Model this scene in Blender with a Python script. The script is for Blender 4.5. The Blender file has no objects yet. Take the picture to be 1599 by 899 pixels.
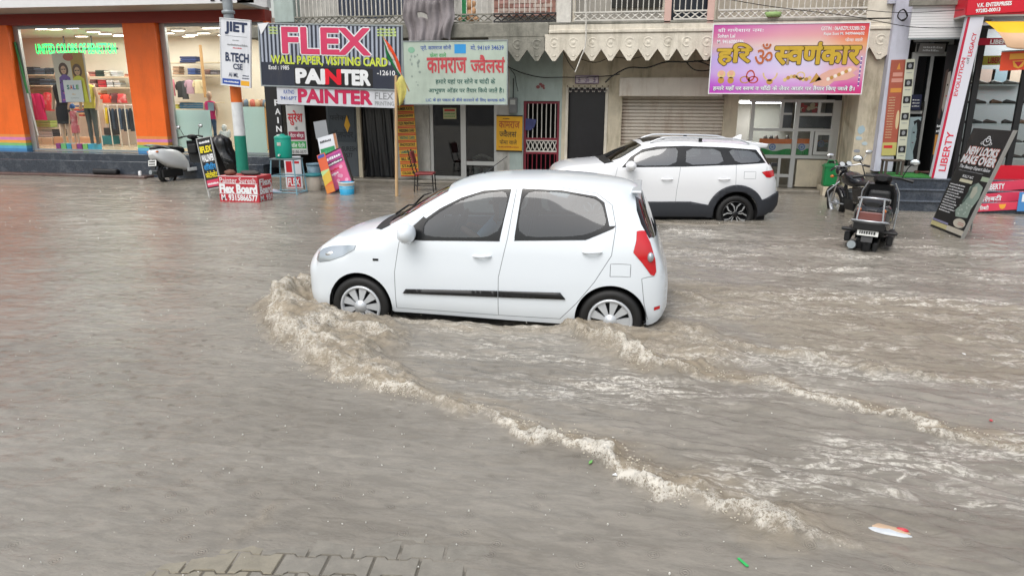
import bpy, bmesh, math, random
import numpy as np
from math import sin, cos, pi, radians, sqrt, atan2, hypot
from mathutils import Vector, Matrix, geometry

# ---------------------------------------------------------------- camera
SC = bpy.context.scene
COL = SC.collection
CAM_H, CAM_F = 1.96, 1096.0
PITCH, YAW, ROLL = radians(14.8), radians(10.5), 0.005
PW, PH = 1599.0, 899.0
_fw = Vector((-sin(YAW)*cos(PITCH), cos(YAW)*cos(PITCH), -sin(PITCH)))
_r0 = Vector((cos(YAW), sin(YAW), 0)); _u0 = _r0.cross(_fw)
_rt = (_r0*cos(ROLL) + _u0*sin(ROLL)).normalized(); _up = _rt.cross(_fw)
cd = bpy.data.cameras.new('camera'); cam = bpy.data.objects.new('camera', cd); COL.objects.link(cam)
cd.sensor_width = 36; cd.lens = 36*CAM_F/PW; cd.clip_start = 0.05; cd.clip_end = 600
m3 = Matrix((_rt, _up, -_fw)).transposed()
cam.matrix_world = Matrix.Translation((0, 0, CAM_H)) @ m3.to_4x4()
SC.camera = cam
# ---------------------------------------------------------------- overcast sky, soft sun, exposure
W = bpy.data.worlds.new('World'); SC.world = W; W.use_nodes = True
nt = W.node_tree; nt.nodes.clear()
sk = nt.nodes.new('ShaderNodeTexSky'); sk.sky_type = 'NISHITA'; sk.sun_disc = False
SUN_EL, SUN_AZ = radians(58), radians(200)
sk.sun_elevation = SUN_EL; sk.sun_rotation = SUN_AZ; sk.air_density = 1.6; sk.dust_density = 4.0; sk.ozone_density = 1.0
hs = nt.nodes.new('ShaderNodeHueSaturation'); hs.inputs['Saturation'].default_value = 0.42
bg = nt.nodes.new('ShaderNodeBackground'); bg.inputs['Strength'].default_value = 0.15
wo = nt.nodes.new('ShaderNodeOutputWorld')
nt.links.new(sk.outputs[0], hs.inputs['Color']); nt.links.new(hs.outputs[0], bg.inputs['Color']); nt.links.new(bg.outputs[0], wo.inputs[0])
sl = bpy.data.lights.new('sun', 'SUN'); sl.energy = 1.0; sl.angle = radians(50); sl.color = (1, .98, .95)
so = bpy.data.objects.new('sun', sl); COL.objects.link(so)
_sd = Vector((sin(SUN_AZ)*cos(SUN_EL), cos(SUN_AZ)*cos(SUN_EL), sin(SUN_EL)))
so.rotation_euler = _sd.to_track_quat('Z', 'Y').to_euler(); so.location = (0, -10, 30)
SC.view_settings.view_transform = 'Standard'; SC.view_settings.look = 'None'
SC.view_settings.gamma = 1; SC.view_settings.exposure = 0.38
SC.cycles.use_denoising = True
SC.cycles.max_bounces = 8; SC.cycles.transparent_max_bounces = 12; SC.cycles.caustics_reflective = False; SC.cycles.caustics_refractive = False
SC.cycles.sample_clamp_indirect = 6

random.seed(7)
RND = random.Random(11)

def at(px, py, Y):
    """point of the vertical plane y = Y seen at a pixel of the 1599x899 photograph"""
    d = _fw*CAM_F + _rt*(px-PW/2) - _up*(py-PH/2)
    return Vector((0, 0, CAM_H)) + d*(Y/d.y)
def gr(px, py, Z=0.0):
    d = _fw*CAM_F + _rt*(px-PW/2) - _up*(py-PH/2)
    return Vector((0, 0, CAM_H)) + d*((Z-CAM_H)/d.z)
def R(px0, py0, px1, py1, Y):
    """pixel rectangle -> x0,x1,z0,z1 on plane Y"""
    cx, cy = (px0+px1)/2, (py0+py1)/2
    return at(px0, cy, Y).x, at(px1, cy, Y).x, at(cx, py1, Y).z, at(cx, py0, Y).z

# ---------------------------------------------------------------- materials
def lin(h):
    if not isinstance(h, str): return tuple(h)[:3]
    h = h.lstrip('#'); o = []
    for i in (0, 2, 4):
        v = int(h[i:i+2], 16)/255
        o.append(v/12.92 if v <= .04045 else ((v+.055)/1.055)**2.4)
    return tuple(o)
MATS = {}
def mat(name, col, rough=.55, metal=0., var=.0, vs=4., bump=0., bs=30., spec=.5, coat=0., emit=0., stain=0., staincol='#3a362e', streak=True, alpha_t=None):
    if name in MATS: return MATS[name]
    m = bpy.data.materials.new(name); m.use_nodes = True; MATS[name] = m
    t = m.node_tree; b = t.nodes['Principled BSDF']; L = t.links.new
    c = lin(col); b.inputs['Base Color'].default_value = (*c, 1)
    b.inputs['Roughness'].default_value = rough; b.inputs['Metallic'].default_value = metal
    b.inputs['Specular IOR Level'].default_value = spec; b.inputs['Coat Weight'].default_value = coat; b.inputs['Coat Roughness'].default_value = .04
    if emit:
        b.inputs['Emission Color'].default_value = (*c, 1); b.inputs['Emission Strength'].default_value = emit
    tc = None
    if var or bump or stain:
        tc = t.nodes.new('ShaderNodeTexCoord')
    src = None
    if var:
        n = t.nodes.new('ShaderNodeTexNoise'); n.inputs['Scale'].default_value = vs; n.inputs['Detail'].default_value = 5; n.inputs['Roughness'].default_value = .62
        L(tc.outputs['Object'], n.inputs['Vector'])
        mr = t.nodes.new('ShaderNodeMapRange'); mr.inputs[1].default_value = .3; mr.inputs[2].default_value = .7
        mr.inputs[3].default_value = 1-var; mr.inputs[4].default_value = 1+var*.6
        L(n.outputs['Fac'], mr.inputs[0])
        mx = t.nodes.new('ShaderNodeMix'); mx.data_type = 'RGBA'; mx.blend_type = 'MULTIPLY'; mx.inputs['Factor'].default_value = 1
        mx.inputs['A'].default_value = (*c, 1); L(mr.outputs[0], mx.inputs['B']); src = mx.outputs['Result']
        ra = t.nodes.new('ShaderNodeMapRange'); ra.inputs[3].default_value = max(0, rough-.12); ra.inputs[4].default_value = min(1, rough+.12)
        L(n.outputs['Fac'], ra.inputs[0]); L(ra.outputs[0], b.inputs['Roughness'])
    if stain:
        mp = t.nodes.new('ShaderNodeMapping'); mp.inputs['Scale'].default_value = (2.2, 2.2, .45 if streak else 2.2)
        L(tc.outputs['Object'], mp.inputs['Vector'])
        n2 = t.nodes.new('ShaderNodeTexNoise'); n2.inputs['Scale'].default_value = 1.6; n2.inputs['Detail'].default_value = 9; n2.inputs['Roughness'].default_value = .7
        L(mp.outputs[0], n2.inputs['Vector'])
        cr = t.nodes.new('ShaderNodeMapRange'); cr.inputs[1].default_value = .5; cr.inputs[2].default_value = .72; cr.inputs[3].default_value = 0; cr.inputs[4].default_value = stain
        L(n2.outputs['Fac'], cr.inputs[0])
        m2 = t.nodes.new('ShaderNodeMix'); m2.data_type = 'RGBA'; L(cr.outputs[0], m2.inputs['Factor'])
        if src: L(src, m2.inputs['A'])
        else: m2.inputs['A'].default_value = (*c, 1)
        m2.inputs['B'].default_value = (*lin(staincol), 1); src = m2.outputs['Result']
    if src: L(src, b.inputs['Base Color'])
    if bump:
        n3 = t.nodes.new('ShaderNodeTexNoise'); n3.inputs['Scale'].default_value = bs; n3.inputs['Detail'].default_value = 6
        L(tc.outputs['Object'], n3.inputs['Vector'])
        bp = t.nodes.new('ShaderNodeBump'); bp.inputs['Strength'].default_value = bump; bp.inputs['Distance'].default_value = .02
        L(n3.outputs['Fac'], bp.inputs['Height']); L(bp.outputs[0], b.inputs['Normal'])
    return m
def glass(name, tint=(.8, .85, .84), refl=1.0, rough=.02):
    """thin pane: see-through tint plus a fresnel reflection"""
    if name in MATS: return MATS[name]
    m = bpy.data.materials.new(name); m.use_nodes = True; MATS[name] = m
    t = m.node_tree; t.nodes.clear(); L = t.links.new
    o = t.nodes.new('ShaderNodeOutputMaterial'); mx = t.nodes.new('ShaderNodeMixShader')
    tr = t.nodes.new('ShaderNodeBsdfTransparent'); tr.inputs[0].default_value = (*tint, 1)
    gl = t.nodes.new('ShaderNodeBsdfGlossy'); gl.inputs['Roughness'].default_value = rough
    fr = t.nodes.new('ShaderNodeFresnel'); fr.inputs['IOR'].default_value = 1.5
    mu = t.nodes.new('ShaderNodeMath'); mu.operation = 'MULTIPLY'; mu.inputs[1].default_value = refl; mu.use_clamp = True
    ge = t.nodes.new('ShaderNodeNewGeometry'); sb = t.nodes.new('ShaderNodeMath'); sb.operation = 'SUBTRACT'; sb.inputs[0].default_value = 1; L(ge.outputs['Backfacing'], sb.inputs[1])
    m2 = t.nodes.new('ShaderNodeMath'); m2.operation = 'MULTIPLY'; L(mu.outputs[0], m2.inputs[0]); L(sb.outputs[0], m2.inputs[1])
    L(fr.outputs[0], mu.inputs[0]); L(m2.outputs[0], mx.inputs[0]); L(tr.outputs[0], mx.inputs[1]); L(gl.outputs[0], mx.inputs[2]); L(mx.outputs[0], o.inputs[0])
    return m

# ---------------------------------------------------------------- object helpers
ROOTM = {}
def rootm(o):
    while o is not None and o.parent is not None: o = o.parent
    return ROOTM.get(o.name, Matrix.Identity(4)) if o else Matrix.Identity(4)
def tag(o, label=None, cat=None, group=None, kind=None):
    if label: o['label'] = label
    if cat: o['category'] = cat
    if group: o['group'] = group
    if kind: o['kind'] = kind
    return o
def thing(name, label, cat, loc=(0, 0, 0), rz=0., group=None, M=None):
    o = bpy.data.objects.new(name, None); COL.objects.link(o); o.empty_display_size = .1
    if M is None: M = Matrix.Translation(Vector(loc)) @ Matrix.Rotation(rz, 4, 'Z')
    o.matrix_world = M; ROOTM[o.name] = M.copy()
    return tag(o, label, cat, group)
def copy_tree(o, parent=None):
    c = o.copy(); COL.objects.link(c)
    if parent: c.parent = parent
    for ch in list(o.children): copy_tree(ch, c)
    return c

class MB:
    """collects faces with materials; build() links them as ONE mesh object"""
    def __init__(s): s.v = []; s.f = []; s.m = []; s.sm = []; s.mats = []
    def mi(s, m):
        if m not in s.mats: s.mats.append(m)
        return s.mats.index(m)
    def add(s, vs, fs, m, smooth=False, M=None):
        n = len(s.v); k = s.mi(m)
        s.v += [tuple(M @ Vector(p)) for p in vs] if M is not None else [tuple(p) for p in vs]
        for f in fs: s.f.append([i+n for i in f]); s.m.append(k); s.sm.append(smooth)
        return s
    def box(s, x0, x1, y0, y1, z0, z1, m, M=None):
        if x0 > x1: x0, x1 = x1, x0
        if z0 > z1: z0, z1 = z1, z0
        if y0 > y1: y0, y1 = y1, y0
        vs = [(x0,y0,z0),(x1,y0,z0),(x1,y1,z0),(x0,y1,z0),(x0,y0,z1),(x1,y0,z1),(x1,y1,z1),(x0,y1,z1)]
        return s.add(vs, [(0,3,2,1),(4,5,6,7),(0,1,5,4),(1,2,6,5),(2,3,7,6),(3,0,4,7)], m, M=M)
    def quad(s, a, b, c, d, m): return s.add([a, b, c, d], [(0, 1, 2, 3)], m)
    def slab(s, pts, n, m):
        """planar polygon pts extruded by vector n"""
        k = len(pts); n = Vector(n)
        vs = [Vector(p) for p in pts] + [Vector(p)+n for p in pts]
        fs = [tuple(range(k)), tuple(range(2*k-1, k-1, -1))] + [(i, i+k, (i+1) % k+k, (i+1) % k) for i in range(k)]
        return s.add(vs, fs, m)
    def tube(s, path, r, m, n=8, caps=True, smooth=True):
        P = [Vector(p) for p in path]; rs = r if isinstance(r, (list, tuple)) else [r]*len(P)
        vs = []; fs = []; ref = None
        for i, p in enumerate(P):
            d = (P[min(i+1, len(P)-1)] - P[max(i-1, 0)])
            if d.length < 1e-9: d = Vector((0, 0, 1))
            d.normalize()
            if ref is None:
                ref = d.orthogonal().normalized()
            a = (ref - d*ref.dot(d))
            a = a.normalized() if a.length > 1e-6 else d.orthogonal().normalized()
            ref = a; b = d.cross(a)
            for k in range(n):
                t = 2*pi*k/n; vs.append(p + (a*cos(t) + b*sin(t))*rs[i])
        for i in range(len(P)-1):
            for k in range(n): fs.append((i*n+k, i*n+(k+1) % n, (i+1)*n+(k+1) % n, (i+1)*n+k))
        s.add(vs, fs, m, smooth)
        if caps:
            s.add(vs[:n], [tuple(range(n-1, -1, -1))], m); s.add(vs[-n:], [tuple(range(n))], m)
        return s
    def cyl(s, p0, p1, r, m, n=16, r1=None): return s.tube([p0, p1], [r, r if r1 is None else r1], m, n)
    def lathe(s, prof, m, n=24, M=None, smooth=True, a0=0, a1=2*pi):
        """profile (r, z) spun round z"""
        vs = []; fs = []; full = abs(a1-a0-2*pi) < 1e-6; nn = n if full else n+1
        for r, z in prof:
            for k in range(nn):
                t = a0+(a1-a0)*k/n; vs.append((r*cos(t), r*sin(t), z))
        for i in range(len(prof)-1):
            for k in range(n):
                k2 = (k+1) % nn
                fs.append((i*nn+k, i*nn+k2, (i+1)*nn+k2, (i+1)*nn+k))
        return s.add(vs, fs, m, smooth, M)
    def ball(s, c, r, m, n=12, sc=(1, 1, 1), M=None, jit=0., rnd=RND):
        vs = []; fs = []; h = n//2
        for i in range(h+1):
            for k in range(n):
                a = pi*i/h; t = 2*pi*k/n; q = 1+rnd.uniform(-jit, jit) if jit else 1
                vs.append((c[0]+r*q*sc[0]*sin(a)*cos(t), c[1]+r*q*sc[1]*sin(a)*sin(t), c[2]+r*q*sc[2]*cos(a)))
        for i in range(h):
            for k in range(n): fs.append((i*n+k, (i+1)*n+k, (i+1)*n+(k+1) % n, i*n+(k+1) % n))
        return s.add(vs, fs, m, True, M)
    def loft(s, rings, m, closed=True, caps=True, smooth=True):
        n = len(rings[0]); vs = [p for r in rings for p in r]; fs = []
        for i in range(len(rings)-1):
            for k in range(n if closed else n-1):
                fs.append((i*n+k, i*n+(k+1) % n, (i+1)*n+(k+1) % n, (i+1)*n+k))
        s.add(vs, fs, m, smooth)
        if caps and closed:
            s.add(rings[0], [tuple(range(n-1, -1, -1))], m); s.add(rings[-1], [tuple(range(n))], m)
        return s
    def build(s, name, parent=None, bevel=0., seg=2, world=False, sub=0, weld=0., autosmooth=None, normals=None):
        me = bpy.data.meshes.new(name)
        vs = s.v
        if world and parent is not None:
            inv = rootm(parent).inverted(); vs = [tuple(inv @ Vector(p)) for p in vs]
        me.from_pydata(vs, [], s.f)
        for m in s.mats: me.materials.append(m)
        me.polygons.foreach_set('material_index', s.m); me.polygons.foreach_set('use_smooth', s.sm)
        if weld or normals is None:
            bm = bmesh.new(); bm.from_mesh(me)
            if weld: bmesh.ops.remove_doubles(bm, verts=bm.verts, dist=weld)
            if normals is None and len(bm.faces) < 60000: bmesh.ops.recalc_face_normals(bm, faces=bm.faces)
            bm.to_mesh(me); bm.free()
        me.update()
        o = bpy.data.objects.new(name, me); COL.objects.link(o)
        if parent is not None: o.parent = parent
        if bevel:
            b = o.modifiers.new('bevel', 'BEVEL'); b.width = bevel; b.segments = seg; b.limit_method = 'ANGLE'; b.angle_limit = radians(40); b.harden_normals = False
        if sub:
            q = o.modifiers.new('sub', 'SUBSURF'); q.levels = sub; q.render_levels = sub
        return o

# ---------------------------------------------------------------- lettering
_tc = {}
def glyphs(sx, bold=0., shear=0.):
    key = (sx, bold, shear)
    if key in _tc: return _tc[key]
    c = bpy.data.curves.new('tmp', 'FONT'); c.body = sx; c.size = 1; c.offset = bold; c.shear = shear; c.resolution_u = 3
    o = bpy.data.objects.new('tmp', c); COL.objects.link(o); bpy.context.view_layer.update()
    dg = bpy.context.evaluated_depsgraph_get(); ev = o.evaluated_get(dg); me = ev.to_mesh()
    vs = [(v.co.x, v.co.y) for v in me.vertices]; fs = [tuple(p.vertices) for p in me.polygons]
    ev.to_mesh_clear(); bpy.data.objects.remove(o); bpy.data.curves.remove(c)
    _tc[key] = (vs, fs); return vs, fs
def bbox(vs): 
    xs = [p[0] for p in vs]; ys = [p[1] for p in vs]
    return min(xs), max(xs), min(ys), max(ys)
def adv(ch, bold=0.):
    a = bbox(glyphs('H'+ch+'H')[0]); b = bbox(glyphs('HH')[0]); return (a[1]-a[0]) - (b[1]-b[0])
def clipx(vs, fs, xmax):
    me = bmesh.new(); V = [me.verts.new((x, y, 0)) for x, y in vs]
    for f in fs:
        try: me.faces.new([V[i] for i in f])
        except ValueError: pass
    bmesh.ops.bisect_plane(me, geom=me.verts[:]+me.edges[:]+me.faces[:], plane_co=(xmax, 0, 0), plane_no=(1, 0, 0), clear_outer=True)
    me.verts.index_update(); o = [(v.co.x, v.co.y) for v in me.verts], [tuple(v.index for v in f.verts) for f in me.faces]
    me.free(); return o
def deva(sx, bold=.012):
    """Devanagari typed in visual order; '<' after a consonant takes its stem away (half form), '^' sets a reph on the letter before"""
    vs = []; fs = []; x = 0.
    def put(g, dx, dy=0):
        n = len(vs); vs.extend((p[0]+dx, p[1]+dy) for p in g[0]); fs.extend(tuple(i+n for i in f) for f in g[1])
    i = 0; run = ''
    def flush(r, x):
        if not r: return x
        put(glyphs(r, bold), x)
        return x + adv(r)
    while i < len(sx):
        ch = sx[i]
        nx = sx[i+1] if i+1 < len(sx) else ''
        if nx == '<':
            x = flush(run, x); run = ''
            a = adv(ch); cut = a-.17
            put(clipx(*glyphs(ch, bold), cut), x); x += cut; i += 2; continue
        if ch == '^':
            x = flush(run, x); run = ''
            g = glyphs('ऱ'[0:0] or 'c', bold*1.5)   # a small hook above the headline
            b = bbox(g[0]); k = .24
            put(([((p[0]-b[1])*k-.05, (p[1]-b[2])*k*1.1) for p in g[0]], g[1]), x, .66); i += 1; continue
        run += ch; i += 1
    flush(run, x)
    return vs, fs
class Letters(MB):
    """lettering in a board's own frame: x right, z up, front towards -y"""
    def put(s, text, x0, z0, x1, z1, m, bold=.0, y=-.004, outline=None, shear=0., hindi=False, keep=False):
        g = deva(text, .01) if hindi else glyphs(text, min(bold, .012), shear)
        if not g[0]: return s
        a, b, c, d = bbox(g[0])
        kx = (x1-x0)/max(b-a, 1e-6); kz = (z1-z0)/max(d-c, 1e-6)
        if keep: kx = kz
        def stamp(r, mm, y):
            """heavier strokes: the glyphs again, shifted a little each way and a hair apart in depth"""
            n = 0 if r <= 0 else (8 if r < .05 else 12)
            for k in range(n+1):
                dx, dz = (0, 0) if k == 0 else (r*cos(2*pi*k/n), r*sin(2*pi*k/n))
                s.add([(x0+(p[0]-a+dx)*kx, y-.0002*k, z0+(p[1]-c+dz)*kz) for p in g[0]], g[1], mm)
        if outline:
            stamp(max(outline[1]-.012, .01), outline[0], y); y -= .0055
        stamp(max(bold-.015, 0), m, y)
        return s
    def rect(s, x0, z0, x1, z1, m, y=-.003):
        return s.add([(x0, y, z0), (x1, y, z0), (x1, y, z1), (x0, y, z1)], [(0, 1, 2, 3)], m)
    def disc(s, x, z, rx, rz, m, y=-.004, n=20, a0=0, a1=2*pi, hole=0.):
        if hole:
            vs = []; fs = []
            for k in range(n+1):
                t = a0+(a1-a0)*k/n; vs += [(x+rx*cos(t), y, z+rz*sin(t)), (x+rx*hole*cos(t), y, z+rz*hole*sin(t))]
                if k < n: fs.append((2*k, 2*k+1, 2*k+3, 2*k+2))
            return s.add(vs, fs, m)
        return s.add([(x+rx*cos(2*pi*k/n), y, z+rz*sin(2*pi*k/n)) for k in range(n)], [tuple(range(n))], m)
    def poly(s, pts, m, y=-.004): return s.add([(p[0], y, p[1]) for p in pts], [tuple(range(len(pts)))], m)

def board(name, label, cat, tl, tr, br, bl, Y, m, th=.03, frame=None, group=None, tilt=0., backm=None):
    """flat sign from its four photo corners on plane Y. Returns root, width, height; local x right, z up"""
    TL, TR, BR, BL = [at(*p, Y) for p in (tl, tr, br, bl)]
    w = ((TR-TL).length + (BR-BL).length)/2; h = ((TL-BL).length + (TR-BR).length)/2
    d = (TR-TL)+(BR-BL); up = (TL-BL)+(TR-BR)
    ang = -atan2(d.z, d.x)
    a2 = atan2(up.x, up.z)
    ang = ang if abs(ang-a2) < .12 else (ang*.5+a2*.5)
    c = (TL+TR+BR+BL)/4
    M = Matrix.Translation(c) @ Matrix.Rotation(ang, 4, 'Y') @ Matrix.Rotation(-tilt, 4, 'X') @ Matrix.Translation((-w/2, 0, -h/2))
    o = thing(name, label, cat, M=M, group=group)
    b = MB(); b.box(0, w, 0, th, 0, h, m); b.build('board', o, bevel=.003)
    if frame:
        fm, fw_ = frame; k = MB()
        k.box(-fw_, w+fw_, -.012, th+.005, -fw_, 0, fm); k.box(-fw_, w+fw_, -.012, th+.005, h, h+fw_, fm)
        k.box(-fw_, 0, -.012, th+.005, 0, h, fm); k.box(w, w+fw_, -.012, th+.005, 0, h, fm); k.build('frame', o, bevel=.003)
    return o, w, h

# ================================================================ ground, flood water, pavement
ROAD_Z = -0.17
def _hash(ix, iy, s):
    h = (ix.astype(np.int64)*374761393 + iy.astype(np.int64)*668265263 + s*1442695041) & 0x7fffffff
    h = ((h ^ (h >> 13))*1274126177) & 0x7fffffff
    return ((h ^ (h >> 16)) & 0xffff)/65535.0
def vnoise(x, y, s=0):
    ix = np.floor(x); iy = np.floor(y); fx = x-ix; fy = y-iy
    ux = fx*fx*fx*(fx*(fx*6-15)+10); uy = fy*fy*fy*(fy*(fy*6-15)+10)
    a = _hash(ix, iy, s); b = _hash(ix+1, iy, s); c = _hash(ix, iy+1, s); d = _hash(ix+1, iy+1, s)
    return (a*(1-ux)+b*ux)*(1-uy) + (c*(1-ux)+d*ux)*uy
def fbm(x, y, o=4, s=0):
    r = 0; a = .5; t = 0
    for k in range(o):
        r = r+a*vnoise(x, y, s+k*17); t += a; a *= .55
        x, y = x*1.9*.8-y*1.9*.6+3.1, x*1.9*.6+y*1.9*.8+1.7
    return r/t*2-1
def lines(*segs):
    o = []
    for a, b, st in segs:
        n = max(1, int(round((b-a)/st))); o += list(np.linspace(a, b, n, endpoint=False))
    return np.array(o+[segs[-1][1]])
# crest polylines in photo pixels -> points of the water plane: (px, py, height, width behind, foam)
CR = [
 [(494,446,.05,.3,.9),(462,452,.17,.35,1),(428,474,.17,.4,1.1),(428,500,.12,.45,1.1),(462,545,.10,.5,1.1),(510,575,.085,.4,1.1),(560,600,.08,.3,1.05),(640,617,.06,.22,.95),(700,632,.055,.18,.85),(770,648,.05,.16,.8),(850,684,.085,.17,1),(905,694,.095,.17,1),(955,716,.105,.18,1.05),(1000,744,.10,.18,1.),(1050,772,.085,.2,1.0),(1112,772,.045,.2,.75),(1150,806,.065,.22,1.),(1200,824,.05,.25,.9),(1250,836,.03,.3,.6),(1330,850,.015,.3,.4)],
 [(893,512,.05,.2,.8),(925,528,.13,.25,1),(960,548,.11,.25,1),(1000,572,.085,.22,1.),(1050,583,.07,.2,.95),(1100,586,.06,.16,.8),(1160,592,.055,.14,.75),(1230,614,.055,.14,.75),(1290,630,.055,.14,.85),(1345,638,.06,.14,.9),(1400,650,.055,.14,.85),(1470,674,.06,.14,.9),(1540,690,.06,.14,.85),(1600,704,.055,.14,.8),(1700,722,.05,.14,.8)],
 [(1052,460,.05,.15,.6),(1090,470,.05,.15,.65),(1130,482,.045,.12,.5),(1190,487,.03,.12,.5),(1270,497,.02,.1,.35)],
 [(1145,540,.05,.14,.7),(1180,550,.05,.14,.6),(1250,552,.045,.12,.55),(1330,573,.045,.12,.5),(1400,580,.05,.12,.6),(1440,590,.045,.12,.6),(1540,605,.03,.12,.4)],
 [(610,496,.02,.15,.5),(680,506,.03,.15,.55),(760,516,.03,.15,.5),(840,518,.03,.15,.5),(900,512,.03,.15,.6)],
 [(1030,350,.03,.25,.4),(1080,352,.03,.2,.4),(1130,350,.03,.2,.35),(1180,352,.02,.2,.3)],
 [(375,836,.008,.06,.4),(395,815,.016,.06,.5),(412,802,.012,.06,.4),(440,795,.006,.08,.2)],
]
xs = lines((-60,-24,4),(-24,-12,.12),(-12,-6,.05),(-6,6.0,.019),(6,12,.06),(12,24,.25),(24,60,4))
ys = lines((-25,0,2.5),(0,2.0,.1),(2.0,7.5,.0165),(7.5,11,.024),(11,15.2,.035),(15.2,18.2,.06))
GX, GY = np.meshgrid(xs, ys); gx = GX.ravel(); gy = GY.ravel()
hz = .013*fbm(gx*1.1, gy*2.1, 3, 5) + .011*fbm(gx*3.2, gy*7, 3, 9) + .0035*fbm(gx*11, gy*20, 2, 12)
foam = np.zeros_like(gx); brown = np.zeros_like(gx); crest_pts = []
for ci, cr in enumerate(CR):
    P = [gr(c[0], c[1]) for c in cr]; pts = np.array([(p.x, p.y) for p in P]); at_ = np.array([c[2:] for c in cr])
    sel = np.where((gx > pts[:,0].min()-1.2) & (gx < pts[:,0].max()+1.2) & (gy > pts[:,1].min()-1) & (gy < pts[:,1].max()+1.4))[0]
    X = gx[sel]; Y = gy[sel]
    jx = .13*fbm(X*2.6, Y*2.6, 3, 31+ci) + .065*fbm(X*9, Y*9, 3, 41+ci) + .03*fbm(X*26, Y*26, 2, 43+ci); jy = .13*fbm(X*2.6+9, Y*2.6, 3, 51+ci) + .065*fbm(X*9+4, Y*9, 3, 61+ci) + .03*fbm(X*26+4, Y*26, 2, 63+ci)
    X = X+jx; Y = Y+jy
    bd = np.full(X.shape, 9.); sd = np.zeros_like(X); A = np.zeros_like(X); wb = np.ones_like(X); fo = np.zeros_like(X); endf = np.ones_like(X)
    for i in range(len(pts)-1):
        a, b = pts[i], pts[i+1]; e = b-a; l2 = e@e; l = sqrt(l2)
        t = np.clip(((X-a[0])*e[0]+(Y-a[1])*e[1])/l2, 0, 1)
        dx = X-a[0]-t*e[0]; dy = Y-a[1]-t*e[1]; d = np.hypot(dx, dy); u = d < bd
        bd = np.where(u, d, bd); sg = np.where(dx*e[1]-dy*e[0] > 0, -1, 1)
        sd = np.where(u, d*sg, sd)
        for arr, j in ((A, 0), (wb, 1), (fo, 2)): arr[u] = (at_[i, j]*(1-t)+at_[i+1, j]*t)[u]
        n = int(l/.012)
        for q in range(n):
            tt = q/max(n, 1); crest_pts.append((a[0]+e[0]*tt, a[1]+e[1]*tt, e[1]/l, -e[0]/l, *(at_[i]*(1-tt)+at_[i+1]*tt)))
    prof = np.where(sd < 0, np.exp(-(sd/.035)**2), np.exp(-(sd/(wb*.62))**2)-.12*np.exp(-((sd-wb*1.3)/(wb*.5))**2))
    lump = .35+1.5*vnoise(X*6, Y*6, 71+ci)*(.35+vnoise(X*2+3, Y*2, 72+ci))
    hz[sel] = hz[sel] + .62*A*prof*lump
    ff = fo*(.55+.6*vnoise(X*1.7, Y*1.7, 77+ci))*np.where(sd < 0, np.exp(-(sd/.06)**2), np.exp(-sd/(wb*.30)))
    foam[sel] = np.maximum(foam[sel], ff)
    brown[sel] = np.maximum(brown[sel], np.where(sd < 0, np.exp(-(sd/.04)**2), np.exp(-(sd/(wb*1.1))**2))*np.clip(A/.07, 0, 1))
def inpoly(X, Y, poly):
    r = np.zeros(X.shape, bool); n = len(poly)
    for i in range(n):
        x1, y1 = poly[i]; x2, y2 = poly[(i+1) % n]
        c = ((y1 > Y) != (y2 > Y)) & (X < (x2-x1)*(Y-y1)/((y2-y1) or 1e-9)+x1); r ^= c
    return r
PATCH = [(.66, .075, [(412,480),(440,455),(494,438),(520,468),(560,495),(612,505),(640,530),(600,560),(640,610),(560,604),(505,580),(450,552),(425,520)]),
         (.52, .05, [(885,505),(930,500),(1015,522),(1060,505),(1120,522),(1150,560),(1110,590),(1040,586),(985,570),(930,540)]),
         (.5, .03, [(1010,740),(1100,745),(1160,785),(1260,800),(1310,840),(1220,840),(1130,812),(1040,778)]),
         (.35, .0, [(620,490),(900,505),(890,520),(620,508)]),
         (.34, .012, [(1040,440),(1250,455),(1700,490),(1700,560),(1300,520),(1060,500)]), (.30, .01, [(1150,500),(1620,505),(1620,620),(1250,560)])]
for (amt, hh, pl_) in PATCH:
    pw = [gr(*p) for p in pl_]; pw = [(p.x, p.y) for p in pw]; xs_ = [p[0] for p in pw]; ys_ = [p[1] for p in pw]
    sel = np.where((gx > min(xs_)-.5) & (gx < max(xs_)+.5) & (gy > min(ys_)-.5) & (gy < max(ys_)+.5))[0]; X = gx[sel]; Y = gy[sel]
    X2 = X+.16*fbm(X*3, Y*3, 4, 101)+.05*fbm(X*13, Y*13, 3, 103); Y2 = Y+.16*fbm(X*3+5, Y*3, 4, 102)+.05*fbm(X*13+5, Y*13, 3, 104)
    a = np.zeros_like(X)
    for k in range(9):
        a += inpoly(X2+.10*cos(k*2*pi/8)*(k > 0), Y2+.10*sin(k*2*pi/8)*(k > 0), pw)/9
    v = a*amt*(.35+.8*vnoise(X*4, Y*4, 105)); brown[sel] = np.maximum(brown[sel], a*min(1, amt*1.2)); foam[sel] = np.maximum(foam[sel], v)
    hz[sel] += a*hh*(.5+.9*fbm(X*3, Y*3.6, 3, 106)+.5*(1-2*np.abs(fbm(X*7, Y*7, 3, 107))))
tb = np.clip(foam, 0, 1)
i_ = np.where(tb > .08)[0]; X = gx[i_]; Y = gy[i_]
hz[i_] += tb[i_]*(.040*fbm(X*6, Y*6, 2, 81) + .020*(1-2*np.abs(fbm(X*14, Y*14, 2, 83)))*(.4+vnoise(X*4, Y*4, 84)) + .006*fbm(X*34, Y*34, 2, 85))
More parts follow.
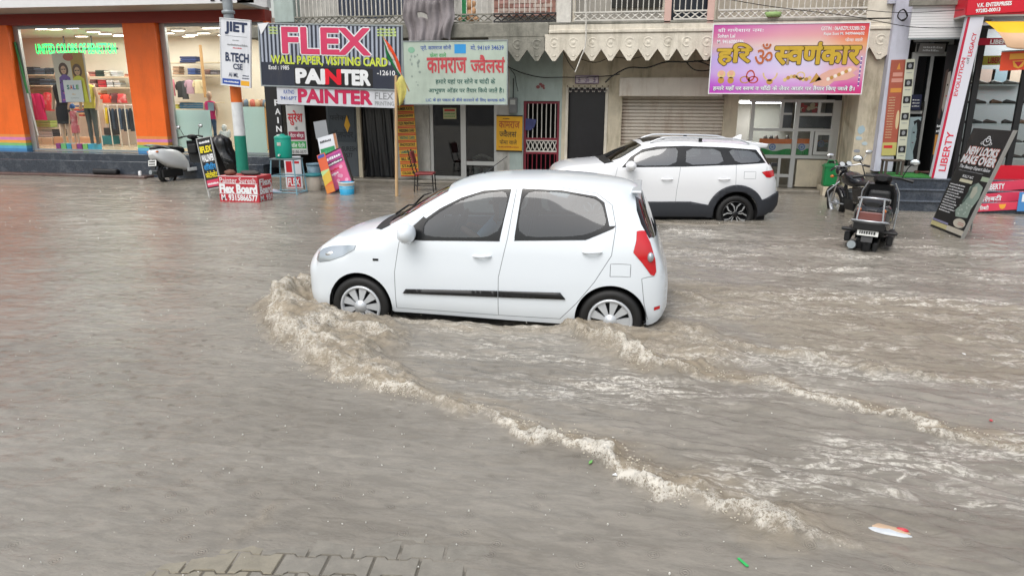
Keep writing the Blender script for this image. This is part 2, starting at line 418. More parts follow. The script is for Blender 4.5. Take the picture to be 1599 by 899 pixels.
# churned zone behind the car's bow wave
def inpoly(X, Y, poly):
    r = np.zeros(X.shape, bool); n = len(poly)
    for i in range(n):
        x1, y1 = poly[i]; x2, y2 = poly[(i+1) % n]
        c = ((y1 > Y) != (y2 > Y)) & (X < (x2-x1)*(Y-y1)/((y2-y1) or 1e-9)+x1); r ^= c
    return r
wz = [gr(*p) for p in [(425,478),(470,550),(560,595),(700,628),(850,680),(950,705),(1050,760),(1150,800),(1280,840),(1330,930),(1750,1100),(2100,420),(1500,372),(1260,372),(1050,352),(1000,420),(700,470)]]
wz = [(p.x, p.y) for p in wz]
jx = gx+.35*fbm(gx*1.3, gy*1.3, 3, 91); jy = gy+.35*fbm(gx*1.3+7, gy*1.3, 3, 92)
wake = np.zeros_like(gx)
for dx_, dy_ in ((0,0),(.15,0),(-.15,0),(0,.15),(0,-.15)): wake += inpoly(jx+dx_, jy+dy_, wz)*.2
wake *= .55+.6*vnoise(gx*.8, gy*1.6, 95)
_a, _b = gx*cos(.2)-gy*sin(.2)*-1, -gx*sin(-.2)+gy*cos(.2)
hz += wake*(.020*fbm(_a*1.7, _b*5.0, 3, 96) + .018*(1-2.2*np.abs(fbm(_a*2.6, _b*7.5, 3, 98))) + .006*fbm(gx*11, gy*16, 3, 97))
dip = np.clip(np.minimum((gx+2.35)/.25, (-.62-gx)/.25), 0, 1)*np.clip(np.minimum((gy-5.98)/.12, (7.7-gy)/.2), 0, 1)
hz -= .075*dip
hz = np.where((gx < -20) | (gx > 20) | (gy < 0), 0, hz)
nx, ny = len(xs), len(ys)
me = bpy.data.meshes.new('flood_water')
co = np.stack([gx, gy, hz], 1).astype(np.float32)
idx = np.arange(nx*ny).reshape(ny, nx)
q = np.stack([idx[:-1,:-1], idx[:-1,1:], idx[1:,1:], idx[1:,:-1]], -1).reshape(-1, 4)
me.vertices.add(len(co)); me.vertices.foreach_set('co', co.ravel())
me.loops.add(q.size); me.loops.foreach_set('vertex_index', q.ravel().astype(np.int32))
me.polygons.add(len(q)); me.polygons.foreach_set('loop_start', np.arange(0, q.size, 4, dtype=np.int32))
me.polygons.foreach_set('use_smooth', np.ones(len(q), bool))
me.update(calc_edges=True)
ca = me.color_attributes.new('foam', 'FLOAT_COLOR', 'POINT')
cc = np.stack([np.clip(foam, 0, 1.2), wake, np.clip(brown, 0, 1), np.ones_like(foam)], 1).astype(np.float32)
ca.data.foreach_set('color', cc.ravel())
water = bpy.data.objects.new('flood_water', me); COL.objects.link(water)
tag(water, 'muddy grey-brown flood water covering the street, foaming in the wake', 'water', kind='structure')

m = bpy.data.materials.new('flood_water'); m.use_nodes = True; t = m.node_tree; b = t.nodes['Principled BSDF']; L = t.links.new; N = t.nodes.new
def nd(tp, **k):
    n = N(tp)
    for a, v in k.items():
        if a.startswith('i_'): n.inputs[int(a[2:])].default_value = v
        else: setattr(n, a, v)
    return n
tc = N('ShaderNodeTexCoord'); at1 = nd('ShaderNodeVertexColor', layer_name='foam'); sep = N('ShaderNodeSeparateColor'); L(at1.outputs[0], sep.inputs[0])
# silt clouds
mpA = N('ShaderNodeMapping'); mpA.inputs['Scale'].default_value = (.5, 1.3, 1); L(tc.outputs['Object'], mpA.inputs[0])
nA = N('ShaderNodeTexNoise'); nA.inputs['Scale'].default_value = .9; nA.inputs['Detail'].default_value = 5; L(mpA.outputs[0], nA.inputs['Vector'])
crA = N('ShaderNodeValToRGB'); crA.color_ramp.elements[0].position = .33; crA.color_ramp.elements[1].position = .68
crA.color_ramp.elements[0].color = (.184, .166, .139, 1); crA.color_ramp.elements[1].color = (.252, .232, .199, 1); L(nA.outputs['Fac'], crA.inputs[0]); SILT = True
# foam breakup at three sizes
def noise(scale, detail, sx=1., sy=1., rot=0., dist=0., rough=.6):
    mp = N('ShaderNodeMapping'); mp.inputs['Scale'].default_value = (sx, sy, 1); mp.inputs['Rotation'].default_value = (0, 0, rot); L(tc.outputs['Object'], mp.inputs[0])
    n = N('ShaderNodeTexNoise'); n.inputs['Scale'].default_value = scale; n.inputs['Detail'].default_value = detail; n.inputs['Distortion'].default_value = dist; n.inputs['Roughness'].default_value = rough
    L(mp.outputs[0], n.inputs['Vector']); return n.outputs['Fac']
def math2(op, a, bb, clamp=False):
    n = N('ShaderNodeMath'); n.operation = op; n.use_clamp = clamp
    for i, v in enumerate((a, bb)):
        if isinstance(v, (int, float)): n.inputs[i].default_value = v
        else: L(v, n.inputs[i])
    return n.outputs[0]
def mrange(v, a, bb, c, d):
    n = N('ShaderNodeMapRange'); n.interpolation_type = 'SMOOTHSTEP'
    for i, x in enumerate((a, bb, c, d)): n.inputs[i+1].default_value = x
    L(v, n.inputs[0]); return n.outputs[0]
n1 = noise(22, 7, dist=.6, rough=.72); n2 = noise(5, 4, dist=.4)
def ridge(v, k): return math2('SUBTRACT', 1, math2('ABSOLUTE', math2('MULTIPLY', math2('SUBTRACT', v, .5), k), 0))
lace = math2('MAXIMUM', ridge(noise(15, 6, dist=1.6, rough=.65), 5.), ridge(noise(34, 5, dist=1.2, rough=.6), 5.5))
fm = math2('ADD', math2('MULTIPLY', lace, .95), math2('ADD', math2('MULTIPLY', n1, .7), math2('MULTIPLY', n2, .45)))
fx_ = math2('ADD', math2('MULTIPLY', sep.outputs[0], .85), fm)
f1 = math2('MULTIPLY', mrange(fx_, 1.68, 2.36, 0, 1), mrange(sep.outputs[0], .06, .4, 0, 1))
# torn streaks of foam lying along the wake
WR = .20
s1 = noise(3.4, 6, .45, 2.1, WR, 1.2, .68); s2 = noise(1.1, 3, .6, 1.6, WR, .5)
rg = math2('SUBTRACT', 1, math2('ABSOLUTE', math2('MULTIPLY', math2('SUBTRACT', s1, .5), 4.2), 0))
rg = math2('MULTIPLY', mrange(rg, .72, .98, 0, 1), mrange(s2, .42, .62, 0, 1))
rg = math2('MULTIPLY', rg, mrange(n1, .36, .62, 0, 1))
f2 = math2('MULTIPLY', math2('MULTIPLY', rg, sep.outputs[1]), .82)
# small flecks everywhere
fl = mrange(noise(34, 3, 1, 1.6, 0, .3), .705, .76, 0, .5)
ft = math2('MAXIMUM', math2('MAXIMUM', f1, f2), fl, True)
mx = N('ShaderNodeMix'); mx.data_type = 'RGBA'; L(ft, mx.inputs['Factor']); L(crA.outputs[0], mx.inputs['A']); mx.inputs['B'].default_value = (.68, .645, .575, 1)
# brown body of the breaking crest
mb = N('ShaderNodeMix'); mb.data_type = 'RGBA'; L(math2('MULTIPLY', sep.outputs[2], .85, True), mb.inputs['Factor']); L(crA.outputs[0], mb.inputs['A']); mb.inputs['B'].default_value = (.27, .22, .15, 1)
sv = math2('ADD', math2('MULTIPLY', noise(8, 5, .55, 1.9, .12, .8), .75), math2('MULTIPLY', noise(48, 4, .7, 1.5, 0, .5), .25))  # light and dark of small ripples put into the water colour
ripple_mix = N('ShaderNodeMix'); ripple_mix.data_type = 'RGBA'; ripple_mix.blend_type = 'MULTIPLY'; ripple_mix.inputs['Factor'].default_value = 1; L(mb.outputs['Result'], ripple_mix.inputs['A']); L(mrange(sv, .36, .64, .87, 1.11), ripple_mix.inputs['B'])
L(ripple_mix.outputs['Result'], mx.inputs['A']); L(mx.outputs['Result'], b.inputs['Base Color'])
L(mrange(ft, 0, 1, .17, .36), b.inputs['Roughness']); b.inputs['IOR'].default_value = 1.33
bp = N('ShaderNodeBump'); bp.inputs['Strength'].default_value = .75; bp.inputs['Distance'].default_value = .018
hA = math2('ADD', math2('MULTIPLY', noise(9, 5, .7, 1.5, .1, .4), 1.0), math2('MULTIPLY', noise(38, 3, .8, 1.3), .16))
hA = math2('ADD', hA, math2('MULTIPLY', math2('MULTIPLY', lace, sep.outputs[0]), .5))
vo_ = N('ShaderNodeTexVoronoi'); vo_.voronoi_dimensions = '2D'; vo_.inputs['Scale'].default_value = 7; L(tc.outputs['Object'], vo_.inputs['Vector'])
sc_ = N('ShaderNodeSeparateColor'); L(vo_.outputs['Color'], sc_.inputs[0])
ring = math2('MULTIPLY', math2('SINE', math2('MULTIPLY', vo_.outputs['Distance'], 75), 0), mrange(vo_.outputs['Distance'], .05, .34, 1, 0))
hA = math2('ADD', hA, math2('MULTIPLY', math2('MULTIPLY', ring, mrange(sc_.outputs[0], .55, .75, 0, 1)), .14))
L(hA, bp.inputs['Height']); L(bp.outputs[0], b.inputs['Normal'])
me.materials.append(m)

# foam clumps and drops thrown up along the crests; rain splashes
M_FOAM = mat('foam_drops', '#c9c1b0', .3, spec=.4)
M_SPL = mat('rain_drops', '#cfcdc6', .2)
def blobs(name, items, m, label, cat):
    ph = (1+sqrt(5))/2
    iv = np.array([(-1,ph,0),(1,ph,0),(-1,-ph,0),(1,-ph,0),(0,-1,ph),(0,1,ph),(0,-1,-ph),(0,1,-ph),(ph,0,-1),(ph,0,1),(-ph,0,-1),(-ph,0,1)])/1.9
    fi = np.array([(0,11,5),(0,5,1),(0,1,7),(0,7,10),(0,10,11),(1,5,9),(5,11,4),(11,10,2),(10,7,6),(7,1,8),(3,9,4),(3,4,2),(3,2,6),(3,6,8),(3,8,9),(4,9,5),(2,4,11),(6,2,10),(8,6,7),(9,8,1)])
    it = np.array(items); n = len(it); rg = np.random.default_rng(5)
    v = iv[None]*(1+rg.uniform(-.35, .35, (n, 12, 1)))*it[:, None, 3:6] + it[:, None, :3]
    f = (fi[None]+12*np.arange(n)[:, None, None]).reshape(-1, 3)
    me = bpy.data.meshes.new(name); me.vertices.add(n*12); me.vertices.foreach_set('co', v.astype(np.float32).ravel())
    me.loops.add(f.size); me.loops.foreach_set('vertex_index', f.ravel().astype(np.int32)); me.polygons.add(len(f)); me.polygons.foreach_set('loop_start', np.arange(0, f.size, 3, dtype=np.int32))
    me.polygons.foreach_set('use_smooth', np.ones(len(f), bool)); me.update(calc_edges=True); me.materials.append(m)
    o = bpy.data.objects.new(name, me); COL.objects.link(o); return tag(o, label, cat, kind='stuff')
rr = random.Random(3); items = []
for (x, y, nx_, ny_, A, wb, fo) in crest_pts:
    k = A*52*fo
    for q in range(int(k)+(rr.random() < k-int(k))):
        d = rr.gauss(.0, .045) if rr.random() < .85 else rr.uniform(-.16, wb*.6)
        z = A*rr.uniform(-.1, .75)*math.exp(-abs(d)*6) + (rr.expovariate(1/.02) if rr.random() < .25 else 0)
        r = rr.choice((.0014, .0018, .0022, .0028, .0035, .0045))*(1 if A > .05 else .7)
        items.append((x-nx_*d*-1+rr.gauss(0, .015), y-ny_*d*-1+rr.gauss(0, .015), z, r*rr.uniform(.8, 1.9), r*rr.uniform(.8, 1.5), r*rr.uniform(.6, 1.2)))
blobs('foam_spray', items, M_FOAM, 'dirty white foam drops thrown up along the breaking wave crests', 'spray')
items = []
for k in range(1000):
    y = 2.2+12*rr.random()**1.5; x = rr.uniform(-.95, .75)*(y*.9+1.2)-y*.19
    r = rr.uniform(.0012, .0032)*(1+y*.08); items.append((x, y, .004, r*rr.uniform(.8, 1.8), r, r*rr.uniform(.8, 2.4)))
blobs('rain_splash', items, M_SPL, 'tiny white splashes of rain dotted over the flood water', 'rain')

# road bed below the flood and the submerged pavement
g = MB(); M_ASPH = mat('asphalt', '#3a3a3a', .8, var=.3, vs=8)
g.add([(-300,-300,ROAD_Z),(300,-300,ROAD_Z),(300,300,ROAD_Z),(-300,300,ROAD_Z)], [(0,1,2,3)], M_ASPH)
tag(g.build('road'), 'dark asphalt road under the flood water', 'road', kind='structure')

# interlocking pavers showing above the waterline at the near edge
poly = [gr(*p) for p in [(386,850),(470,858),(560,868),(650,874),(735,884),(760,960),(180,960),(268,905)]]
poly = [(p.x, p.y) for p in poly]
def pdist(x, y):
    bdd = 9
    for i in range(len(poly)):
        a, c = poly[i], poly[(i+1) % len(poly)]; ex, ey = c[0]-a[0], c[1]-a[1]
        tt = max(0, min(1, ((x-a[0])*ex+(y-a[1])*ey)/(ex*ex+ey*ey))); bdd = min(bdd, hypot(x-a[0]-tt*ex, y-a[1]-tt*ey))
    ins = inpoly(np.array([x]), np.array([y]), poly)[0]
    return bdd if ins else -bdd
def pz(x, y): return max(-.12, min(.011, .002+pdist(x, y)*.045))
M_PG = mat('paver_grey', '#827d73', .2, var=.22, vs=9, bump=.15, bs=60); M_PY = mat('paver_yellow', '#8b8474', .2, var=.22, vs=9, bump=.15, bs=60); M_PJ = mat('paver_joint', '#5f5a50', .4)
pv = MB(); th = radians(8); ca_, sa_ = cos(th), sin(th)
shape = [(-.1,-.075),(-.062,-.075),(-.044,-.055),(.044,-.055),(.062,-.075),(.1,-.075),(.1,.075),(.062,.075),(.044,.055),(-.044,.055),(-.062,.075),(-.1,.075)]
o0 = gr(400, 880)
for j in range(-8, 7):
    for i in range(-7, 14):
        cx, cy = i*.204+(j % 2)*.102, j*.134
        X, Y = o0.x+cx*ca_-cy*sa_, o0.y+cx*sa_+cy*ca_
        dz = RND.uniform(-.002, .002); top = []
        for (px, py) in shape:
            px *= .978; py *= .972; x, y = X+px*ca_-py*sa_, Y+px*sa_+py*ca_; top.append((x, y, pz(x, y)+dz))
        n = 12; mm = M_PY if i*.204+(j % 2)*.102 < .06 else M_PG
        cx_ = sum(p[0] for p in top)/n; cy_ = sum(p[1] for p in top)/n
        inn = [(p[0]*.96+cx_*.04, p[1]*.96+cy_*.04, p[2]) for p in top]; low = [(p[0], p[1], p[2]-.006) for p in top]
        pv.add(inn, [tuple(range(n))], mm); pv.add(inn+low, [(k, n+k, n+(k+1) % n, (k+1) % n) for k in range(n)], mm)
gv = []; gf = []
for j in range(24):
    for i in range(40):
        x, y = o0.x-1.6+i*.11, o0.y-1.2+j*.09; gv.append((x, y, pz(x, y)-.006))
for j in range(23):
    for i in range(39): gf.append((j*40+i, j*40+i+1, (j+1)*40+i+1, (j+1)*40+i))
pv.add(gv, gf, M_PJ)
pvo = pv.build('pavement'); tag(pvo, 'wet interlocking grey and tan pavers rising out of the water', 'pavement', kind='structure')

# ================================================================ cars
def pchip(keys):
    xk = np.array([k[0] for k in keys], float); yk = np.array([k[1] for k in keys], float)
    h = np.diff(xk); dl = np.diff(yk)/h; d = np.zeros_like(yk)
    for i in range(1, len(xk)-1):
        if dl[i-1]*dl[i] > 0:
            w1 = 2*h[i]+h[i-1]; w2 = h[i]+2*h[i-1]; d[i] = (w1+w2)/(w1/dl[i-1]+w2/dl[i])
    d[0] = dl[0]; d[-1] = dl[-1]
    def f(x):
        x = np.clip(x, xk[0], xk[-1]); i = np.clip(np.searchsorted(xk, x)-1, 0, len(xk)-2)
        t = (x-xk[i])/h[i]; t2 = t*t; t3 = t2*t
        return (2*t3-3*t2+1)*yk[i]+(t3-2*t2+t)*h[i]*d[i]+(-2*t3+3*t2)*yk[i+1]+(t3-t2)*h[i]*d[i+1]
    return f
class Shell:
    """half body surface as a table of cross sections: column x, row t (0 sill .. 1 roof centre)"""
    NX, NT = 240, 121
    nose = None
    def __init__(s, L, k, side):
        s.L = L; F = {n: pchip(v) for n, v in k.items()}
        s.xs = L*(.5-.5*np.cos(np.linspace(0, pi, s.NX))); s.tab = np.zeros((s.NX, s.NT, 2))
        for i, x in enumerate(s.xs):
            zb, zre, zt, w, wr = [float(F[n](x)) for n in ('zb', 'zre', 'zt', 'w', 'wr')]
            pts = [(z, f*w) for z, f in side if zb+.03 < z < zre-.07]
            prof = pchip([(zb, side[0][1]*w*.985)]+pts+[(zre, wr)])
            zz = np.linspace(zb, zre, 70); a = np.stack([prof(zz), zz], 1)
            th = np.linspace(0, pi/2, 52)[1:]; y = wr*np.cos(th)**.9; zc = zre+(zt-zre)*(1-(y/wr)**2.3)
            c = np.concatenate([a, np.stack([y, zc], 1)]); c[-1, 0] = 0
            # resample evenly, then round the corners
            def even(c, n):
                d = np.concatenate([[0], np.cumsum(np.hypot(*np.diff(c, axis=0).T))]); u = np.linspace(0, d[-1], n)
                return np.stack([np.interp(u, d, c[:, 0]), np.interp(u, d, c[:, 1])], 1)
            c = even(c, s.NT)
            for _ in range(26):
                n_ = c.copy(); n_[1:-1] = .25*c[:-2]+.5*c[1:-1]+.25*c[2:]; n_[-1, 1] = .5*(c[-1, 1]+c[-2, 1]); c = n_; c[-1, 0] = 0
            s.tab[i] = c
        # smooth along x a little
        for _ in range(3):
            q = s.tab.copy(); q[1:-1] = .25*s.tab[:-2]+.5*s.tab[1:-1]+.25*s.tab[2:]; s.tab = q
    def P(s, x, t):
        u = np.arccos(np.clip(1-2*x/s.L, -1, 1))/pi*(s.NX-1); i = int(min(max(u, 0), s.NX-2)); fu = u-i
        v = t*(s.NT-1); j = int(min(max(v, 0), s.NT-2)); fv = v-j; T = s.tab
        p = (T[i, j]*(1-fv)+T[i, j+1]*fv)*(1-fu) + (T[i+1, j]*(1-fv)+T[i+1, j+1]*fv)*fu
        if s.nose and x < s.nose[0]: x = s.nose[0]-(s.nose[0]-x)*s.nose[1]
        return Vector((x, -p[0], p[1]))          # the near flank is -y
    def Nrm(s, x, t):
        e = .006; a = s.P(min(x+e, s.L), t)-s.P(max(x-e, 0), t); b = s.P(x, min(t+.012, 1))-s.P(x, max(t-.012, 0))
        n = a.cross(b)
        if n.length < 1e-9: return Vector((0, 0, 1))
        n.normalize(); return n
    def tz(s, x, z):
        lo, hi = 0., 1.
        for _ in range(24):
            m = (lo+hi)/2
            if s.P(x, m).z < z: lo = m
            else: hi = m
        return (lo+hi)/2
    def ty(s, x, y):
        lo, hi = .35, 1.
        for _ in range(24):
            m = (lo+hi)/2
            if -s.P(x, m).y > y: lo = m
            else: hi = m
        return (lo+hi)/2
TS = 2.0   # t scaled to about metres for the triangulation
def dens(poly, step=.03, closed=True):
    o = []; n = len(poly)
    for i in range(n if closed else n-1):
        a, b = poly[i], poly[(i+1) % n]; k = max(1, int(hypot(b[0]-a[0], b[1]-a[1])/step))
        o += [(a[0]+(b[0]-a[0])*j/k, a[1]+(b[1]-a[1])*j/k) for j in range(k)]
    if not closed: o.append(poly[-1])
    return o
def rnd_poly(p, it=2):
    for _ in range(it):
        q = []
        for i in range(len(p)):
            a, b = p[i], p[(i+1) % len(p)]
            q += [(a[0]*.82+b[0]*.18, a[1]*.82+b[1]*.18), (a[0]*.18+b[0]*.82, a[1]*.18+b[1]*.82)]
        p = q
    return p
def rnd_line(p, it=2):
    for _ in range(it):
        q = [p[0]]
        for i in range(len(p)-1):
            a, b = p[i], p[i+1]; q += [(a[0]*.8+b[0]*.2, a[1]*.8+b[1]*.2), (a[0]*.2+b[0]*.8, a[1]*.2+b[1]*.8)]
        p = q+[p[-1]]
    return p
def pip(x, y, poly):
    r = False; n = len(poly); j = n-1
    for i in range(n):
        if (poly[i][1] > y) != (poly[j][1] > y) and x < (poly[j][0]-poly[i][0])*(y-poly[i][1])/(poly[j][1]-poly[i][1])+poly[i][0]: r = not r
        j = i
    return r
def ldist(x, y, ln):
    b = 9
    for i in range(len(ln)-1):
        a, c = ln[i], ln[i+1]; ex, ey = c[0]-a[0], c[1]-a[1]; l2 = ex*ex+ey*ey or 1e-9
        t = max(0, min(1, ((x-a[0])*ex+(y-a[1])*ey)/l2)); b = min(b, hypot(x-a[0]-t*ex, y-a[1]-t*ey))
    return b
def build_shell(sh, regions, seams, arches, root, step=.04):
    """regions: list of (key, polygon in (x,t*TS)) - the first that holds a face takes it; seams: polylines in (x, t*TS)"""
    V = []; E = []
    def addl(p, closed=True):
        n = len(V); V.extend(p); k = len(p)
        E.extend((n+i, n+(i+1) % k) for i in range(k if closed else k-1))
    L = sh.L; addl(dens([(0, 0), (L, 0), (L, TS), (0, TS)], .04))
    cl = lambda p: [(min(max(a, 0.0005), L-.0005), min(max(b, .0005), TS-.0005)) for a, b in p]
    for k, p in regions: addl(cl(dens(p, .03)))
    SW = .0035
    for ln in seams:
        d = dens(ln, .03, False); o1 = []; o2 = []
        for i, q in enumerate(d):
            a = d[max(i-1, 0)]; b = d[min(i+1, len(d)-1)]; ex, ey = b[0]-a[0], b[1]-a[1]; l = hypot(ex, ey) or 1
            o1.append((q[0]-ey/l*SW, q[1]+ex/l*SW)); o2.append((q[0]+ey/l*SW, q[1]-ex/l*SW))
        addl(cl(o1), False); addl(cl(o2), False)
    ap = []
    for (cx, cz, r) in arches:
        c = []
        for i in range(41):
            a = pi*1.25-i*(pi*1.5)/40; x, z = cx+r*cos(a), cz+r*sin(a)
            zb = sh.P(x, 0).z
            c.append((x, sh.tz(x, z)*TS if z > zb else .0))
        c = [q for q in c if q[1] > .001]
        addl(c, False); ap.append((cx, cz, r))
    rr = random.Random(2); nx = int(L/step); ny = int(TS/step)
    V += [((i+.5+.3*(j % 2))*L/nx*.995, (j+.5)*TS/ny) for i in range(nx) for j in range(ny)]
    # denser columns at nose and tail
    V += [(x, (j+.5)*TS/40) for x in (.006, .014, .025, .04, .06, .085, .115, L-.006, L-.014, L-.025, L-.04, L-.06, L-.085) for j in range(40)]
    vo, eo, fo, *_ = geometry.delaunay_2d_cdt([Vector(p) for p in V], E, [], 0, 1e-5)
    P3 = [sh.P(min(max(p.x, 0), L), min(max(p.y/TS, 0), 1)) for p in vo]; N3 = [sh.Nrm(min(max(p.x, 0), L), min(max(p.y/TS, 0), 1)) for p in vo]
    out = {}
    bb = [(k, p, min(q[0] for q in p), max(q[0] for q in p), min(q[1] for q in p), max(q[1] for q in p)) for k, p in regions]
    sb = [(ln, min(q[0] for q in ln)-.01, max(q[0] for q in ln)+.01, min(q[1] for q in ln)-.01, max(q[1] for q in ln)+.01) for ln in seams]
    for f in fo:
        cx = sum(vo[i].x for i in f)/len(f); cy = sum(vo[i].y for i in f)/len(f)
        c3 = sum((P3[i] for i in f), Vector())/len(f)
        if any(hypot(c3.x-a[0], c3.z-a[1]) < a[2] for a in ap): continue
        key = 'body'
        for k, p, x0, x1, y0, y1 in bb:
            if x0 <= cx <= x1 and y0 <= cy <= y1 and pip(cx, cy, p): key = k; break
        if key in ('body',) or key.startswith('door'):
            for ln, x0, x1, y0, y1 in sb:
                if x0 <= cx <= x1 and y0 <= cy <= y1 and ldist(cx, cy, ln) < SW*1.05: key = 'seam'; break
        out.setdefault(key, []).append(tuple(f))
    return P3, N3, out
def part_from(sh_out, keys, name, mats, root, off=0., mirror='both', thick=0.):
    P3, N3, out = sh_out; vs = []; ns = []; fs = []; mi = []
    for ki, k in enumerate(keys):
        for sgn in ((1,) if mirror == 'near' else (-1,) if mirror == 'far' else (1, -1)):
            mp = {}
            for f in out.get(k, []):
                g = []
                for i in f:
                    if i not in mp:
                        mp[i] = len(vs); n = N3[i].copy(); o_ = off[ki] if isinstance(off, (list, tuple)) else off
                        p = P3[i]+n*o_
                        if abs(P3[i].y) < 1e-4: p.y = 0; n.y = 0; n.normalize()
                        vs.append((p.x, p.y*sgn, p.z)); ns.append((n.x, n.y*sgn, n.z))
                    g.append(mp[i])
                # wind to agree with the normal
                a, b, c = (Vector(vs[q]) for q in g[:3])
                if (b-a).cross(c-a).dot(Vector(ns[g[0]])) < 0: g.reverse()
                fs.append(g); mi.append(ki)
    me = bpy.data.meshes.new(name); me.from_pydata(vs, [], fs)
    for m in mats: me.materials.append(m)
    me.polygons.foreach_set('material_index', mi); me.polygons.foreach_set('use_smooth', [True]*len(fs)); me.update()
    if not thick: me.normals_split_custom_set_from_vertices(ns)
    o = bpy.data.objects.new(name, me); COL.objects.link(o); o.parent = root
    if thick:
        s = o.modifiers.new('thick', 'SOLIDIFY'); s.thickness = thick; s.offset = 1
    return o
M_WHITE = mat('white_car_paint', '#dbe2e8', .22, coat=.6, spec=.5)
M_WHITE2 = mat('white_suv_paint', '#dfe1e4', .22, coat=.6, spec=.5)
M_BLK = mat('black_plastic', '#17181a', .45); M_BLK2 = mat('black_trim', '#0c0d0f', .25); M_CLAD = mat('grey_cladding', '#2a2d33', .6)
M_SEAM = mat('panel_gap', '#83888d', .7)
M_TYRE = mat('tyre_rubber', '#121212', .6, var=.2, vs=20); M_SILVER = mat('silver_wheel', '#c3c7cb', .32, metal=.35); M_CHROME = mat('chrome', '#d8d8d8', .12, metal=1)
M_INT = mat('car_interior', '#55585b', .8); M_INTD = mat('car_interior_dark', '#17181a', .85); M_SEAT = mat('seat_fabric', '#4a4b4c', .9)
M_RED = mat('tail_red', '#c00a18', .15, coat=.8); M_LENS = mat('lamp_clear', '#aab2b8', .12, metal=.55, coat=.8)
G_CAR = glass('tinted_glass', (.34, .42, .46), 3.2); G_DARK = glass('dark_glass', (.20, .25, .25), 1.6); G_SUV = glass('tinted_glass_suv', (.30, .35, .37), 6.0)
def wheel(root, x, y, z, r, rim_r, wdt, style, side):
    """tyre, rim, hub parts; axle along y, outer face at y (side=-1 near)"""
    M = Matrix.Translation((x, y, z)) @ Matrix.Rotation(radians(90)*(1 if side < 0 else -1), 4, 'X')   # local z -> outward
    ob = MB(); tr = rim_r*1.04
    ob.lathe([(tr, -wdt), (r*.9, -wdt), (r*.985, -wdt*.93), (r, -wdt*.8), (r, -wdt*.2), (r*.985, -.02), (r*.93, .0), (r*.8, .004), (tr*1.02, -.006), (tr, -.02), (tr*.98, -.06)], M_TYRE, 40, M)
    w = ob.build('wheel', root)
    rm = MB()
    if style == 'cover':
        S = M_SILVER
        rm.lathe([(0, -.05), (rim_r, -.05)], M_INTD, 32, M)
        rm.lathe([(rim_r*1.05, -.012), (rim_r*1.02, .004), (rim_r*.93, .002), (rim_r*.90, -.008), (rim_r*.88, -.03)], S, 40, M)
        for k in range(9):
            a = 2*pi*k/9; da = .225
            pts = [(rim_r*.24, a-.30), (rim_r*.92, a-da), (rim_r*.92, a+da), (rim_r*.24, a+.30)]
            ri = [(p*cos(q), p*sin(q), -.004 if p < rim_r*.5 else -.012) for p, q in pts]; lo = [(p[0], p[1], -.03) for p in ri]
            rm.add(ri+lo, [(0, 1, 2, 3), (0, 4, 5, 1), (2, 6, 7, 3)], S, M=M)
        rm.lathe([(rim_r*.32, -.02), (rim_r*.31, .002), (rim_r*.2, .004), (rim_r*.17, .012), (0, .014)], S, 24, M)
    else:
        K = mat('gloss_black_wheel', '#101113', .3); S = mat('machined_face', '#c8cbce', .25, metal=.8)
        rm.lathe([(0, -.09), (rim_r, -.08)], M_INTD, 32, M)
        rm.lathe([(rim_r*1.05, -.012), (rim_r*1.0, .002), (rim_r*.95, -.004), (rim_r*.93, -.05)], K, 40, M)
        for k in range(5):
            a = 2*pi*k/5+.3
            for s in (-1, 1):
                for (m_, wd, zz) in ((K, .17, -.02), (S, .075, -.008)):
                    pts = [(rim_r*.2, a+s*.16-wd*1.2), (rim_r*.62, a+s*.2-wd), (rim_r*.95, a+s*.42-wd*.8), (rim_r*.95, a+s*.42+wd*.8), (rim_r*.62, a+s*.2+wd), (rim_r*.2, a+s*.16+wd*1.2)]
                    ri = [(p*cos(q), p*sin(q), zz) for p, q in pts]; lo = [(p[0], p[1], zz-.03) for p in ri]
                    rm.add(ri+lo, [(0, 1, 4, 5), (1, 2, 3, 4), (0, 6, 7, 1), (1, 7, 8, 2), (5, 4, 10, 11), (4, 3, 9, 10)], m_, M=M)
        rm.lathe([(rim_r*.26, -.03), (rim_r*.25, -.004), (rim_r*.12, .002), (0, .003)], K, 20, M)
    rm.build('rim', w)
    return w
def wheel_wells(root, arches, yin, yout):
    for (cx, cz, r) in arches:
        for s in (-1, 1):
            b = MB(); M = Matrix.Translation((cx, 0, cz)) @ Matrix.Rotation(radians(90), 4, 'X')
            prof = [(r*1.0, yin), (r*1.0, yout)]
            b.lathe([(0, s*yin)]+[(p[0], s*p[1]) for p in prof], M_INTD, 28, M); b.build('wheel_well', root)
def seat(root, x, y, z, w=.48, hb=.6, head=True):
    b = MB()
    b.box(x-.25, x+.25, y-w/2, y+w/2, z, z+.16, M_SEAT)
    b.add([(x+.2, y-w/2, z+.1), (x+.34, y-w/2, z+.1), (x+.34, y+w/2, z+.1), (x+.2, y+w/2, z+.1), (x+.36, y-w*.42, z+hb+.1), (x+.46, y-w*.42, z+hb+.1), (x+.46, y+w*.42, z+hb+.1), (x+.36, y+w*.42, z+hb+.1)],
          [(0,3,2,1),(4,5,6,7),(0,1,5,4),(1,2,6,5),(2,3,7,6),(3,0,4,7)], M_SEAT)
    if head: b.box(x+.37, x+.46, y-.13, y+.13, z+hb+.14, z+hb+.32, M_SEAT)
    return b.build('seat', root, bevel=.03, seg=3)
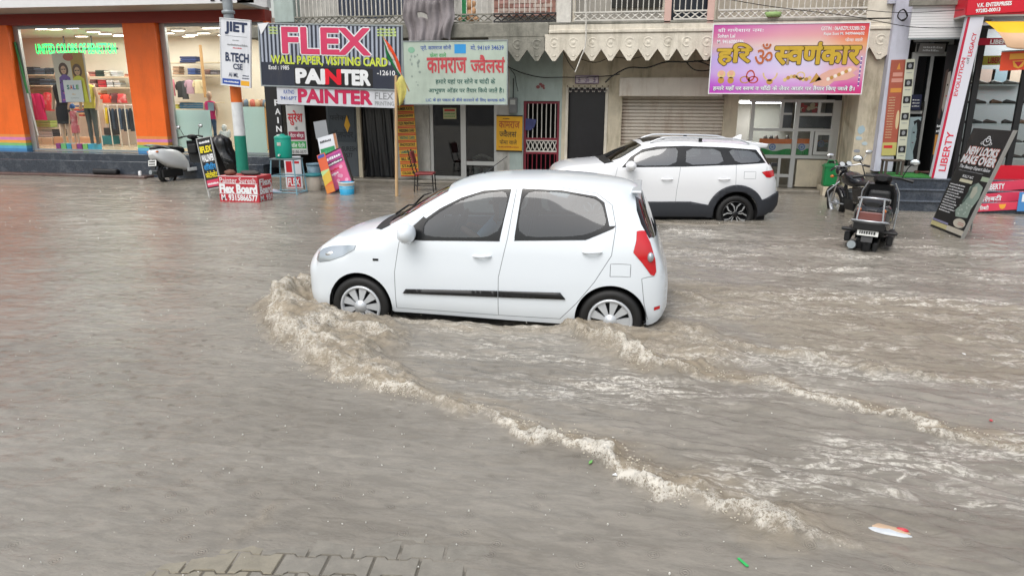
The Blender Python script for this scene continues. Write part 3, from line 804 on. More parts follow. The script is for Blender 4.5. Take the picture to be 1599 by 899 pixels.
def mirror_part(root, x, y, z, s, m, sz=(.075, .12, .085)):
    b = MB(); b.ball((x, y, z), 1, m, 20, (sz[0], sz[1], sz[2]))
    o = b.build('wing_mirror', root)
    q = MB(); q.box(x-.02, x+.045, min(y, y-s*.14), max(y, y-s*.14), z-.085, z-.045, M_BLK); q.ball((x+.03, y, z), 1, M_BLK2, 16, (sz[0]*.62, sz[1]*.85, sz[2]*.82)); q.build('mirror_glass', o, bevel=.006)
    return o
def handle_part(sh, root, x0, x1, z0, z1, m, s):
    a, b = sh.P(x0, sh.tz(x0, z0)), sh.P(x1, sh.tz(x1, z1)); q = MB()
    pts = [a+(b-a)*k/6 for k in range(7)]; out = [.006, .026, .034, .036, .034, .026, .006]
    pts = [Vector((p.x, (p.y-o)*(1 if s < 0 else -1), p.z)) for p, o in zip(pts, out)]
    q.tube(pts, [.013]*7, m, 8)
    return q

# ---------------------------------------------------------------- the white hatchback
CARX, CARY = -3.30, 6.83
car = thing('hatchback_car', 'white hatchback with black side strip ploughing through the flood in the middle of the street', 'car', (CARX, CARY, ROAD_Z))
KL = 3.565
key = dict(
 zb=[(0,.30),(.06,.22),(.3,.19),(.9,.205),(1.1,.205),(2.6,.185),(3.0,.19),(3.4,.2),(3.5,.24),(KL,.34)],
 zt=[(0,.56),(.03,.64),(.08,.71),(.18,.79),(.35,.875),(.55,.945),(.75,.995),(.88,1.035),(1.05,1.135),(1.25,1.255),(1.42,1.345),(1.6,1.42),(1.8,1.458),(2.05,1.478),(2.35,1.484),(2.65,1.476),(2.95,1.45),(3.15,1.42),(3.24,1.385),(3.29,1.33),(3.36,1.18),(3.43,1.02),(3.48,.88),(3.52,.76),(KL,.62)],
 zre=[(0,.52),(.03,.60),(.08,.66),(.18,.74),(.35,.82),(.55,.875),(.75,.925),(.88,.96),(1.05,1.03),(1.25,1.15),(1.42,1.25),(1.6,1.335),(1.8,1.395),(2.05,1.425),(2.35,1.435),(2.65,1.425),(2.95,1.385),(3.12,1.33),(3.22,1.25),(3.29,1.17),(3.36,1.06),(3.43,.93),(3.48,.82),(3.52,.71),(KL,.57)],
 w=[(0,.44),(.02,.52),(.06,.59),(.14,.66),(.26,.72),(.42,.765),(.62,.79),(.9,.797),(2.7,.797),(3.0,.793),(3.2,.778),(3.35,.75),(3.45,.71),(3.52,.65),(KL,.54)],
 wr=[(0,.40),(.02,.47),(.06,.52),(.14,.57),(.26,.62),(.42,.66),(.62,.69),(.88,.705),(1.05,.69),(1.25,.665),(1.5,.635),(1.8,.605),(2.2,.595),(2.65,.58),(3.0,.555),(3.2,.545),(3.35,.60),(3.45,.63),(3.52,.60),(KL,.5)])
sideprof = [(0, .955), (.30, .985), (.42, .995), (.55, 1.0), (.70, .99), (.82, .978), (.93, .955)]
sh = Shell(KL, key, sideprof); sh.nose = (.38, .80)
Z = lambda pts: [(x, sh.tz(x, z)*TS) for x, z in pts]
fwin = rnd_poly([(1.345,.935),(1.345,1.06),(1.50,1.175),(1.69,1.275),(1.89,1.34),(2.125,1.365),(2.05,.955)])
rwin = rnd_poly([(2.205,.965),(2.25,1.368),(2.58,1.362),(2.88,1.318),(2.955,1.272),(3.01,1.09),(2.79,.995)])
fseal = [(1.115,.905),(1.335,1.115),(1.375,1.09),(1.36,.932),(2.06,.952),(2.06,.925),(1.36,.905)]
rseal = [(2.19,.935),(2.20,.962),(2.80,.99),(3.012,1.085),(3.085,1.09),(3.06,1.065),(2.83,.965)]
R_ = []
R_.append(('glass_front', Z(dens(fwin, .05)))); R_.append(('glass_rear', Z(dens(rwin, .05))))
R_.append(('seal', Z(dens(fseal, .05)))); R_.append(('seal', Z(dens(rseal, .05))))
R_.append(('ring', Z(dens([(1.325,.925),(1.325,1.075),(1.485,1.19),(1.68,1.29),(1.885,1.357),(2.14,1.38),(2.062,.945)], .05))))
R_.append(('ring', Z(dens([(2.192,.955),(2.235,1.383),(2.585,1.377),(2.893,1.332),(2.972,1.282),(3.03,1.085),(2.79,.98)], .05))))
ws = [(.93, sh.ty(.93, 0)), (.925, sh.ty(.925, .3)), (.945, sh.ty(.945, .55)), (.985, sh.ty(.985, .635)), (1.2, sh.ty(1.2, .615)), (1.42, sh.ty(1.42, .58)), (1.53, sh.ty(1.53, .54)), (1.49, sh.ty(1.49, .3)), (1.475, sh.ty(1.475, 0))]
wsp = [(x, t*TS) for x, t in ws]; wsp[0] = (wsp[0][0], TS); wsp[-1] = (wsp[-1][0], TS)
R_.append(('windscreen', wsp))
cw = [(.80, TS), (.805, sh.ty(.805, .35)*TS), (.83, sh.ty(.83, .60)*TS), (.91, sh.ty(.91, .675)*TS), (1.0, sh.ty(1.0, .655)*TS), (.95, sh.ty(.95, .5)*TS), (.94, TS)]
R_.append(('cowl', cw))
hg = [(3.285, TS), (3.285, sh.ty(3.285, .35)*TS)] + Z([(3.235,1.315),(3.255,1.21),(3.30,1.10),(3.375,.985),(3.415,.975)]) + [(3.44, sh.ty(3.44, .4)*TS), (3.445, TS)]
R_.append(('hatch_glass', hg))
R_.append(('tail', Z(dens([(3.265,1.045),(3.335,1.045),(3.385,.95),(3.435,.81),(3.45,.70),(3.435,.665),(3.405,.675),(3.33,.775),(3.245,.87),(3.265,.97)], .04))))
R_.append(('head', Z(dens([(.20,.655),(.21,.705),(.30,.765),(.42,.80),(.69,.835),(.675,.79),(.56,.725),(.42,.672),(.28,.645)], .04))))
R_.append(('rep', Z(dens([(.86,.70),(.86,.72),(.915,.72),(.915,.70)], .03))))
R_.append(('refl', Z(dens([(3.45,.345),(3.45,.375),(3.50,.385),(3.50,.355)], .03))))
R_.append(('strip', Z(dens([(1.145,.405),(1.175,.445),(2.047,.474),(2.047,.418)], .05)))); R_.append(('strip', Z(dens([(2.058,.474),(2.62,.488),(2.668,.430),(2.058,.418)], .05))))
fd = [(1.07,.25),(1.07,.6),(1.12,.90),(1.33,1.13),(1.52,1.245),(1.72,1.335),(1.90,1.382),(2.19,1.402),(2.13,.95),(2.055,.60),(2.05,.235)]
rd = [(2.05,.235),(2.055,.60),(2.13,.95),(2.19,1.402),(2.58,1.40),(2.90,1.355),(3.04,1.26),(3.085,1.08),(3.06,.84),(2.92,.60),(2.77,.40),(2.62,.235)]
R_.append(('door_front', Z(dens(fd, .05)))); R_.append(('door_rear', Z(dens(rd, .05))))
seams = [dens(Z(dens(fd+[fd[0]], .05, False)), .03, False), dens(Z(dens(rd[3:]+[rd[0]], .05, False)), .03, False)]
hood = [(.10, sh.tz(.10, .64)*TS)] + Z([(.16,.71),(.30,.785),(.45,.83),(.72,.90),(.86,.94)]); seams.append(rnd_line(hood, 1))
seams.append(Z(dens([(.20,.655),(.21,.705),(.30,.765),(.42,.80),(.69,.835),(.675,.79),(.56,.725),(.42,.672),(.28,.645),(.20,.655)], .04, False))); seams.append(Z([(3.055,.655),(3.055,.765),(3.23,.765),(3.23,.655),(3.055,.655)]))
seams.append(Z([(3.43,.66),(3.33,.64),(3.36,.42),(3.40,.26)]))
arch = [(.71, .262, .315), (3.07, .255, .318)]
so_ = build_shell(sh, R_, seams, arch, car, .04)
part_from(so_, ['body', 'seam', 'ring'], 'body', [M_WHITE, M_SEAM, M_BLK2], car, [0, 0, 0])
[part_from(so_, ['seal'], 'window_seal', [M_BLK2], car, .003, q_) for q_ in ('near', 'far')]; part_from(so_, ['cowl'], 'cowl', [M_BLK], car, -.004)
for sd_ in ('near', 'far'):
    for dk, gk, hx in (('door_front', 'glass_front', (1.825, 1.985, .785, .793)), ('door_rear', 'glass_rear', (2.81, 2.975, .862, .87))):
        d = part_from(so_, [dk], 'door', [M_WHITE], car, 0, sd_)
        part_from(so_, [gk], 'window', [G_CAR], d, -.006, sd_)
        h = handle_part(sh, d, *hx, M_WHITE, -1 if sd_ == 'near' else 1); h.build('handle', d)
    part_from(so_, ['strip'], 'side_moulding', [M_BLK], car, .002, sd_, thick=.012)
    part_from(so_, ['tail'], 'tail_light', [M_RED], car, .005, sd_); part_from(so_, ['head'], 'headlight', [M_LENS], car, .004, sd_)
    part_from(so_, ['rep'], 'indicator', [M_BLK2], car, .004, sd_); part_from(so_, ['refl'], 'reflector', [M_RED], car, .004, sd_)
part_from(so_, ['windscreen'], 'windscreen', [G_CAR], car, -.006); part_from(so_, ['hatch_glass'], 'rear_window', [G_DARK], car, .001)
part_from(so_, ['body', 'door_front', 'door_rear'], 'inner_trim', [M_INT]*3, car, -.03)
for s in (-1, 1):
    q = MB(); p = sh.P(.40, sh.tz(.40, .725)); q.ball((p.x+.02, -s*(p.y+.012), p.z), 1, M_CHROME, 14, (.06, .02, .035)); p = sh.P(.29, sh.tz(.29, .69)); q.ball((p.x+.015, -s*(p.y+.014), p.z), 1, mat('amber_lens', '#b98a5a', .2), 10, (.03, .015, .02)); q.build('lamp_reflector', car)
# white reverse lamp inside the tail light
for s in (-1, 1):
    q = MB(); p = sh.P(3.385, sh.tz(3.385, .83)); q.ball((p.x+.01, p.y*(-s)*1.0-s*0, p.z), 1, M_LENS, 12, (.03, .035, .045)); q.build('reverse_lamp', car)
b = MB()   # front and tail closing faces, underbody, arch liners
for x, nm in ((0, -1), (KL, 1)):
    ring = [sh.P(x, t/24) for t in range(25)]; ring = ring+[Vector((p.x, -p.y, p.z)) for p in reversed(ring)]
    b.add(ring, [tuple(range(len(ring)))], M_WHITE)
b.box(.3, 3.35, -.66, .66, .15, .30, M_INTD); b.build('underbody', car)
wheel_wells(car, arch, .50, .775)
for x in (.71, 3.07):
    for s in (-1, 1): wheel(car, x, s*.785, .245, .285, .192, .17, 'cover', s)
seat(car, 1.62, -.36, .32); seat(car, 1.62, .36, .32); seat(car, 2.5, 0, .34, 1.2, .55, False)
def driver():
    """seated driver: one skinned body, hair and shirt on top"""
    me = bpy.data.meshes.new('person'); bm = bmesh.new()
    J = dict(pel=(1.78,.36,.50), waist=(1.80,.36,.66), chest=(1.83,.36,.84), neck=(1.84,.36,.99), chin=(1.82,.36,1.05), head=(1.82,.36,1.13), crown=(1.83,.36,1.22),
             shl=(1.83,.19,.93), ell=(1.66,.13,.76), hal=(1.44,.24,.86), shr=(1.83,.53,.93), elr=(1.66,.58,.76), har=(1.44,.48,.86), hpl=(1.74,.27,.50), knl=(1.36,.25,.56), ftl=(1.12,.25,.28), hpr=(1.74,.45,.50), knr=(1.36,.47,.56), ftr=(1.12,.47,.28))
    RA = dict(pel=.13, waist=.12, chest=.14, neck=.055, chin=.062, head=.078, crown=.055, shl=.062, ell=.045, hal=.032, shr=.062, elr=.045, har=.032, hpl=.085, knl=.062, ftl=.045, hpr=.085, knr=.062, ftr=.045)
    V = {k: bm.verts.new(v) for k, v in J.items()}
    for e in ('pel waist', 'waist chest', 'chest neck', 'neck chin', 'chin head', 'head crown', 'chest shl', 'shl ell', 'ell hal', 'chest shr', 'shr elr', 'elr har', 'pel hpl', 'hpl knl', 'knl ftl', 'pel hpr', 'hpr knr', 'knr ftr'):
        a, b_ = e.split(); bm.edges.new((V[a], V[b_]))
    bm.verts.index_update(); idx = {k: v.index for k, v in V.items()}; bm.to_mesh(me); bm.free()
    o = bpy.data.objects.new('person', me); COL.objects.link(o); o.location = (CARX, CARY, ROAD_Z)
    me.materials.append(mat('brown_skin', '#8a5f48', .6))
    o.modifiers.new('skin', 'SKIN'); lay = me.skin_vertices[0].data
    for k, i in idx.items(): lay[i].radius = (RA[k], RA[k])
    lay[idx['pel']].use_root = True; q_ = o.modifiers.new('sub', 'SUBSURF'); q_.levels = 2; q_.render_levels = 2
    tag(o, 'driver in a pale blue shirt at the wheel of the white hatchback', 'person')
    b = MB(); SH = mat('pale_shirt', '#9fb0c0', .85)
    b.loft([[(x+rx*cos(2*pi*k/20), .36+ry*sin(2*pi*k/20), z) for k in range(20)] for (x, z, rx, ry) in ((1.78,.46,.15,.17), (1.80,.66,.145,.165), (1.83,.84,.15,.19), (1.835,.93,.12,.20), (1.84,.985,.07,.09))], SH)
    for s_, e_ in (((1.83,.19,.92), (1.68,.13,.78)), ((1.83,.53,.92), (1.68,.58,.78))): b.tube([s_, e_], [.08, .065], SH, 12)
    sh_o = b.build('shirt', o)
    b = MB(); b.ball((1.845, .36, 1.165), 1, mat('black_hair', '#14110f', .6), 16, (.092, .086, .10)); b.build('hair', o)
    b = MB(); b.ball((1.735, .36, 1.115), 1, mat('brown_skin', '#8a5f48', .6), 8, (.022, .016, .024)); b.build('nose', o)
    return o
driver()
b = MB(); b.box(1.0, 1.30, -.64, .64, .62, .90, M_INTD); b.build('dashboard', car, bevel=.05, seg=3)
b = MB(); M = Matrix.Translation((1.40, .36, .86)) @ Matrix.Rotation(radians(-65), 4, 'Y')
b.tube([M @ Vector((.18*cos(a*pi/12), .18*sin(a*pi/12), 0)) for a in range(25)], .016, M_INTD, 8); b.tube([M @ Vector((-.17, 0, 0)), M @ Vector((.17, 0, 0))], .02, M_INTD); b.tube([M @ Vector((0, 0, 0)), M @ Vector((0, 0, -.2))], .03, M_INTD); b.build('steering_wheel', car)
for s in (-1, 1): mirror_part(car, 1.225, s*.875, .985, s, M_WHITE, (.085, .115, .095))
for (x0, y0, x1, y1) in ((.93, -.30, 1.22, -.52), (.92, .25, 1.20, .0)):
    b = MB(); a = sh.P(x0, sh.ty(x0, abs(y0))); c = sh.P(x1, sh.ty(x1, abs(y1))); a.y = y0; c.y = y1
    b.tube([a+Vector((0,0,.02)), a*.4+c*.6+Vector((0,0,.05)), c+Vector((0,0,.018))], [.012, .009, .006], M_BLK2, 6); b.build('wiper', car)
b = MB(); b.box(3.2, 3.29, -.5, .5, 1.355, 1.375, M_WHITE); b.build('spoiler', car, bevel=.008)
b = MB(); b.tube([(1.75, 0, 1.45), (1.98, 0, 1.62)], [.005, .003], M_BLK2, 6); b.build('aerial', car)

# ---------------------------------------------------------------- the white SUV by the shutter
SL = 3.99; SYAW = radians(9.5)
_p = Vector((1.581, 12.526, 0)); _q = Matrix.Rotation(SYAW, 3, 'Z') @ Vector((3.2, -.87, 0))
suv = thing('suv_car', 'white compact SUV with black wheel arch cladding and roof rails parked before the closed shutter', 'car', (_p.x-_q.x, _p.y-_q.y, ROAD_Z-.01), SYAW)
key = dict(
 zb=[(0,.36),(.08,.28),(.4,.24),(1.1,.24),(2.8,.24),(3.6,.26),(3.8,.30),(SL,.42)],
 zt=[(0,.86),(.04,.96),(.12,1.05),(.3,1.12),(.55,1.155),(.85,1.185),(1.0,1.215),(1.2,1.32),(1.4,1.42),(1.55,1.49),(1.75,1.535),(2.1,1.555),(2.6,1.55),(3.1,1.535),(3.45,1.51),(3.62,1.475),(3.68,1.42),(3.76,1.26),(3.84,1.12),(3.90,1.0),(SL,.72)],
 zre=[(0,.82),(.04,.92),(.12,1.0),(.3,1.06),(.55,1.09),(.85,1.115),(1.0,1.14),(1.2,1.21),(1.4,1.32),(1.55,1.40),(1.75,1.46),(2.1,1.495),(2.6,1.49),(3.1,1.475),(3.45,1.445),(3.6,1.40),(3.68,1.30),(3.76,1.17),(3.84,1.05),(3.90,.93),(SL,.68)],
 w=[(0,.60),(.03,.68),(.1,.76),(.22,.83),(.4,.87),(.7,.885),(1.2,.89),(3.1,.89),(3.4,.88),(3.62,.855),(3.78,.80),(3.88,.73),(SL,.60)],
 wr=[(0,.56),(.03,.63),(.1,.69),(.22,.74),(.4,.78),(.7,.80),(.95,.80),(1.2,.76),(1.5,.70),(1.8,.665),(2.3,.655),(3.0,.635),(3.5,.62),(3.68,.63),(3.80,.70),(3.9,.66),(SL,.55)])
ssh = Shell(SL, key, [(0,.97),(.30,.985),(.45,.992),(.6,.995),(.78,1.0),(.95,.985),(1.08,.962)])
Z = lambda pts: [(x, ssh.tz(x, z)*TS) for x, z in pts]
dn = lambda p: Z(dens(p, .05))
Rg = []
Rg.append(('glass_front', dn(rnd_poly([(1.45,1.105),(1.42,1.235),(1.58,1.335),(1.97,1.395),(2.19,1.40),(2.14,1.12)], 1))))
Rg.append(('glass_rear', dn(rnd_poly([(2.33,1.40),(2.89,1.39),(2.965,1.15),(2.30,1.125)], 1))))
Rg.append(('glass_quarter', dn(rnd_poly([(3.03,1.385),(3.48,1.355),(3.62,1.185),(3.17,1.155)], 1))))
Rg.append(('black', dn([(1.22,1.075),(1.37,1.245),(1.58,1.375),(1.81,1.42),(2.28,1.435),(2.97,1.415),(3.53,1.375),(3.685,1.16),(3.17,1.13),(2.3,1.095)])))
ws = [(1.01, TS), (1.01, ssh.ty(1.01, .4)*TS), (1.05, ssh.ty(1.05, .70)*TS), (1.2, ssh.ty(1.2, .715)*TS), (1.42, ssh.ty(1.42, .66)*TS), (1.58, ssh.ty(1.58, .60)*TS), (1.54, ssh.ty(1.54, .35)*TS), (1.525, TS)]
Rg.append(('windscreen', ws))
Rg.append(('cowl', [(.86, TS), (.88, ssh.ty(.88, .5)*TS), (.93, ssh.ty(.93, .76)*TS), (1.1, ssh.ty(1.1, .765)*TS), (1.03, ssh.ty(1.03, .6)*TS), (1.02, TS)]))
hg = [(3.665, TS), (3.665, ssh.ty(3.665, .5)*TS)] + Z([(3.60,1.375),(3.63,1.30),(3.715,1.15),(3.75,1.12)]) + [(3.80, ssh.ty(3.80, .45)*TS), (3.81, TS)]
Rg.append(('hatch_glass', hg))
Rg.append(('roof_black', [(1.62, TS), (1.62, ssh.ty(1.62, .45)*TS), (2.0, ssh.ty(2.0, .45)*TS), (2.0, TS)]))
Rg.append(('tail', dn([(3.60,1.015),(3.70,1.03),(3.83,1.035),(3.85,.94),(3.76,.915),(3.69,.925)])))
Rg.append(('head', dn([(.06,.78),(.12,.86),(.4,.90),(.5,.87),(.3,.80)])))
arcp = [(3.2+.50*cos(a*pi/24), .31+.49*sin(a*pi/24)) for a in range(-4, 29)]
arcf = [(.74+.50*cos(a*pi/24), .31+.49*sin(a*pi/24)) for a in range(-4, 29)]
Rg.append(('clad', dn(arcp))); Rg.append(('clad', dn(arcf)))
Rg.append(('clad', dn([(1.1,.24),(1.1,.50),(2.42,.51),(2.75,.45),(2.85,.25)])))
Rg.append(('clad', dn([(3.55,.20),(3.60,.53),(3.70,.56),(3.86,.63),(3.985,.66),(3.985,.30),(3.8,.26)])))
Rg.append(('clad', dn([(.005,.40),(.005,.60),(.3,.55),(.4,.25),(.1,.25)])))
fd = [(1.10,.26),(1.09,.8),(1.15,1.075),(1.22,1.085),(2.22,1.10),(2.17,.7),(2.15,.26)]
rd = [(2.15,.26),(2.17,.7),(2.22,1.10),(3.16,1.13),(3.165,.80),(3.0,.70),(2.76,.46),(2.7,.26)]
Rg.append(('door_front', dn(fd))); Rg.append(('door_rear', dn(rd)))
seams = [Z(dens(fd[:3], .05, False)), Z(dens(fd[4:], .05, False)), Z(dens(rd[3:6], .05, False)), [(.12, ssh.tz(.12, .95)*TS)]+Z([(.3,1.02),(.6,1.055),(.95,1.08)]), Z([(3.70,1.10),(3.69,.93)]), Z([(3.30,1.02),(3.30,.9),(3.5,.9),(3.5,1.02),(3.30,1.02)])]
sarch = [(.74, .30, .385), (3.2, .30, .385)]
sso = build_shell(ssh, Rg, seams, sarch, suv, .05)
part_from(sso, ['body', 'seam', 'black', 'roof_black'], 'body', [M_WHITE2, M_SEAM, M_BLK2, M_BLK2], suv, [0, 0, 0, .002])
part_from(sso, ['cowl'], 'cowl', [M_BLK], suv, -.004)
for sd_ in ('near', 'far'):
    for dk, gk, hx in (('door_front', 'glass_front', (1.90, 2.09, .885, .888)), ('door_rear', 'glass_rear', (2.87, 3.06, .892, .895))):
        d = part_from(sso, [dk], 'door', [M_WHITE2], suv, 0, sd_)
        part_from(sso, [gk], 'window', [G_SUV], d, -.004, sd_)
        handle_part(ssh, d, *hx, M_WHITE2, -1 if sd_ == 'near' else 1).build('handle', d)
    part_from(sso, ['glass_quarter'], 'quarter_window', [G_SUV], suv, -.003, sd_)
    part_from(sso, ['tail'], 'tail_light', [M_RED], suv, .006, sd_); part_from(sso, ['head'], 'headlight', [M_LENS], suv, .004, sd_)
    part_from(sso, ['clad'], 'cladding', [M_CLAD], suv, .003, sd_, thick=.02)
part_from(sso, ['windscreen'], 'windscreen', [G_DARK], suv, -.006); part_from(sso, ['hatch_glass'], 'rear_window', [G_DARK], suv, .002)
part_from(sso, ['body', 'door_front', 'door_rear'], 'inner_trim', [M_INTD]*3, suv, -.035)
b = MB()
for x in (0, SL):
    ring = [ssh.P(x, t/24) for t in range(25)]; ring = ring+[Vector((p.x, -p.y, p.z)) for p in reversed(ring)]
    b.add(ring, [tuple(range(len(ring)))], M_CLAD if x == 0 else M_WHITE2)
b.box(.3, 3.75, -.74, .74, .18, .34, M_INTD); b.build('underbody', suv)
for a_ in sarch:
    wheel_wells(suv, [a_], .56, .86)
for x in (.74, 3.2):
    for s in (-1, 1): wheel(suv, x, s*.88, .295, .325, .215, .19, 'alloy', s)
seat(suv, 1.75, -.38, .45); seat(suv, 1.75, .38, .45); seat(suv, 2.7, 0, .47, 1.3, .55, False)
b = MB(); b.box(1.15, 1.45, -.7, .7, .75, 1.03, M_INTD); b.build('dashboard', suv, bevel=.05, seg=3)
for s in (-1, 1):
    mirror_part(suv, 1.36, s*.985, 1.115, s, M_WHITE2, (.09, .13, .085))
    b = MB(); pts = []
    for k in range(15):
        x = 1.72+k*(3.42-1.72)/14; zz = float(pchip(key['zre'])(x)); e = min(1, min(k, 14-k)/1.6)
        pts.append((x, s*(.60-.0*e), zz+.028+.05*e))
    b.tube(pts, [.016]*15, mat('roof_rail', '#c4c7ca', .3, metal=.5), 8); 
    b.box(2.55, 2.61, s*.6-.012, s*.6+.012, 1.5, 1.56, M_BLK); b.build('roof_rail', suv)
b = MB(); b.add([(3.40,-.58,1.495),(3.40,.58,1.495),(3.78,.53,1.465),(3.78,-.53,1.465),(3.40,-.58,1.40),(3.40,.58,1.40),(3.75,.53,1.40),(3.75,-.53,1.40)], [(0,1,2,3),(7,6,5,4),(0,4,5,1),(1,5,6,2),(2,6,7,3),(3,7,4,0)], M_WHITE2); b.build('spoiler', suv, bevel=.015, seg=3)
b = MB(); b.add([(3.25,-.03,1.52),(3.45,-.02,1.52),(3.45,.02,1.52),(3.25,.03,1.52),(3.42,-.008,1.60),(3.46,-.008,1.60),(3.46,.008,1.60),(3.42,.008,1.60)], [(4,5,6,7),(0,1,5,4),(1,2,6,5),(2,3,7,6),(3,0,4,7)], M_WHITE2); b.build('aerial', suv, bevel=.005)
b = MB(); b.box(3.8, 3.9, -.72, -.66, 1.10, 1.16, M_BLK); b.tube([(3.79, -.02, 1.16), (3.86, .25, 1.10), (3.88, .5, 1.08)], .012, M_BLK2); b.build('rear_wiper', suv)

# ================================================================ buildings along the street
def wall_open(b, x0, x1, z0, z1, y0, y1, ops, m):
    X = sorted({x0, x1, *[min(max(v, x0), x1) for o in ops for v in o[:2]]}); ZZ = sorted({z0, z1, *[min(max(v, z0), z1) for o in ops for v in o[2:4]]})
    for i in range(len(X)-1):
        runs = []
        for j in range(len(ZZ)-1):
            cx, cz = (X[i]+X[i+1])/2, (ZZ[j]+ZZ[j+1])/2
            if any(o[0] < cx < o[1] and o[2] < cz < o[3] for o in ops): continue
            if runs and abs(runs[-1][1]-ZZ[j]) < 1e-6: runs[-1][1] = ZZ[j+1]
            else: runs.append([ZZ[j], ZZ[j+1]])
        for a, c in runs: b.box(X[i], X[i+1], y0, y1, a, c, m)
def pbox(b, px0, py0, px1, py1, Y, d, m):
    x0, x1, z0, z1 = R(px0, py0, px1, py1, Y); b.box(x0, x1, Y, Y+d, z0, z1, m); return x0, x1, z0, z1
M_OR = mat('orange_wall', '#f26c1c', .45, var=.08, vs=2, stain=.25, staincol='#8c3a14')
M_DRED = mat('dark_red_band', '#8c2f26', .5, var=.1)
M_WHT = mat('white_panel', '#d9dadb', .4, var=.05); M_GREYP = mat('soffit_grey', '#a9a6a0', .6, var=.1)
M_GRAN = mat('black_granite', '#3a414b', .16, var=.55, vs=30, stain=.3, staincol='#8b8f94', streak=False)
M_ALU = mat('aluminium', '#b4b6b6', .35, metal=.55, var=.08); M_STEEL = mat('painted_steel', '#8f979a', .4, metal=.3)
M_CREAMI = mat('store_wall', '#d2cabb', .6, var=.04); M_FLOORI = mat('store_floor', '#b7a68c', .25, var=.1)
M_CONC = mat('old_concrete', '#86847a', .85, var=.3, vs=6, bump=.3, stain=.75, staincol='#3d4036')
M_CREAM = mat('cream_plaster', '#c6bca6', .75, var=.18, vs=3, bump=.2, stain=.75, staincol='#6a6049')
M_CREAM2 = mat('cream_fringe', '#d4cdbe', .7, var=.14, vs=5, bump=.25, stain=.6, staincol='#837a66')
M_TEALW = mat('pale_teal_wall', '#a9b7b2', .7, var=.12, vs=3, bump=.15, stain=.4, staincol='#6b756d')
M_WALLG = mat('grey_white_wall', '#b9b7b1', .75, var=.2, vs=4, bump=.2, stain=.65, staincol='#5a574e')
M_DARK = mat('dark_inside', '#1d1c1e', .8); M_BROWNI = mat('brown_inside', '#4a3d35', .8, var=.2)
M_RAIL = mat('white_rail_paint', '#cfccc4', .45, var=.15, vs=12, stain=.3, staincol='#6b5a48'); M_RAILB = mat('black_rail', '#2b2a2b', .5, var=.2)
M_SHUT = mat('shutter_paint', '#c4bcb0', .5, var=.1, vs=2, stain=.6, staincol='#8a6a50'); M_MAROON = mat('maroon_steel', '#7d1f31', .4, var=.15, vs=9)
M_LAV = mat('pale_lilac_wall', '#bdbfcc', .65, var=.12, vs=3, stain=.4, staincol='#77757f')
G_SHOP = glass('shop_glass', (.93, .95, .94), 1.1); G_SHOPD = glass('shop_glass_dim', (.6, .64, .64), 1.6)
M_BRICK = mat('brick', '#9c7468', .85, var=.3, vs=12)
def lamp_area(x, y, z, sx, sy, e, col=(1, .98, .94)):
    l = bpy.data.lights.new('indoor_area_light', 'AREA'); l.shape = 'RECTANGLE'; l.size = sx; l.size_y = sy; l.energy = e; l.color = col
    o = bpy.data.objects.new('indoor_area_light', l); COL.objects.link(o); o.location = (x, y, z); return o

# sidewalk along the shops and the plinth
sw = MB(); M_SIDE = mat('wet_side_paving', '#5b4a45', .22, var=.35, vs=7, bump=.2)
xa = at(238, 262, 16.6).x
sw.box(-40, xa, 16.25, 19, -.1, .06, M_SIDE); tag(sw.build('pavement', bevel=.02), 'wet reddish brown pavement strip in front of the clothing store', 'pavement', kind='structure')
sw = MB(); M_PLIN = mat('wet_concrete_plinth', '#7d776c', .35, var=.3, vs=6, bump=.25)
sw.box(xa+.01, at(1385, 280, 16.3).x, 16.7, 18.9, -.1, .09, M_PLIN); tag(sw.build('pavement', bevel=.03), 'wet grey concrete plinth under the jeweller and painter shopfronts', 'pavement', kind='structure')

# ---- clothing store
YW, YG, YBK = 17.35, 17.6, 21.2
store = thing('clothing_store', 'orange clothing store with two large lit display windows and striped pillars', 'shop', (at(120, 240, YW).x, YW, 0))
zt = at(120, 38, YW).z; zb = at(120, 237, YW).z; x0 = -30
W1 = (at(26, 137, YW).x, at(203, 137, YW).x, zb, zt); W2 = (at(252, 137, YW).x, at(419, 137, YW).x, zb, zt)
zs = at(230, 213, YW).z; xr = at(424, 137, YW).x
b = MB(); wall_open(b, x0, xr, zs, zt, YW, YG, [W1, W2], M_OR); b.build('wall', store, world=True)
stripes = ['#e58f4a', '#d884b4', '#e8a24a', '#7fbf7a', '#5fa9cc', '#4a86b8']
for (a, c) in ((x0, W1[0]), (W1[1], W2[0])):
    b = MB()
    for k, sc_ in enumerate(stripes):
        b.box(a, c, YW, YG, zs-(zs-zb+.02)*(k+1)/6, zs-(zs-zb+.02)*k/6, mat('stripe_'+'abcdef'[k], sc_, .5, var=.1))
    b.build('striped_base', store, world=True)
z18 = at(200, 19, YW-.05).z
b = MB(); b.box(x0, xr, YW-.05, YW+.3, zt, z18, M_DRED); b.build('band', store, world=True)
Yf = YW*(at(200, 19, 1).z-CAM_H)/(at(200, 8, 1).z-CAM_H)
b = MB(); b.box(x0, xr-.05, Yf, YW+.3, z18, z18+.06, M_GREYP); b.build('soffit', store, world=True)
b = MB(); b.box(x0, at(396, 5, Yf).x, Yf-.04, Yf+.02, z18-.005, z18+1.5, M_WHT); b.box(at(396, 5, Yf).x, xr, Yf-.04, Yf+.02, z18-.005, z18+1.5, M_OR)
for px in (331, 346, 358, 372, 386):
    X = at(px, 4, Yf).x; b.box(X, X+.1, Yf-.06, Yf-.035, z18+.04, z18+.7, M_BLK)
b.build('fascia', store, world=True)
b = MB(); b.box(x0, xr, YW+.1, YW+.3, z18+.065, 7.5, M_WHT); b.build('upper_wall', store, world=True)
b = MB(); b.box(x0, xr, YG+.02, YBK+.2, zt+.02, zt+.1, M_WHT); b.build('ceiling', store, world=True)
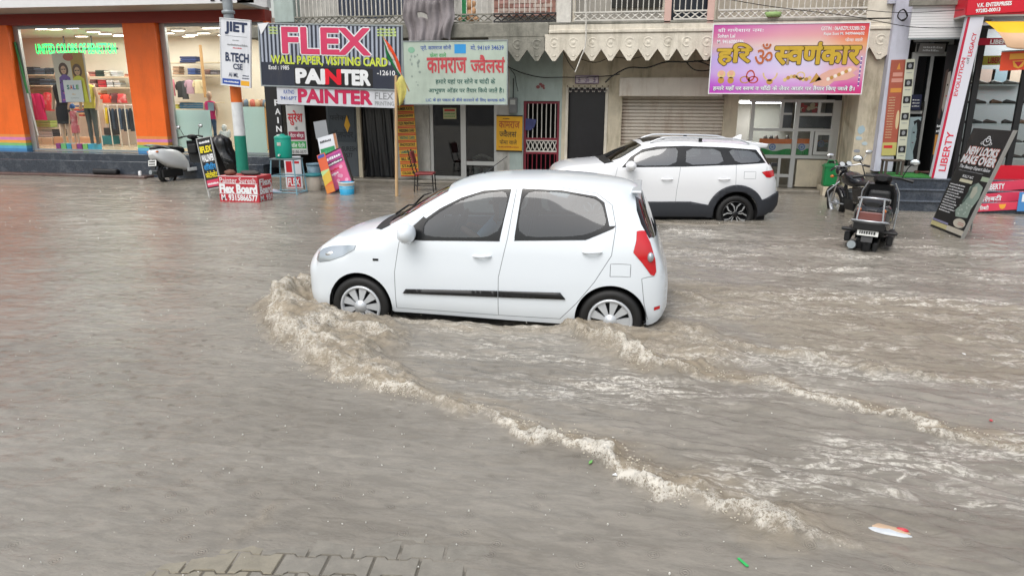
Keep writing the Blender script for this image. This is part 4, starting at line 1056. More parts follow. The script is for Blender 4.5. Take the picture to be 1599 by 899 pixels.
b = MB(); b.box(x0, xr, YG-.02, YBK, zb-.12, zb-.02, M_FLOORI); b.build('floor', store, world=True)
b = MB(); b.box(x0, xr+.1, YBK, YBK+.15, zb-.1, zt+.1, M_CREAMI); b.box(xr, xr+.15, YG, YBK, zb, zt+.1, M_CREAMI); b.box(-27.2, -27.05, YG, YBK, zb, zt+.1, M_CREAMI); b.build('back_wall', store, world=True)
b = MB(); b.box(W1[1]+.1, W2[0]-.1, YG+.03, YG+.12, zb, zt, M_CREAMI); b.build('partition', store, world=True)
b = MB(); b.box(x0, xr, 16.62, 16.95, -.1, at(120, 250, 16.8).z, M_GRAN); b.box(x0, xr, 16.95, YG, -.1, zb-.012, M_GRAN); b.build('plinth', store, world=True, bevel=.01)
for w in (W1, W2):
    f = MB(); t_ = .07
    f.box(w[0], w[0]+.16, YG-.06, YG+.02, w[2], w[3], M_ALU); f.box(w[1]-t_, w[1], YG-.06, YG+.02, w[2], w[3], M_ALU)
    f.box(w[0]+.16, w[1]-t_, YG-.06, YG+.02, w[3]-.08, w[3], M_STEEL); f.box(w[0]+.16, w[1]-t_, YG-.06, YG+.02, w[2], w[2]+.05, M_STEEL)
    fo_ = f.build('window', store, world=True)
    p = MB(); p.box(w[0]+.16, w[1]-t_, YG-.03, YG-.02, w[2]+.05, w[3]-.08, G_SHOP); p.build('pane', fo_, world=True)
# frosted lower panels of the second window
M_FROST = mat('frosted_panel', '#c6dcdc', .35)
_t = M_FROST.node_tree; _m = _t.nodes.new('ShaderNodeMixShader'); _l = _t.nodes.new('ShaderNodeBsdfTranslucent'); _l.inputs[0].default_value = (.75, .88, .88, 1); _m.inputs[0].default_value = .55
_t.links.new(_t.nodes['Principled BSDF'].outputs[0], _m.inputs[1]); _t.links.new(_l.outputs[0], _m.inputs[2]); _t.links.new(_m.outputs[0], _t.nodes['Material Output'].inputs[0])
for k, (a, c, y0, y1) in enumerate(((268, 330, 172, 232), (377, 415, 167, 245))):
    p = MB(); pbox(p, a, y0, c, y1, YG+.06, .02, M_FROST); o = p.build('frosted_panel', store, world=True)
# ceiling lamps (lit in the photo)
M_LAMP = mat('lamp_lit', '#fff4e2', .5, emit=9)
lx = []
for (px, py) in ((65,40),(112,44),(125,40),(86,42),(184,41),(187,55),(146,50),(164,53),(262,52),(294,57),(318,52),(328,60),(280,64),(301,68),(350,55),(342,66),(392,64),(400,74)):
    Y = CAM_H; s_ = (at(px, py, 1).z-CAM_H); Yc = (zt-.02-CAM_H)/s_
    if Yc < YG+.2 or Yc > YBK-.1: Yc = YG+.5+RND.random()*2.8
    X = at(px, py, Yc).x
    t = thing('ceiling_lamp', 'white rectangular ceiling lamp glowing inside the clothing store', 'lamp', (X, Yc, zt), group='ceiling lamps in the clothing store')
    f = MB(); f.box(-.2, .2, -.09, .09, -.03, .015, M_WHT); f.build('housing', t)
    f = MB(); f.box(-.17, .17, -.06, .06, -.036, -.031, M_LAMP); f.build('diffuser', t)
lamp_area((W1[0]+W1[1])/2-1, 19.2, zt-.06, 6., 2.6, 210); lamp_area((W2[0]+W2[1])/2, 19.2, zt-.06, 3.5, 2.6, 110)

# ---- painter shop (left house of the old row)
YC, YB = 17.1, 16.0
def Xp(px, Y, py=180): return at(px, py, Y).x
ZF = at(724, 37, YB).z         # balcony floor level
ps = thing('old_house', 'old grey house with painter shop below and lace concrete balcony above', 'building', (Xp(520, YC), YC, 0))
x0, x1 = xr+.17, Xp(640, YC); op = (Xp(442, YC), Xp(614, YC), 0, at(520, 120, YC).z)
b = MB(); wall_open(b, x0, x1, 0, ZF, YC, YC+.25, [op], M_WALLG); b.build('wall', ps, world=True)
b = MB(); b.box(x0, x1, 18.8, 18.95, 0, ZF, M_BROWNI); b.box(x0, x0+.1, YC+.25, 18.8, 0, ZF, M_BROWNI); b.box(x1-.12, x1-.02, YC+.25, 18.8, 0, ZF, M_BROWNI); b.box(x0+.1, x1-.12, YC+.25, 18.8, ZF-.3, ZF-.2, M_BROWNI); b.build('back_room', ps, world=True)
b = MB(); b.box(x0, x1, YC+1.0, YC+1.2, ZF, 7.5, M_WALLG); b.build('upper_wall', ps, world=True)
b = MB(); b.box(x0, x1, YB, YC+1.2, ZF-.26, ZF, M_CONC); b.build('balcony', ps, world=True, bevel=.02)
bal = ps.children[-1]
def lattice(b, x0, x1, z0, z1, Y, m, step=.16):
    n = max(1, int((x1-x0)/step)); w = (x1-x0)/n
    b.box(x0, x1, Y, Y+.05, z1-.03, z1, m); b.box(x0, x1, Y, Y+.05, z0, z0+.03, m)
    for i in range(n):
        a = x0+i*w; c = a+w; zm = (z0+z1)/2
        for (p, q) in (((a, z0+.03), (c, z1-.03)), ((a, z1-.03), (c, z0+.03))): b.tube([(p[0], Y+.025, p[1]), (q[0], Y+.025, q[1])], .014, m, 5, False)
        b.ball(((a+c)/2, Y+.02, zm), .03, m, 6, (1, .7, 1))
def bars(b, x0, x1, z0, z1, Y, m, step=.11, r=.011):
    n = int((x1-x0)/step)
    for i in range(n+1): X = x0+(x1-x0)*i/n; b.tube([(X, Y+.03, z0), (X, Y+.03, z1)], r, m, 6, False)
    b.box(x0, x1, Y, Y+.06, z1-.02, z1+.03, m)
def rail(px0, px1, par, mbar, mlat, lat=True, step=.11, r=.011):
    b = MB(); a, c = Xp(px0, YB, 20), Xp(px1, YB, 20); zl = at(600, 24, YB).z
    if lat: lattice(b, a, c, ZF+.01, zl, YB+.02, mlat)
    bars(b, a, c, zl if lat else ZF, ZF+1.15, YB+.02, mbar, step, r); return b.build('railing', par, world=True)
rail(456, 633, ps, M_RAIL, M_CONC, step=.1, r=.016)
b = MB(); pbox(b, 424, -90, 455, 36, YB, .35, M_TEALW); b.build('pillar', ps, world=True, bevel=.02)
b = MB(); M_BLUE = mat('blue_grey_sheet', '#4d5566', .5, var=.2); za, zc = at(580, 20, YB).z, ZF+1.3; X0, X1 = Xp(527, YB+.25, 10), Xp(632, YB+.25, 10); n = 28
for i in range(n):
    a = X0+(X1-X0)*i/n; w = (X1-X0)/n; b.box(a, a+w*.6, YB+.25, YB+.29, za-.1*sin(i/n*3), zc, M_BLUE); b.box(a+w*.6, a+w, YB+.27, YB+.30, za-.1*sin(i/n*3), zc, M_BLUE)
tag(b.build('corrugated_sheet'), 'blue grey corrugated sheet tied behind the lace balcony railing', 'sheet')
# shop inside: door leaf with painted panel, post, tarpaulin
d = MB(); X0, X1, Z0, Z1 = R(512, 165, 558, 282, YC+.1); d.box(X0, X1, YC+.1, YC+.15, .05, Z1+.3, mat('grey_door', '#565d63', .5, var=.12)); dd = d.build('door', ps, world=True)
d = MB(); zz = at(535, 222, YC).z; d.box(X0+.06, X1-.04, YC+.085, YC+.1, zz, Z1+.25, mat('slate_panel', '#39434c', .35)); 
dl = Letters(); Mg = mat('pale_grey_letter', '#1e242b', .5); MY_ = mat('yellow_paint', '#e0a92a', .5)
w = X1-X0
d.build('sign_panel', dd, world=True)
for (tx, a0, c0, a1, c1) in (('फ्लेक्स'.replace('्', '<'), 515, 178, 545, 188), ('वॉलपेपर', 518, 203, 551, 215)):
    A = at(a0, c1, YC+.08); B = at(a1, c0, YC+.08); l = Letters(); l.put(tx, A.x, A.z, B.x, B.z, Mg, .01, y=YC+.08, hindi=True); l.build('lettering', dd, world=True)
l = Letters(); A = at(538, 207, YC+.08); B = at(546, 180, YC+.08); l.poly([(A.x, A.z+.18), ((A.x+B.x)/2, A.z), (B.x, A.z+.18), ((A.x+B.x)/2, B.z)], MY_, y=YC+.078)
for (tx, a0, c0, a1, c1) in (('SURESH', 534, 229, 556, 236), ('3577', 537, 239, 550, 246)):
    A = at(a0, c1, YC+.08); B = at(a1, c0, YC+.08); l.put(tx, A.x, A.z, B.x, B.z, Mg, .01, y=YC+.098-.002)
l.build('emblem', dd, world=True)
d = MB(); d.box(*[at(px, 200, YC-.02).x for px in (558, 564)], YC-.06, YC+.02, .0, at(558, 150, YC).z, mat('cream_post', '#c9bfa8', .6, var=.15)); d.build('door_post', ps, world=True, bevel=.01)
# black plastic sheet over the right half
vs = []; fs = []; X0, X1 = Xp(565, YC+.05), Xp(614, YC+.05); nx_, nz_ = 28, 20; ztop = at(590, 150, YC).z
for j in range(nz_+1):
    for i in range(nx_+1):
        u, v = i/nx_, j/nz_; vs.append((X0+(X1-X0)*u, YC+.06+.05*sin(u*19+v*2)*(.4+.6*(1-v))+.02*sin(u*41+v*7), .04+v*ztop))
for j in range(nz_):
    for i in range(nx_): fs.append((j*(nx_+1)+i, j*(nx_+1)+i+1, (j+1)*(nx_+1)+i+1, (j+1)*(nx_+1)+i))
b = MB(); b.add(vs, fs, mat('black_plastic_sheet', '#16181c', .25, spec=.6), True); o = b.build('plastic_sheet'); s = o.modifiers.new('t', 'SOLIDIFY'); s.thickness = .004
tag(o, 'black plastic sheet hanging over the right half of the painter shop', 'sheet')

# ---- jeweller house (middle)
jh = thing('old_house', 'old house with barred balcony, jeweller window, maroon gate and grey stained walls', 'building', (Xp(760, YC), YC, 0))
x0, x1 = Xp(640, YC)+.003, Xp(877, YC)
wz0 = at(724, 279, YC).z; jw = (Xp(671, YC, 220), Xp(776, YC, 220), wz0, at(724, 150, YC).z); gt = (Xp(817, YC, 212), Xp(873, YC, 212), .09, at(845, 158, YC).z)
xm = Xp(796, YC)
b = MB(); wall_open(b, x0, xm, 0, ZF-.2, YC, YC+.25, [jw], M_WALLG); b.build('wall', jh, world=True); b = MB(); wall_open(b, xm, x1, 0, ZF-.2, YC, YC+.25, [gt], M_TEALW); b.build('wall', jh, world=True)
b = MB(); b.box(x0, x1, YC+1, YC+1.2, ZF, 7.5, M_WALLG); b.build('upper_wall', jh, world=True)
b = MB(); b.box(x0, Xp(857, YB, 45), YB, YC+1.2, ZF-.3, ZF, M_CONC); b.build('balcony', jh, world=True, bevel=.02)
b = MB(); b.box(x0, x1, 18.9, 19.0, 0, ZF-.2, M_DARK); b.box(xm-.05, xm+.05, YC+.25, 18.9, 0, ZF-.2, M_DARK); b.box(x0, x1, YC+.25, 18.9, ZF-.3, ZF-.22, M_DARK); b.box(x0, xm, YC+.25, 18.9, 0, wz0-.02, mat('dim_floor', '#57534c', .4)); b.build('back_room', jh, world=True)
f = MB(); M_ALU2 = mat('aluminium_bright', '#b9bab8', .4, metal=.4)
fx = [Xp(p, YC, 220) for p in (671, 676, 719, 727, 771, 776)]; zz = [wz0, at(724, 258, YC).z, at(724, 252, YC).z, jw[3]]
f.box(fx[0], fx[1], YC+.04, YC+.1, zz[0], zz[3], M_ALU2); f.box(fx[2], fx[3], YC+.03, YC+.1, zz[0], zz[3], M_ALU2); f.box(fx[4], fx[5], YC+.04, YC+.1, zz[0], zz[3], M_ALU2)
f.box(fx[3], fx[4], YC+.045, YC+.1, zz[1], zz[2], M_ALU2); f.box(fx[3], fx[4], YC+.045, YC+.1, zz[0], zz[0]+.04, M_ALU2); f.box(fx[1], fx[2], YC+.045, YC+.1, zz[0], zz[0]+.05, M_ALU2)
fo_ = f.build('shop_window', jh, world=True); p = MB(); p.box(fx[1], fx[4], YC+.07, YC+.078, zz[0]+.05, zz[3], G_SHOPD); p.build('pane', fo_, world=True)
# maroon gate
g = MB(); a, c, z0, z1 = gt
for X in (a, c-.06): g.box(X, X+.06, YC+.05, YC+.1, z0, z1, M_MAROON)
zl = [at(845, y, YC).z for y in (166, 219, 241, 262)]
for zq in (z1-.06, zl[1], zl[2], z0): g.box(a+.06, c-.06, YC+.05, YC+.1, zq, zq+.05, M_MAROON)
n = 8
for i in range(1, n):
    X = a+(c-a)*i/n
    g.tube([(X, YC+.075, zl[1]), (X, YC+.075, z1-.05)], .013, M_RAIL if i % 1 == 0 else M_MAROON, 6); g.tube([(X, YC+.075, z0), (X, YC+.075, zl[2])], .014, M_MAROON, 6)
go = g.build('gate', jh, world=True)
g = MB(); lattice(g, a+.06, c-.06, zl[2]+.05, zl[1], YC+.06, M_RAIL, .1); g.build('lattice_panel', go, world=True)
rail(704, 768, jh, M_RAIL, M_CONC); rail(770, 868, jh, M_RAIL, M_RAILB)
b = MB(); pbox(b, 771, -60, 868, 26, YC+.6, .15, M_BRICK); br = b.build('brick_wall', jh, world=True)
bk = MB(); X0, X1, Z0, Z1 = R(771, -60, 868, 26, YC+.6)
for r_ in range(14):
    for c_ in range(8):
        x = X0+(c_+(r_ % 2)*.5)*.24; z = Z0+.02+r_*.09
        if x+.22 < X1 and z+.07 < Z1: bk.box(x, x+.225, YC+.585, YC+.602, z, z+.075, mat('brick_'+'abc'[RND.randrange(3)], ['#a7827a', '#8f6a60', '#b3a096'][RND.randrange(3)], .85, var=.2))
bk.build('brick_face', br, world=True)
def fringe(b, tips, vals, ztop, zval, ztip, m, thick=.06, orn=True):
    """hanging pointed pelmet: valley x list brackets the tips"""
    pts = [(vals[0], ztop)]
    for i, t in enumerate(tips):
        w = .035
        pts += [(vals[i], zval), (t-w, ztip), (t+w, ztip)]
    pts += [(vals[-1], zval), (vals[-1], ztop)]
    # split into one convex-ish tooth each
    for i, t in enumerate(tips):
        a, c = vals[i], vals[i+1]
        b.slab([(a, YB-.005, ztop), (a, YB-.005, zval), (t-.035, YB-.005, ztip), (t+.035, YB-.005, ztip), (c, YB-.005, zval), (c, YB-.005, ztop)], (0, thick, 0), m)
        if orn:
            M = Matrix.Translation((t, YB-.006, (zval+ztop)/2-.02)) @ Matrix.Rotation(radians(90), 4, 'X')
            b.lathe([(.11, 0), (.10, .007), (.085, .007), (.075, 0)], m, 14, M, a0=.6, a1=5.2); b.lathe([(.045, 0), (.03, .008), (0, .009)], m, 10, M)
            M = Matrix.Translation((t, YB-.006, zval-.10)) @ Matrix.Rotation(radians(90), 4, 'X') @ Matrix.Scale(.6, 4)
            b.lathe([(.09, 0), (.08, .012), (.05, .012), (.04, 0)], m, 12, M, a0=3.4, a1=6.0)
zv, ztp, zto = at(950, 77, YB).z, at(950, 95, YB).z, at(950, 53, YB).z
tp = [Xp(p, YB, 90) for p in (778, 808, 838)]; vl = [Xp(p, YB, 80) for p in (763, 793, 823, 851)]
b = MB(); fringe(b, tp, vl, ZF-.3, zv, ztp, M_CONC); b.build('pelmet', jh, world=True)
b = MB(); pbox(b, 870, -90, 893, 37, YB, .3, M_RAIL); b.build('pillar', jh, world=True, bevel=.01)

# ---- cream house (right)
ch = thing('cream_house', 'cream plastered house with pointed pelmet balcony, closed shutter and goldsmith shop', 'building', (Xp(1120, YC), YC, 0))
x0, x1 = x1+.003, Xp(1400, YC)
dk = (Xp(887, YC, 190), Xp(944, YC, 190), .09, at(915, 137, YC).z); sh_ = (Xp(970, YC, 200), Xp(1128, YC, 200), .09, at(1040, 150, YC).z)
gs = (Xp(1150, YC, 200), Xp(1314, YC, 200), .09, at(1240, 148, YC).z)
b = MB(); wall_open(b, x0, x1, 0, ZF-.2, YC, YC+.25, [dk, sh_, gs], M_CREAM); b.build('wall', ch, world=True)
b = MB(); b.box(Xp(877, YC), Xp(1400, YB), YC+1, YC+1.2, ZF, 7.5, M_CREAM2); b.build('upper_wall', ch, world=True)
xb0 = Xp(857, YB, 45)+.003; xb1 = Xp(1404, YB, 45)
b = MB(); b.box(xb0, xb1, YB, YC+1.2, ZF-.05, ZF, M_CONC); b.box(xb0, xb1, YB+.01, YC+1.2, zto, ZF-.05, M_CREAM2); b.box(xb0, xb1, YB-.03, YB+.01, zto+.02, zto+.09, M_CREAM2); b.build('balcony', ch, world=True, bevel=.012)
tpx = [865, 895, 924.5, 953, 982, 1011, 1042, 1071, 1102, 1132, 1162, 1192, 1222, 1252, 1282, 1312, 1342, 1372]; vpx = [850]+[(tpx[i]+tpx[i+1])/2 for i in range(len(tpx)-1)]+[1402]
b = MB(); fringe(b, [Xp(p, YB, 90) for p in tpx], [Xp(p, YB, 80)+(.003 if i == 0 else 0) for i, p in enumerate(vpx)], zto, zv, ztp, M_CREAM2); b.build('pelmet', ch, world=True)
rail(896, 1038, ch, M_RAIL, M_RAIL); rail(1052, 1106, ch, M_RAIL, M_RAIL); rail(1122, 1358, ch, M_RAIL, M_RAIL)
M_PINK = mat('pink_post', '#c9a89d', .6, var=.1)
for p in (1040, 1108):
    b = MB(); pbox(b, p, -90, p+11, 36, YB, .12, M_PINK); b.build('post', ch, world=True, bevel=.01)
b = MB(); pbox(b, 1049, -90, 1108, 36, YB+.5, .1, mat('dark_blue_window', '#151f2c', .2)); b.build('window', ch, world=True)
b = MB(); pbox(b, 900, -90, 1036, 36, YB+.7, .05, mat('pale_sheet', '#a9a49b', .7, var=.12)); b.build('window', ch, world=True)
b = MB(); pbox(b, 955, -5, 1035, 12, YB+.62, .05, mat('black_vent', '#24231f', .6)); b.build('vent', ch, world=True)
b = MB(); pbox(b, 1122, -90, 1358, 36, YB+.75, .05, mat('pale_wall_sheet', '#b5ab9c', .7, var=.12)); b.build('window', ch, world=True)
# dark doorway
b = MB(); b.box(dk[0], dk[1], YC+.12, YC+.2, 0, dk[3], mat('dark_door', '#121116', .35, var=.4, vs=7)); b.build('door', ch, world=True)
b = MB(); 
for (a, c) in ((dk[0]-.07, dk[0]), (dk[1], dk[1]+.07)): b.box(a, c, YC-.02, YC+.2, .05, dk[3], M_CREAM2)
b.build('door_frame', ch, world=True, bevel=.01)
# roller shutter
b = MB(); n = 26; h = (sh_[3]-sh_[2])/n
for i in range(n):
    z = sh_[2]+i*h; zc = [(YC+.13, z), (YC+.09, z+h*.2), (YC+.09, z+h*.75), (YC+.13, z+h)]
    for k in range(3): b.add([(sh_[0], zc[k][0], zc[k][1]), (sh_[1], zc[k][0], zc[k][1]), (sh_[1], zc[k+1][0], zc[k+1][1]), (sh_[0], zc[k+1][0], zc[k+1][1])], [(0, 1, 2, 3)], M_SHUT)
so2 = b.build('shutter', ch, world=True)
b = MB(); pbox(b, 967, 121, 1130, 151, YC-.28, .3, M_SHUT); b.build('shutter_box', so2, world=True, bevel=.02)
# goldsmith shop front
f = MB(); Yj = YC+.08
def vbar(p, y0, y1, w=5, d=.06): f.box(Xp(p-w/2, Yj, (y0+y1)/2), Xp(p+w/2, Yj, (y0+y1)/2), Yj, Yj+d, at(p, y1, Yj).z, at(p, y0, Yj).z, M_ALU2)
def hbar(y, p0, p1, w=4.5, d=.052): f.box(Xp(p0, Yj, y), Xp(p1, Yj, y), Yj+.004, Yj+.004+d, at((p0+p1)/2, y+w/2, Yj).z, at((p0+p1)/2, y-w/2, Yj).z, M_ALU2)
vbar(1171, 157, 303, 6); vbar(1240, 157, 303, 7, .07); vbar(1304, 157, 250, 12, .075); vbar(1221, 159, 200, 5, .05); vbar(1280, 160, 178, 4, .045); vbar(1267, 205, 243, 5, .05); vbar(1215, 247, 303, 4, .045)
hbar(158, 1171, 1304); hbar(203, 1171, 1304); hbar(245, 1171, 1304, 5); hbar(179, 1243, 1300); hbar(178, 1223, 1237, 3); hbar(274.5, 1210, 1237); hbar(302, 1200, 1290)
fo_ = f.build('shop_window', ch, world=True); p = MB(); p.box(Xp(1171, Yj), Xp(1300, Yj), Yj+.03, Yj+.034, .15, gs[3]-.1, G_SHOP); p.build('pane', fo_, world=True)
p = MB(); pbox(p, 1243, 250, 1290, 292, Yj+.0, .05, M_CREAM); p.build('panel', fo_, world=True)
f = MB(); X0, X1, Z0, Z1 = R(1271, 206, 1299, 242, Yj-.03)
for q in ((X0, X1, Z0, Z0+.07), (X0, X1, Z1-.07, Z1)): f.box(q[0], q[1], Yj-.04, Yj+.0, q[2], q[3], M_ALU2)
for q in ((X0, X0+.07), (X1-.07, X1)): f.box(q[0], q[1], Yj-.04, Yj+.0, Z0+.07, Z1-.07, M_ALU2)
sf = f.build('hatch_window', ch, world=True); p = MB(); p.box(X0+.07, X1-.07, Yj-.02, Yj-.015, Z0+.07, Z1-.07, G_SHOPD); p.build('pane', sf, world=True)
b = MB(); b.box(gs[0], gs[1], 18.7, 18.8, 0, ZF-.3, mat('goldsmith_wall', '#a9a79f', .7, var=.1)); b.box(gs[0]-.02, gs[0]+.02, YC+.25, 18.7, 0, ZF-.3, M_CREAM); b.box(gs[1]-.02, gs[1]+.05, YC+.25, 18.7, 0, ZF-.3, M_DARK); b.box(gs[0], gs[1], YC+.25, 18.7, gs[3]+.1, gs[3]+.15, M_CREAM2); b.box(gs[0], gs[1], YC+.2, 18.7, 0, .1, M_PLIN); b.build('back_room', ch, world=True)
# corner column of the cream house
b = MB(); xc0, xc1 = Xp(1332, 16.1, 230), Xp(1384, 16.1, 200); b.box(xc0, xc1, 16.1, YC-.003, -.1, ZF-.3, M_CREAM); b.box(Xp(1285, 16.5, 295), xc0-.003, 16.5, YC-.003, -.1, at(1295, 292, 16.5).z, M_CREAM); b.build('column', ch, world=True, bevel=.02)
b = MB(); pbox(b, 1360, -90, 1400, 36, YB, .4, M_CREAM2); b.build('pillar', ch, world=True, bevel=.02)
b = MB()
for (px, py, w, h, c_) in ((1345, 203, 5, 7, '#a3b9c2'), (1341, 216, 5, 3, '#a9bdc6'), (1350, 224, 4, 3, '#b0c0c6'), (1338, 236, 5, 2.5, '#8b8f96')):
    X, Zc = at(px, py, 16.1).x, at(px, py, 16.1).z; pts = [(X+w*.0148*(.75+.3*RND.random())*cos(a), 16.096-.002*px%3*.001, Zc+h*.0148*(.75+.3*RND.random())*sin(a)) for a in [k*pi/5 for k in range(10)]]
    b.add(pts, [tuple(range(10))], mat('paint_smear'+c_[1:4], c_, .7))
b.build('paint_smear', ch, world=True)

# ---- beauty parlour stair house and shoe shop on the black granite steps
YS = 14.42
bp_ = thing('parlour_house', 'narrow pale lilac shop house with white roller shutter and glass door above granite steps', 'building', (at(1450, 300, 15.6).x, 15.8, 0))
z1_, z2_, z3_ = at(1450, 314, YS).z, at(1450, 296, YS+.28).z, at(1450, 279, YS+.56).z
b = MB(); xs0 = Xp(1384, YS, 315)
b.box(xs0, 16, YS, YS+.28, -.1, z1_, M_GRAN); b.box(xs0+.03, 16, YS+.28, YS+.56, -.1, z2_, M_GRAN); b.box(xs0+.05, 16, YS+.56, 18.5, -.1, z3_, M_GRAN)
for k, zq in enumerate((z1_, z2_, z3_)): b.box(xs0-.02+k*.02, 16, YS-.025+.28*k, YS+.02+.28*k, zq-.025, zq+.004, mat('granite_nosing', '#555c66', .2, var=.4, vs=30))
tag(b.build('granite_steps', bevel=.006), 'three black granite steps leading up to the parlour door and shoe shop', 'steps')
xl0, xl1 = Xp(1385, 15.9, 200), Xp(1421, 15.9, 60)
b = MB(); pbox(b, 1386, -60, 1416, 268, 15.86, .6, M_LAV); b.build('pillar', bp_, world=True)
b = MB(); zz = at(1460, 60, 15.5).z
b.box(Xp(1422, 15.5, 30), Xp(1512, 15.5, 30), 15.5, 15.52, zz-.02, zz+.01, M_STEEL)
X0, X1 = Xp(1423, 15.5, 30), Xp(1509, 15.5, 30); ztp_ = at(1460, 9, 15.5).z; n = 12
for i in range(n):
    h = (ztp_-zz)/n; z = zz+i*h; b.box(X0, X1, 15.5, 15.53, z+h*.12, z+h, M_WHT); b.box(X0, X1, 15.512, 15.54, z, z+h*.12, M_STEEL)
b.box(X0-.05, X1+.05, 15.42, 15.6, ztp_, ztp_+.14, M_CONC); b.build('shutter', bp_, world=True)
b = MB(); b.box(Xp(1388, 15.9, 0), Xp(1530, 15.9, 0), 15.9, 16.1, ztp_+.1, 7.5, M_LAV); b.build('upper_wall', bp_, world=True)
Yd = 16.15
b = MB(); b.box(Xp(1405, Yd, 150), Xp(1505, Yd, 150), 17.6, 17.7, z3_, ztp_, mat('parlour_back', '#6d6a68', .7)); b.box(Xp(1482, Yd, 150), Xp(1486, Yd, 150), 15.6, 17.6, z3_, ztp_, M_LAV); b.box(Xp(1405, Yd), Xp(1505, Yd), 15.6, 17.6, ztp_-.3, ztp_-.2, M_WHT); b.build('back_room', bp_, world=True)
f = MB(); zd = at(1450, 88, Yd).z
X0, X1 = Xp(1424, Yd, 90), Xp(1486, Yd, 90)
f.box(X0, X1, Yd, Yd+.06, zd, zd+.08, M_ALU2); f.box(X0, X0+.07, Yd, Yd+.06, z3_, zd, M_ALU2); f.box(X1-.07, X1, Yd, Yd+.06, z3_, at(1450, 62, Yd).z, M_ALU2); f.box(X0, X1-.07, Yd, Yd+.06, at(1450, 66, Yd).z, at(1450, 62, Yd).z, M_ALU2); 
f.build('door_frame', bp_, world=True)
f = MB(); xd = Xp(1446, Yd, 180); f.box(X0+.07, X0+.13, Yd+.02, Yd+.07, z3_+.02, zd, M_ALU2); f.box(xd-.06, xd, Yd+.02, Yd+.07, z3_+.02, zd, M_ALU2); f.box(X0+.13, xd-.06, Yd+.02, Yd+.07, z3_+.02, z3_+.14, M_ALU2); zmid = at(1440, 178, Yd).z; f.box(X0+.13, xd-.06, Yd+.02, Yd+.07, zmid, zmid+.06, M_ALU2)
do_ = f.build('door', bp_, world=True); p = MB(); p.box(X0+.13, xd-.06, Yd+.04, Yd+.05, z3_+.14, zd, G_SHOPD); p.build('pane', do_, world=True)
p = MB(); p.box(xd-.09, xd-.07, Yd-.03, Yd+.02, zmid-.2, zmid+.25, M_CHROME); p.build('handle', do_, world=True)

ss = thing('shoe_shop', 'shoe shop with glass display front, red band and shelves of footwear at the right edge', 'shop', (at(1570, 260, 15.3).x, 15.3, 0))
Yq = 15.35; xq0 = Xp(1513, Yq, 150); xq1 = 9.5; zq0 = at(1560, 258, Yq).z; zq1 = at(1560, 40, Yq).z
b = MB(); b.box(xq0, xq1, 17.3, 17.4, z3_, 4.6, mat('shoe_back', '#8a9094', .7)); b.box(xq0-.08, xq0, Yq, 17.3, z3_, 4.6, M_DARK); b.box(xq0, xq1, Yq, 17.3, zq1+.35, zq1+.4, M_WHT); b.box(xq0, xq1, Yq+.05, 17.3, z3_-.02, z3_+.01, M_FLOORI); b.build('back_room', ss, world=True)
f = MB()
for p in (1516, 1590): f.box(Xp(p, Yq, 150), Xp(p, Yq, 150)+.1, Yq-.02, Yq+.05, zq0, zq1, M_BLK)
f.box(xq0, xq1, Yq-.01, Yq+.06, zq1-.06, zq1, M_BLK)
fo_ = f.build('window', ss, world=True); p = MB(); p.box(xq0, xq1, Yq+.01, Yq+.02, zq0, zq1-.06, G_SHOP); p.build('pane', fo_, world=True)
M_RED2 = mat('red_panel', '#c8142c', .35, var=.06); M_PINKP = mat('pink_red_panel', '#d4405a', .35, var=.08)
b = MB(); b.box(xq0, xq1, Yq-.06, Yq+.04, z3_, zq0, M_RED2); b.build('sill', ss, world=True)
b = MB(); b.box(Xp(1509, 15.0, 10), xq1, 15.0, 15.9, at(1560, 23, 15.0).z, at(1560, 23, 15.0).z+1.6, M_RED2); b.box(Xp(1509, 15.0, 10), xq1, 15.003, 16, at(1560, 23, 15.0).z-.03, at(1560, 23, 15.0).z, M_GREYP); b.build('fascia', ss, world=True)
b = MB(); b.box(Xp(1532, 15.9, 0), 16, 15.92, 16.1, 5.0, 7.5, M_LAV); b.build('upper_wall', ss, world=True)
zr = at(1545, 71, Yq).z, at(1545, 60, Yq).z; b = MB(); b.box(xq0, xq1, Yq-.03, Yq-.012, zr[0], zr[1], mat('crimson_band', '#a11a33', .4)); b.build('band', ss, world=True)
for a, c in ((0, .12),):
    lamp_area(8.2, 16.3, zq1+.3, 2.4, 1.2, 130, (1, 1, 1))  # added fill light to brighten the shoe shop, no lamp stands for it

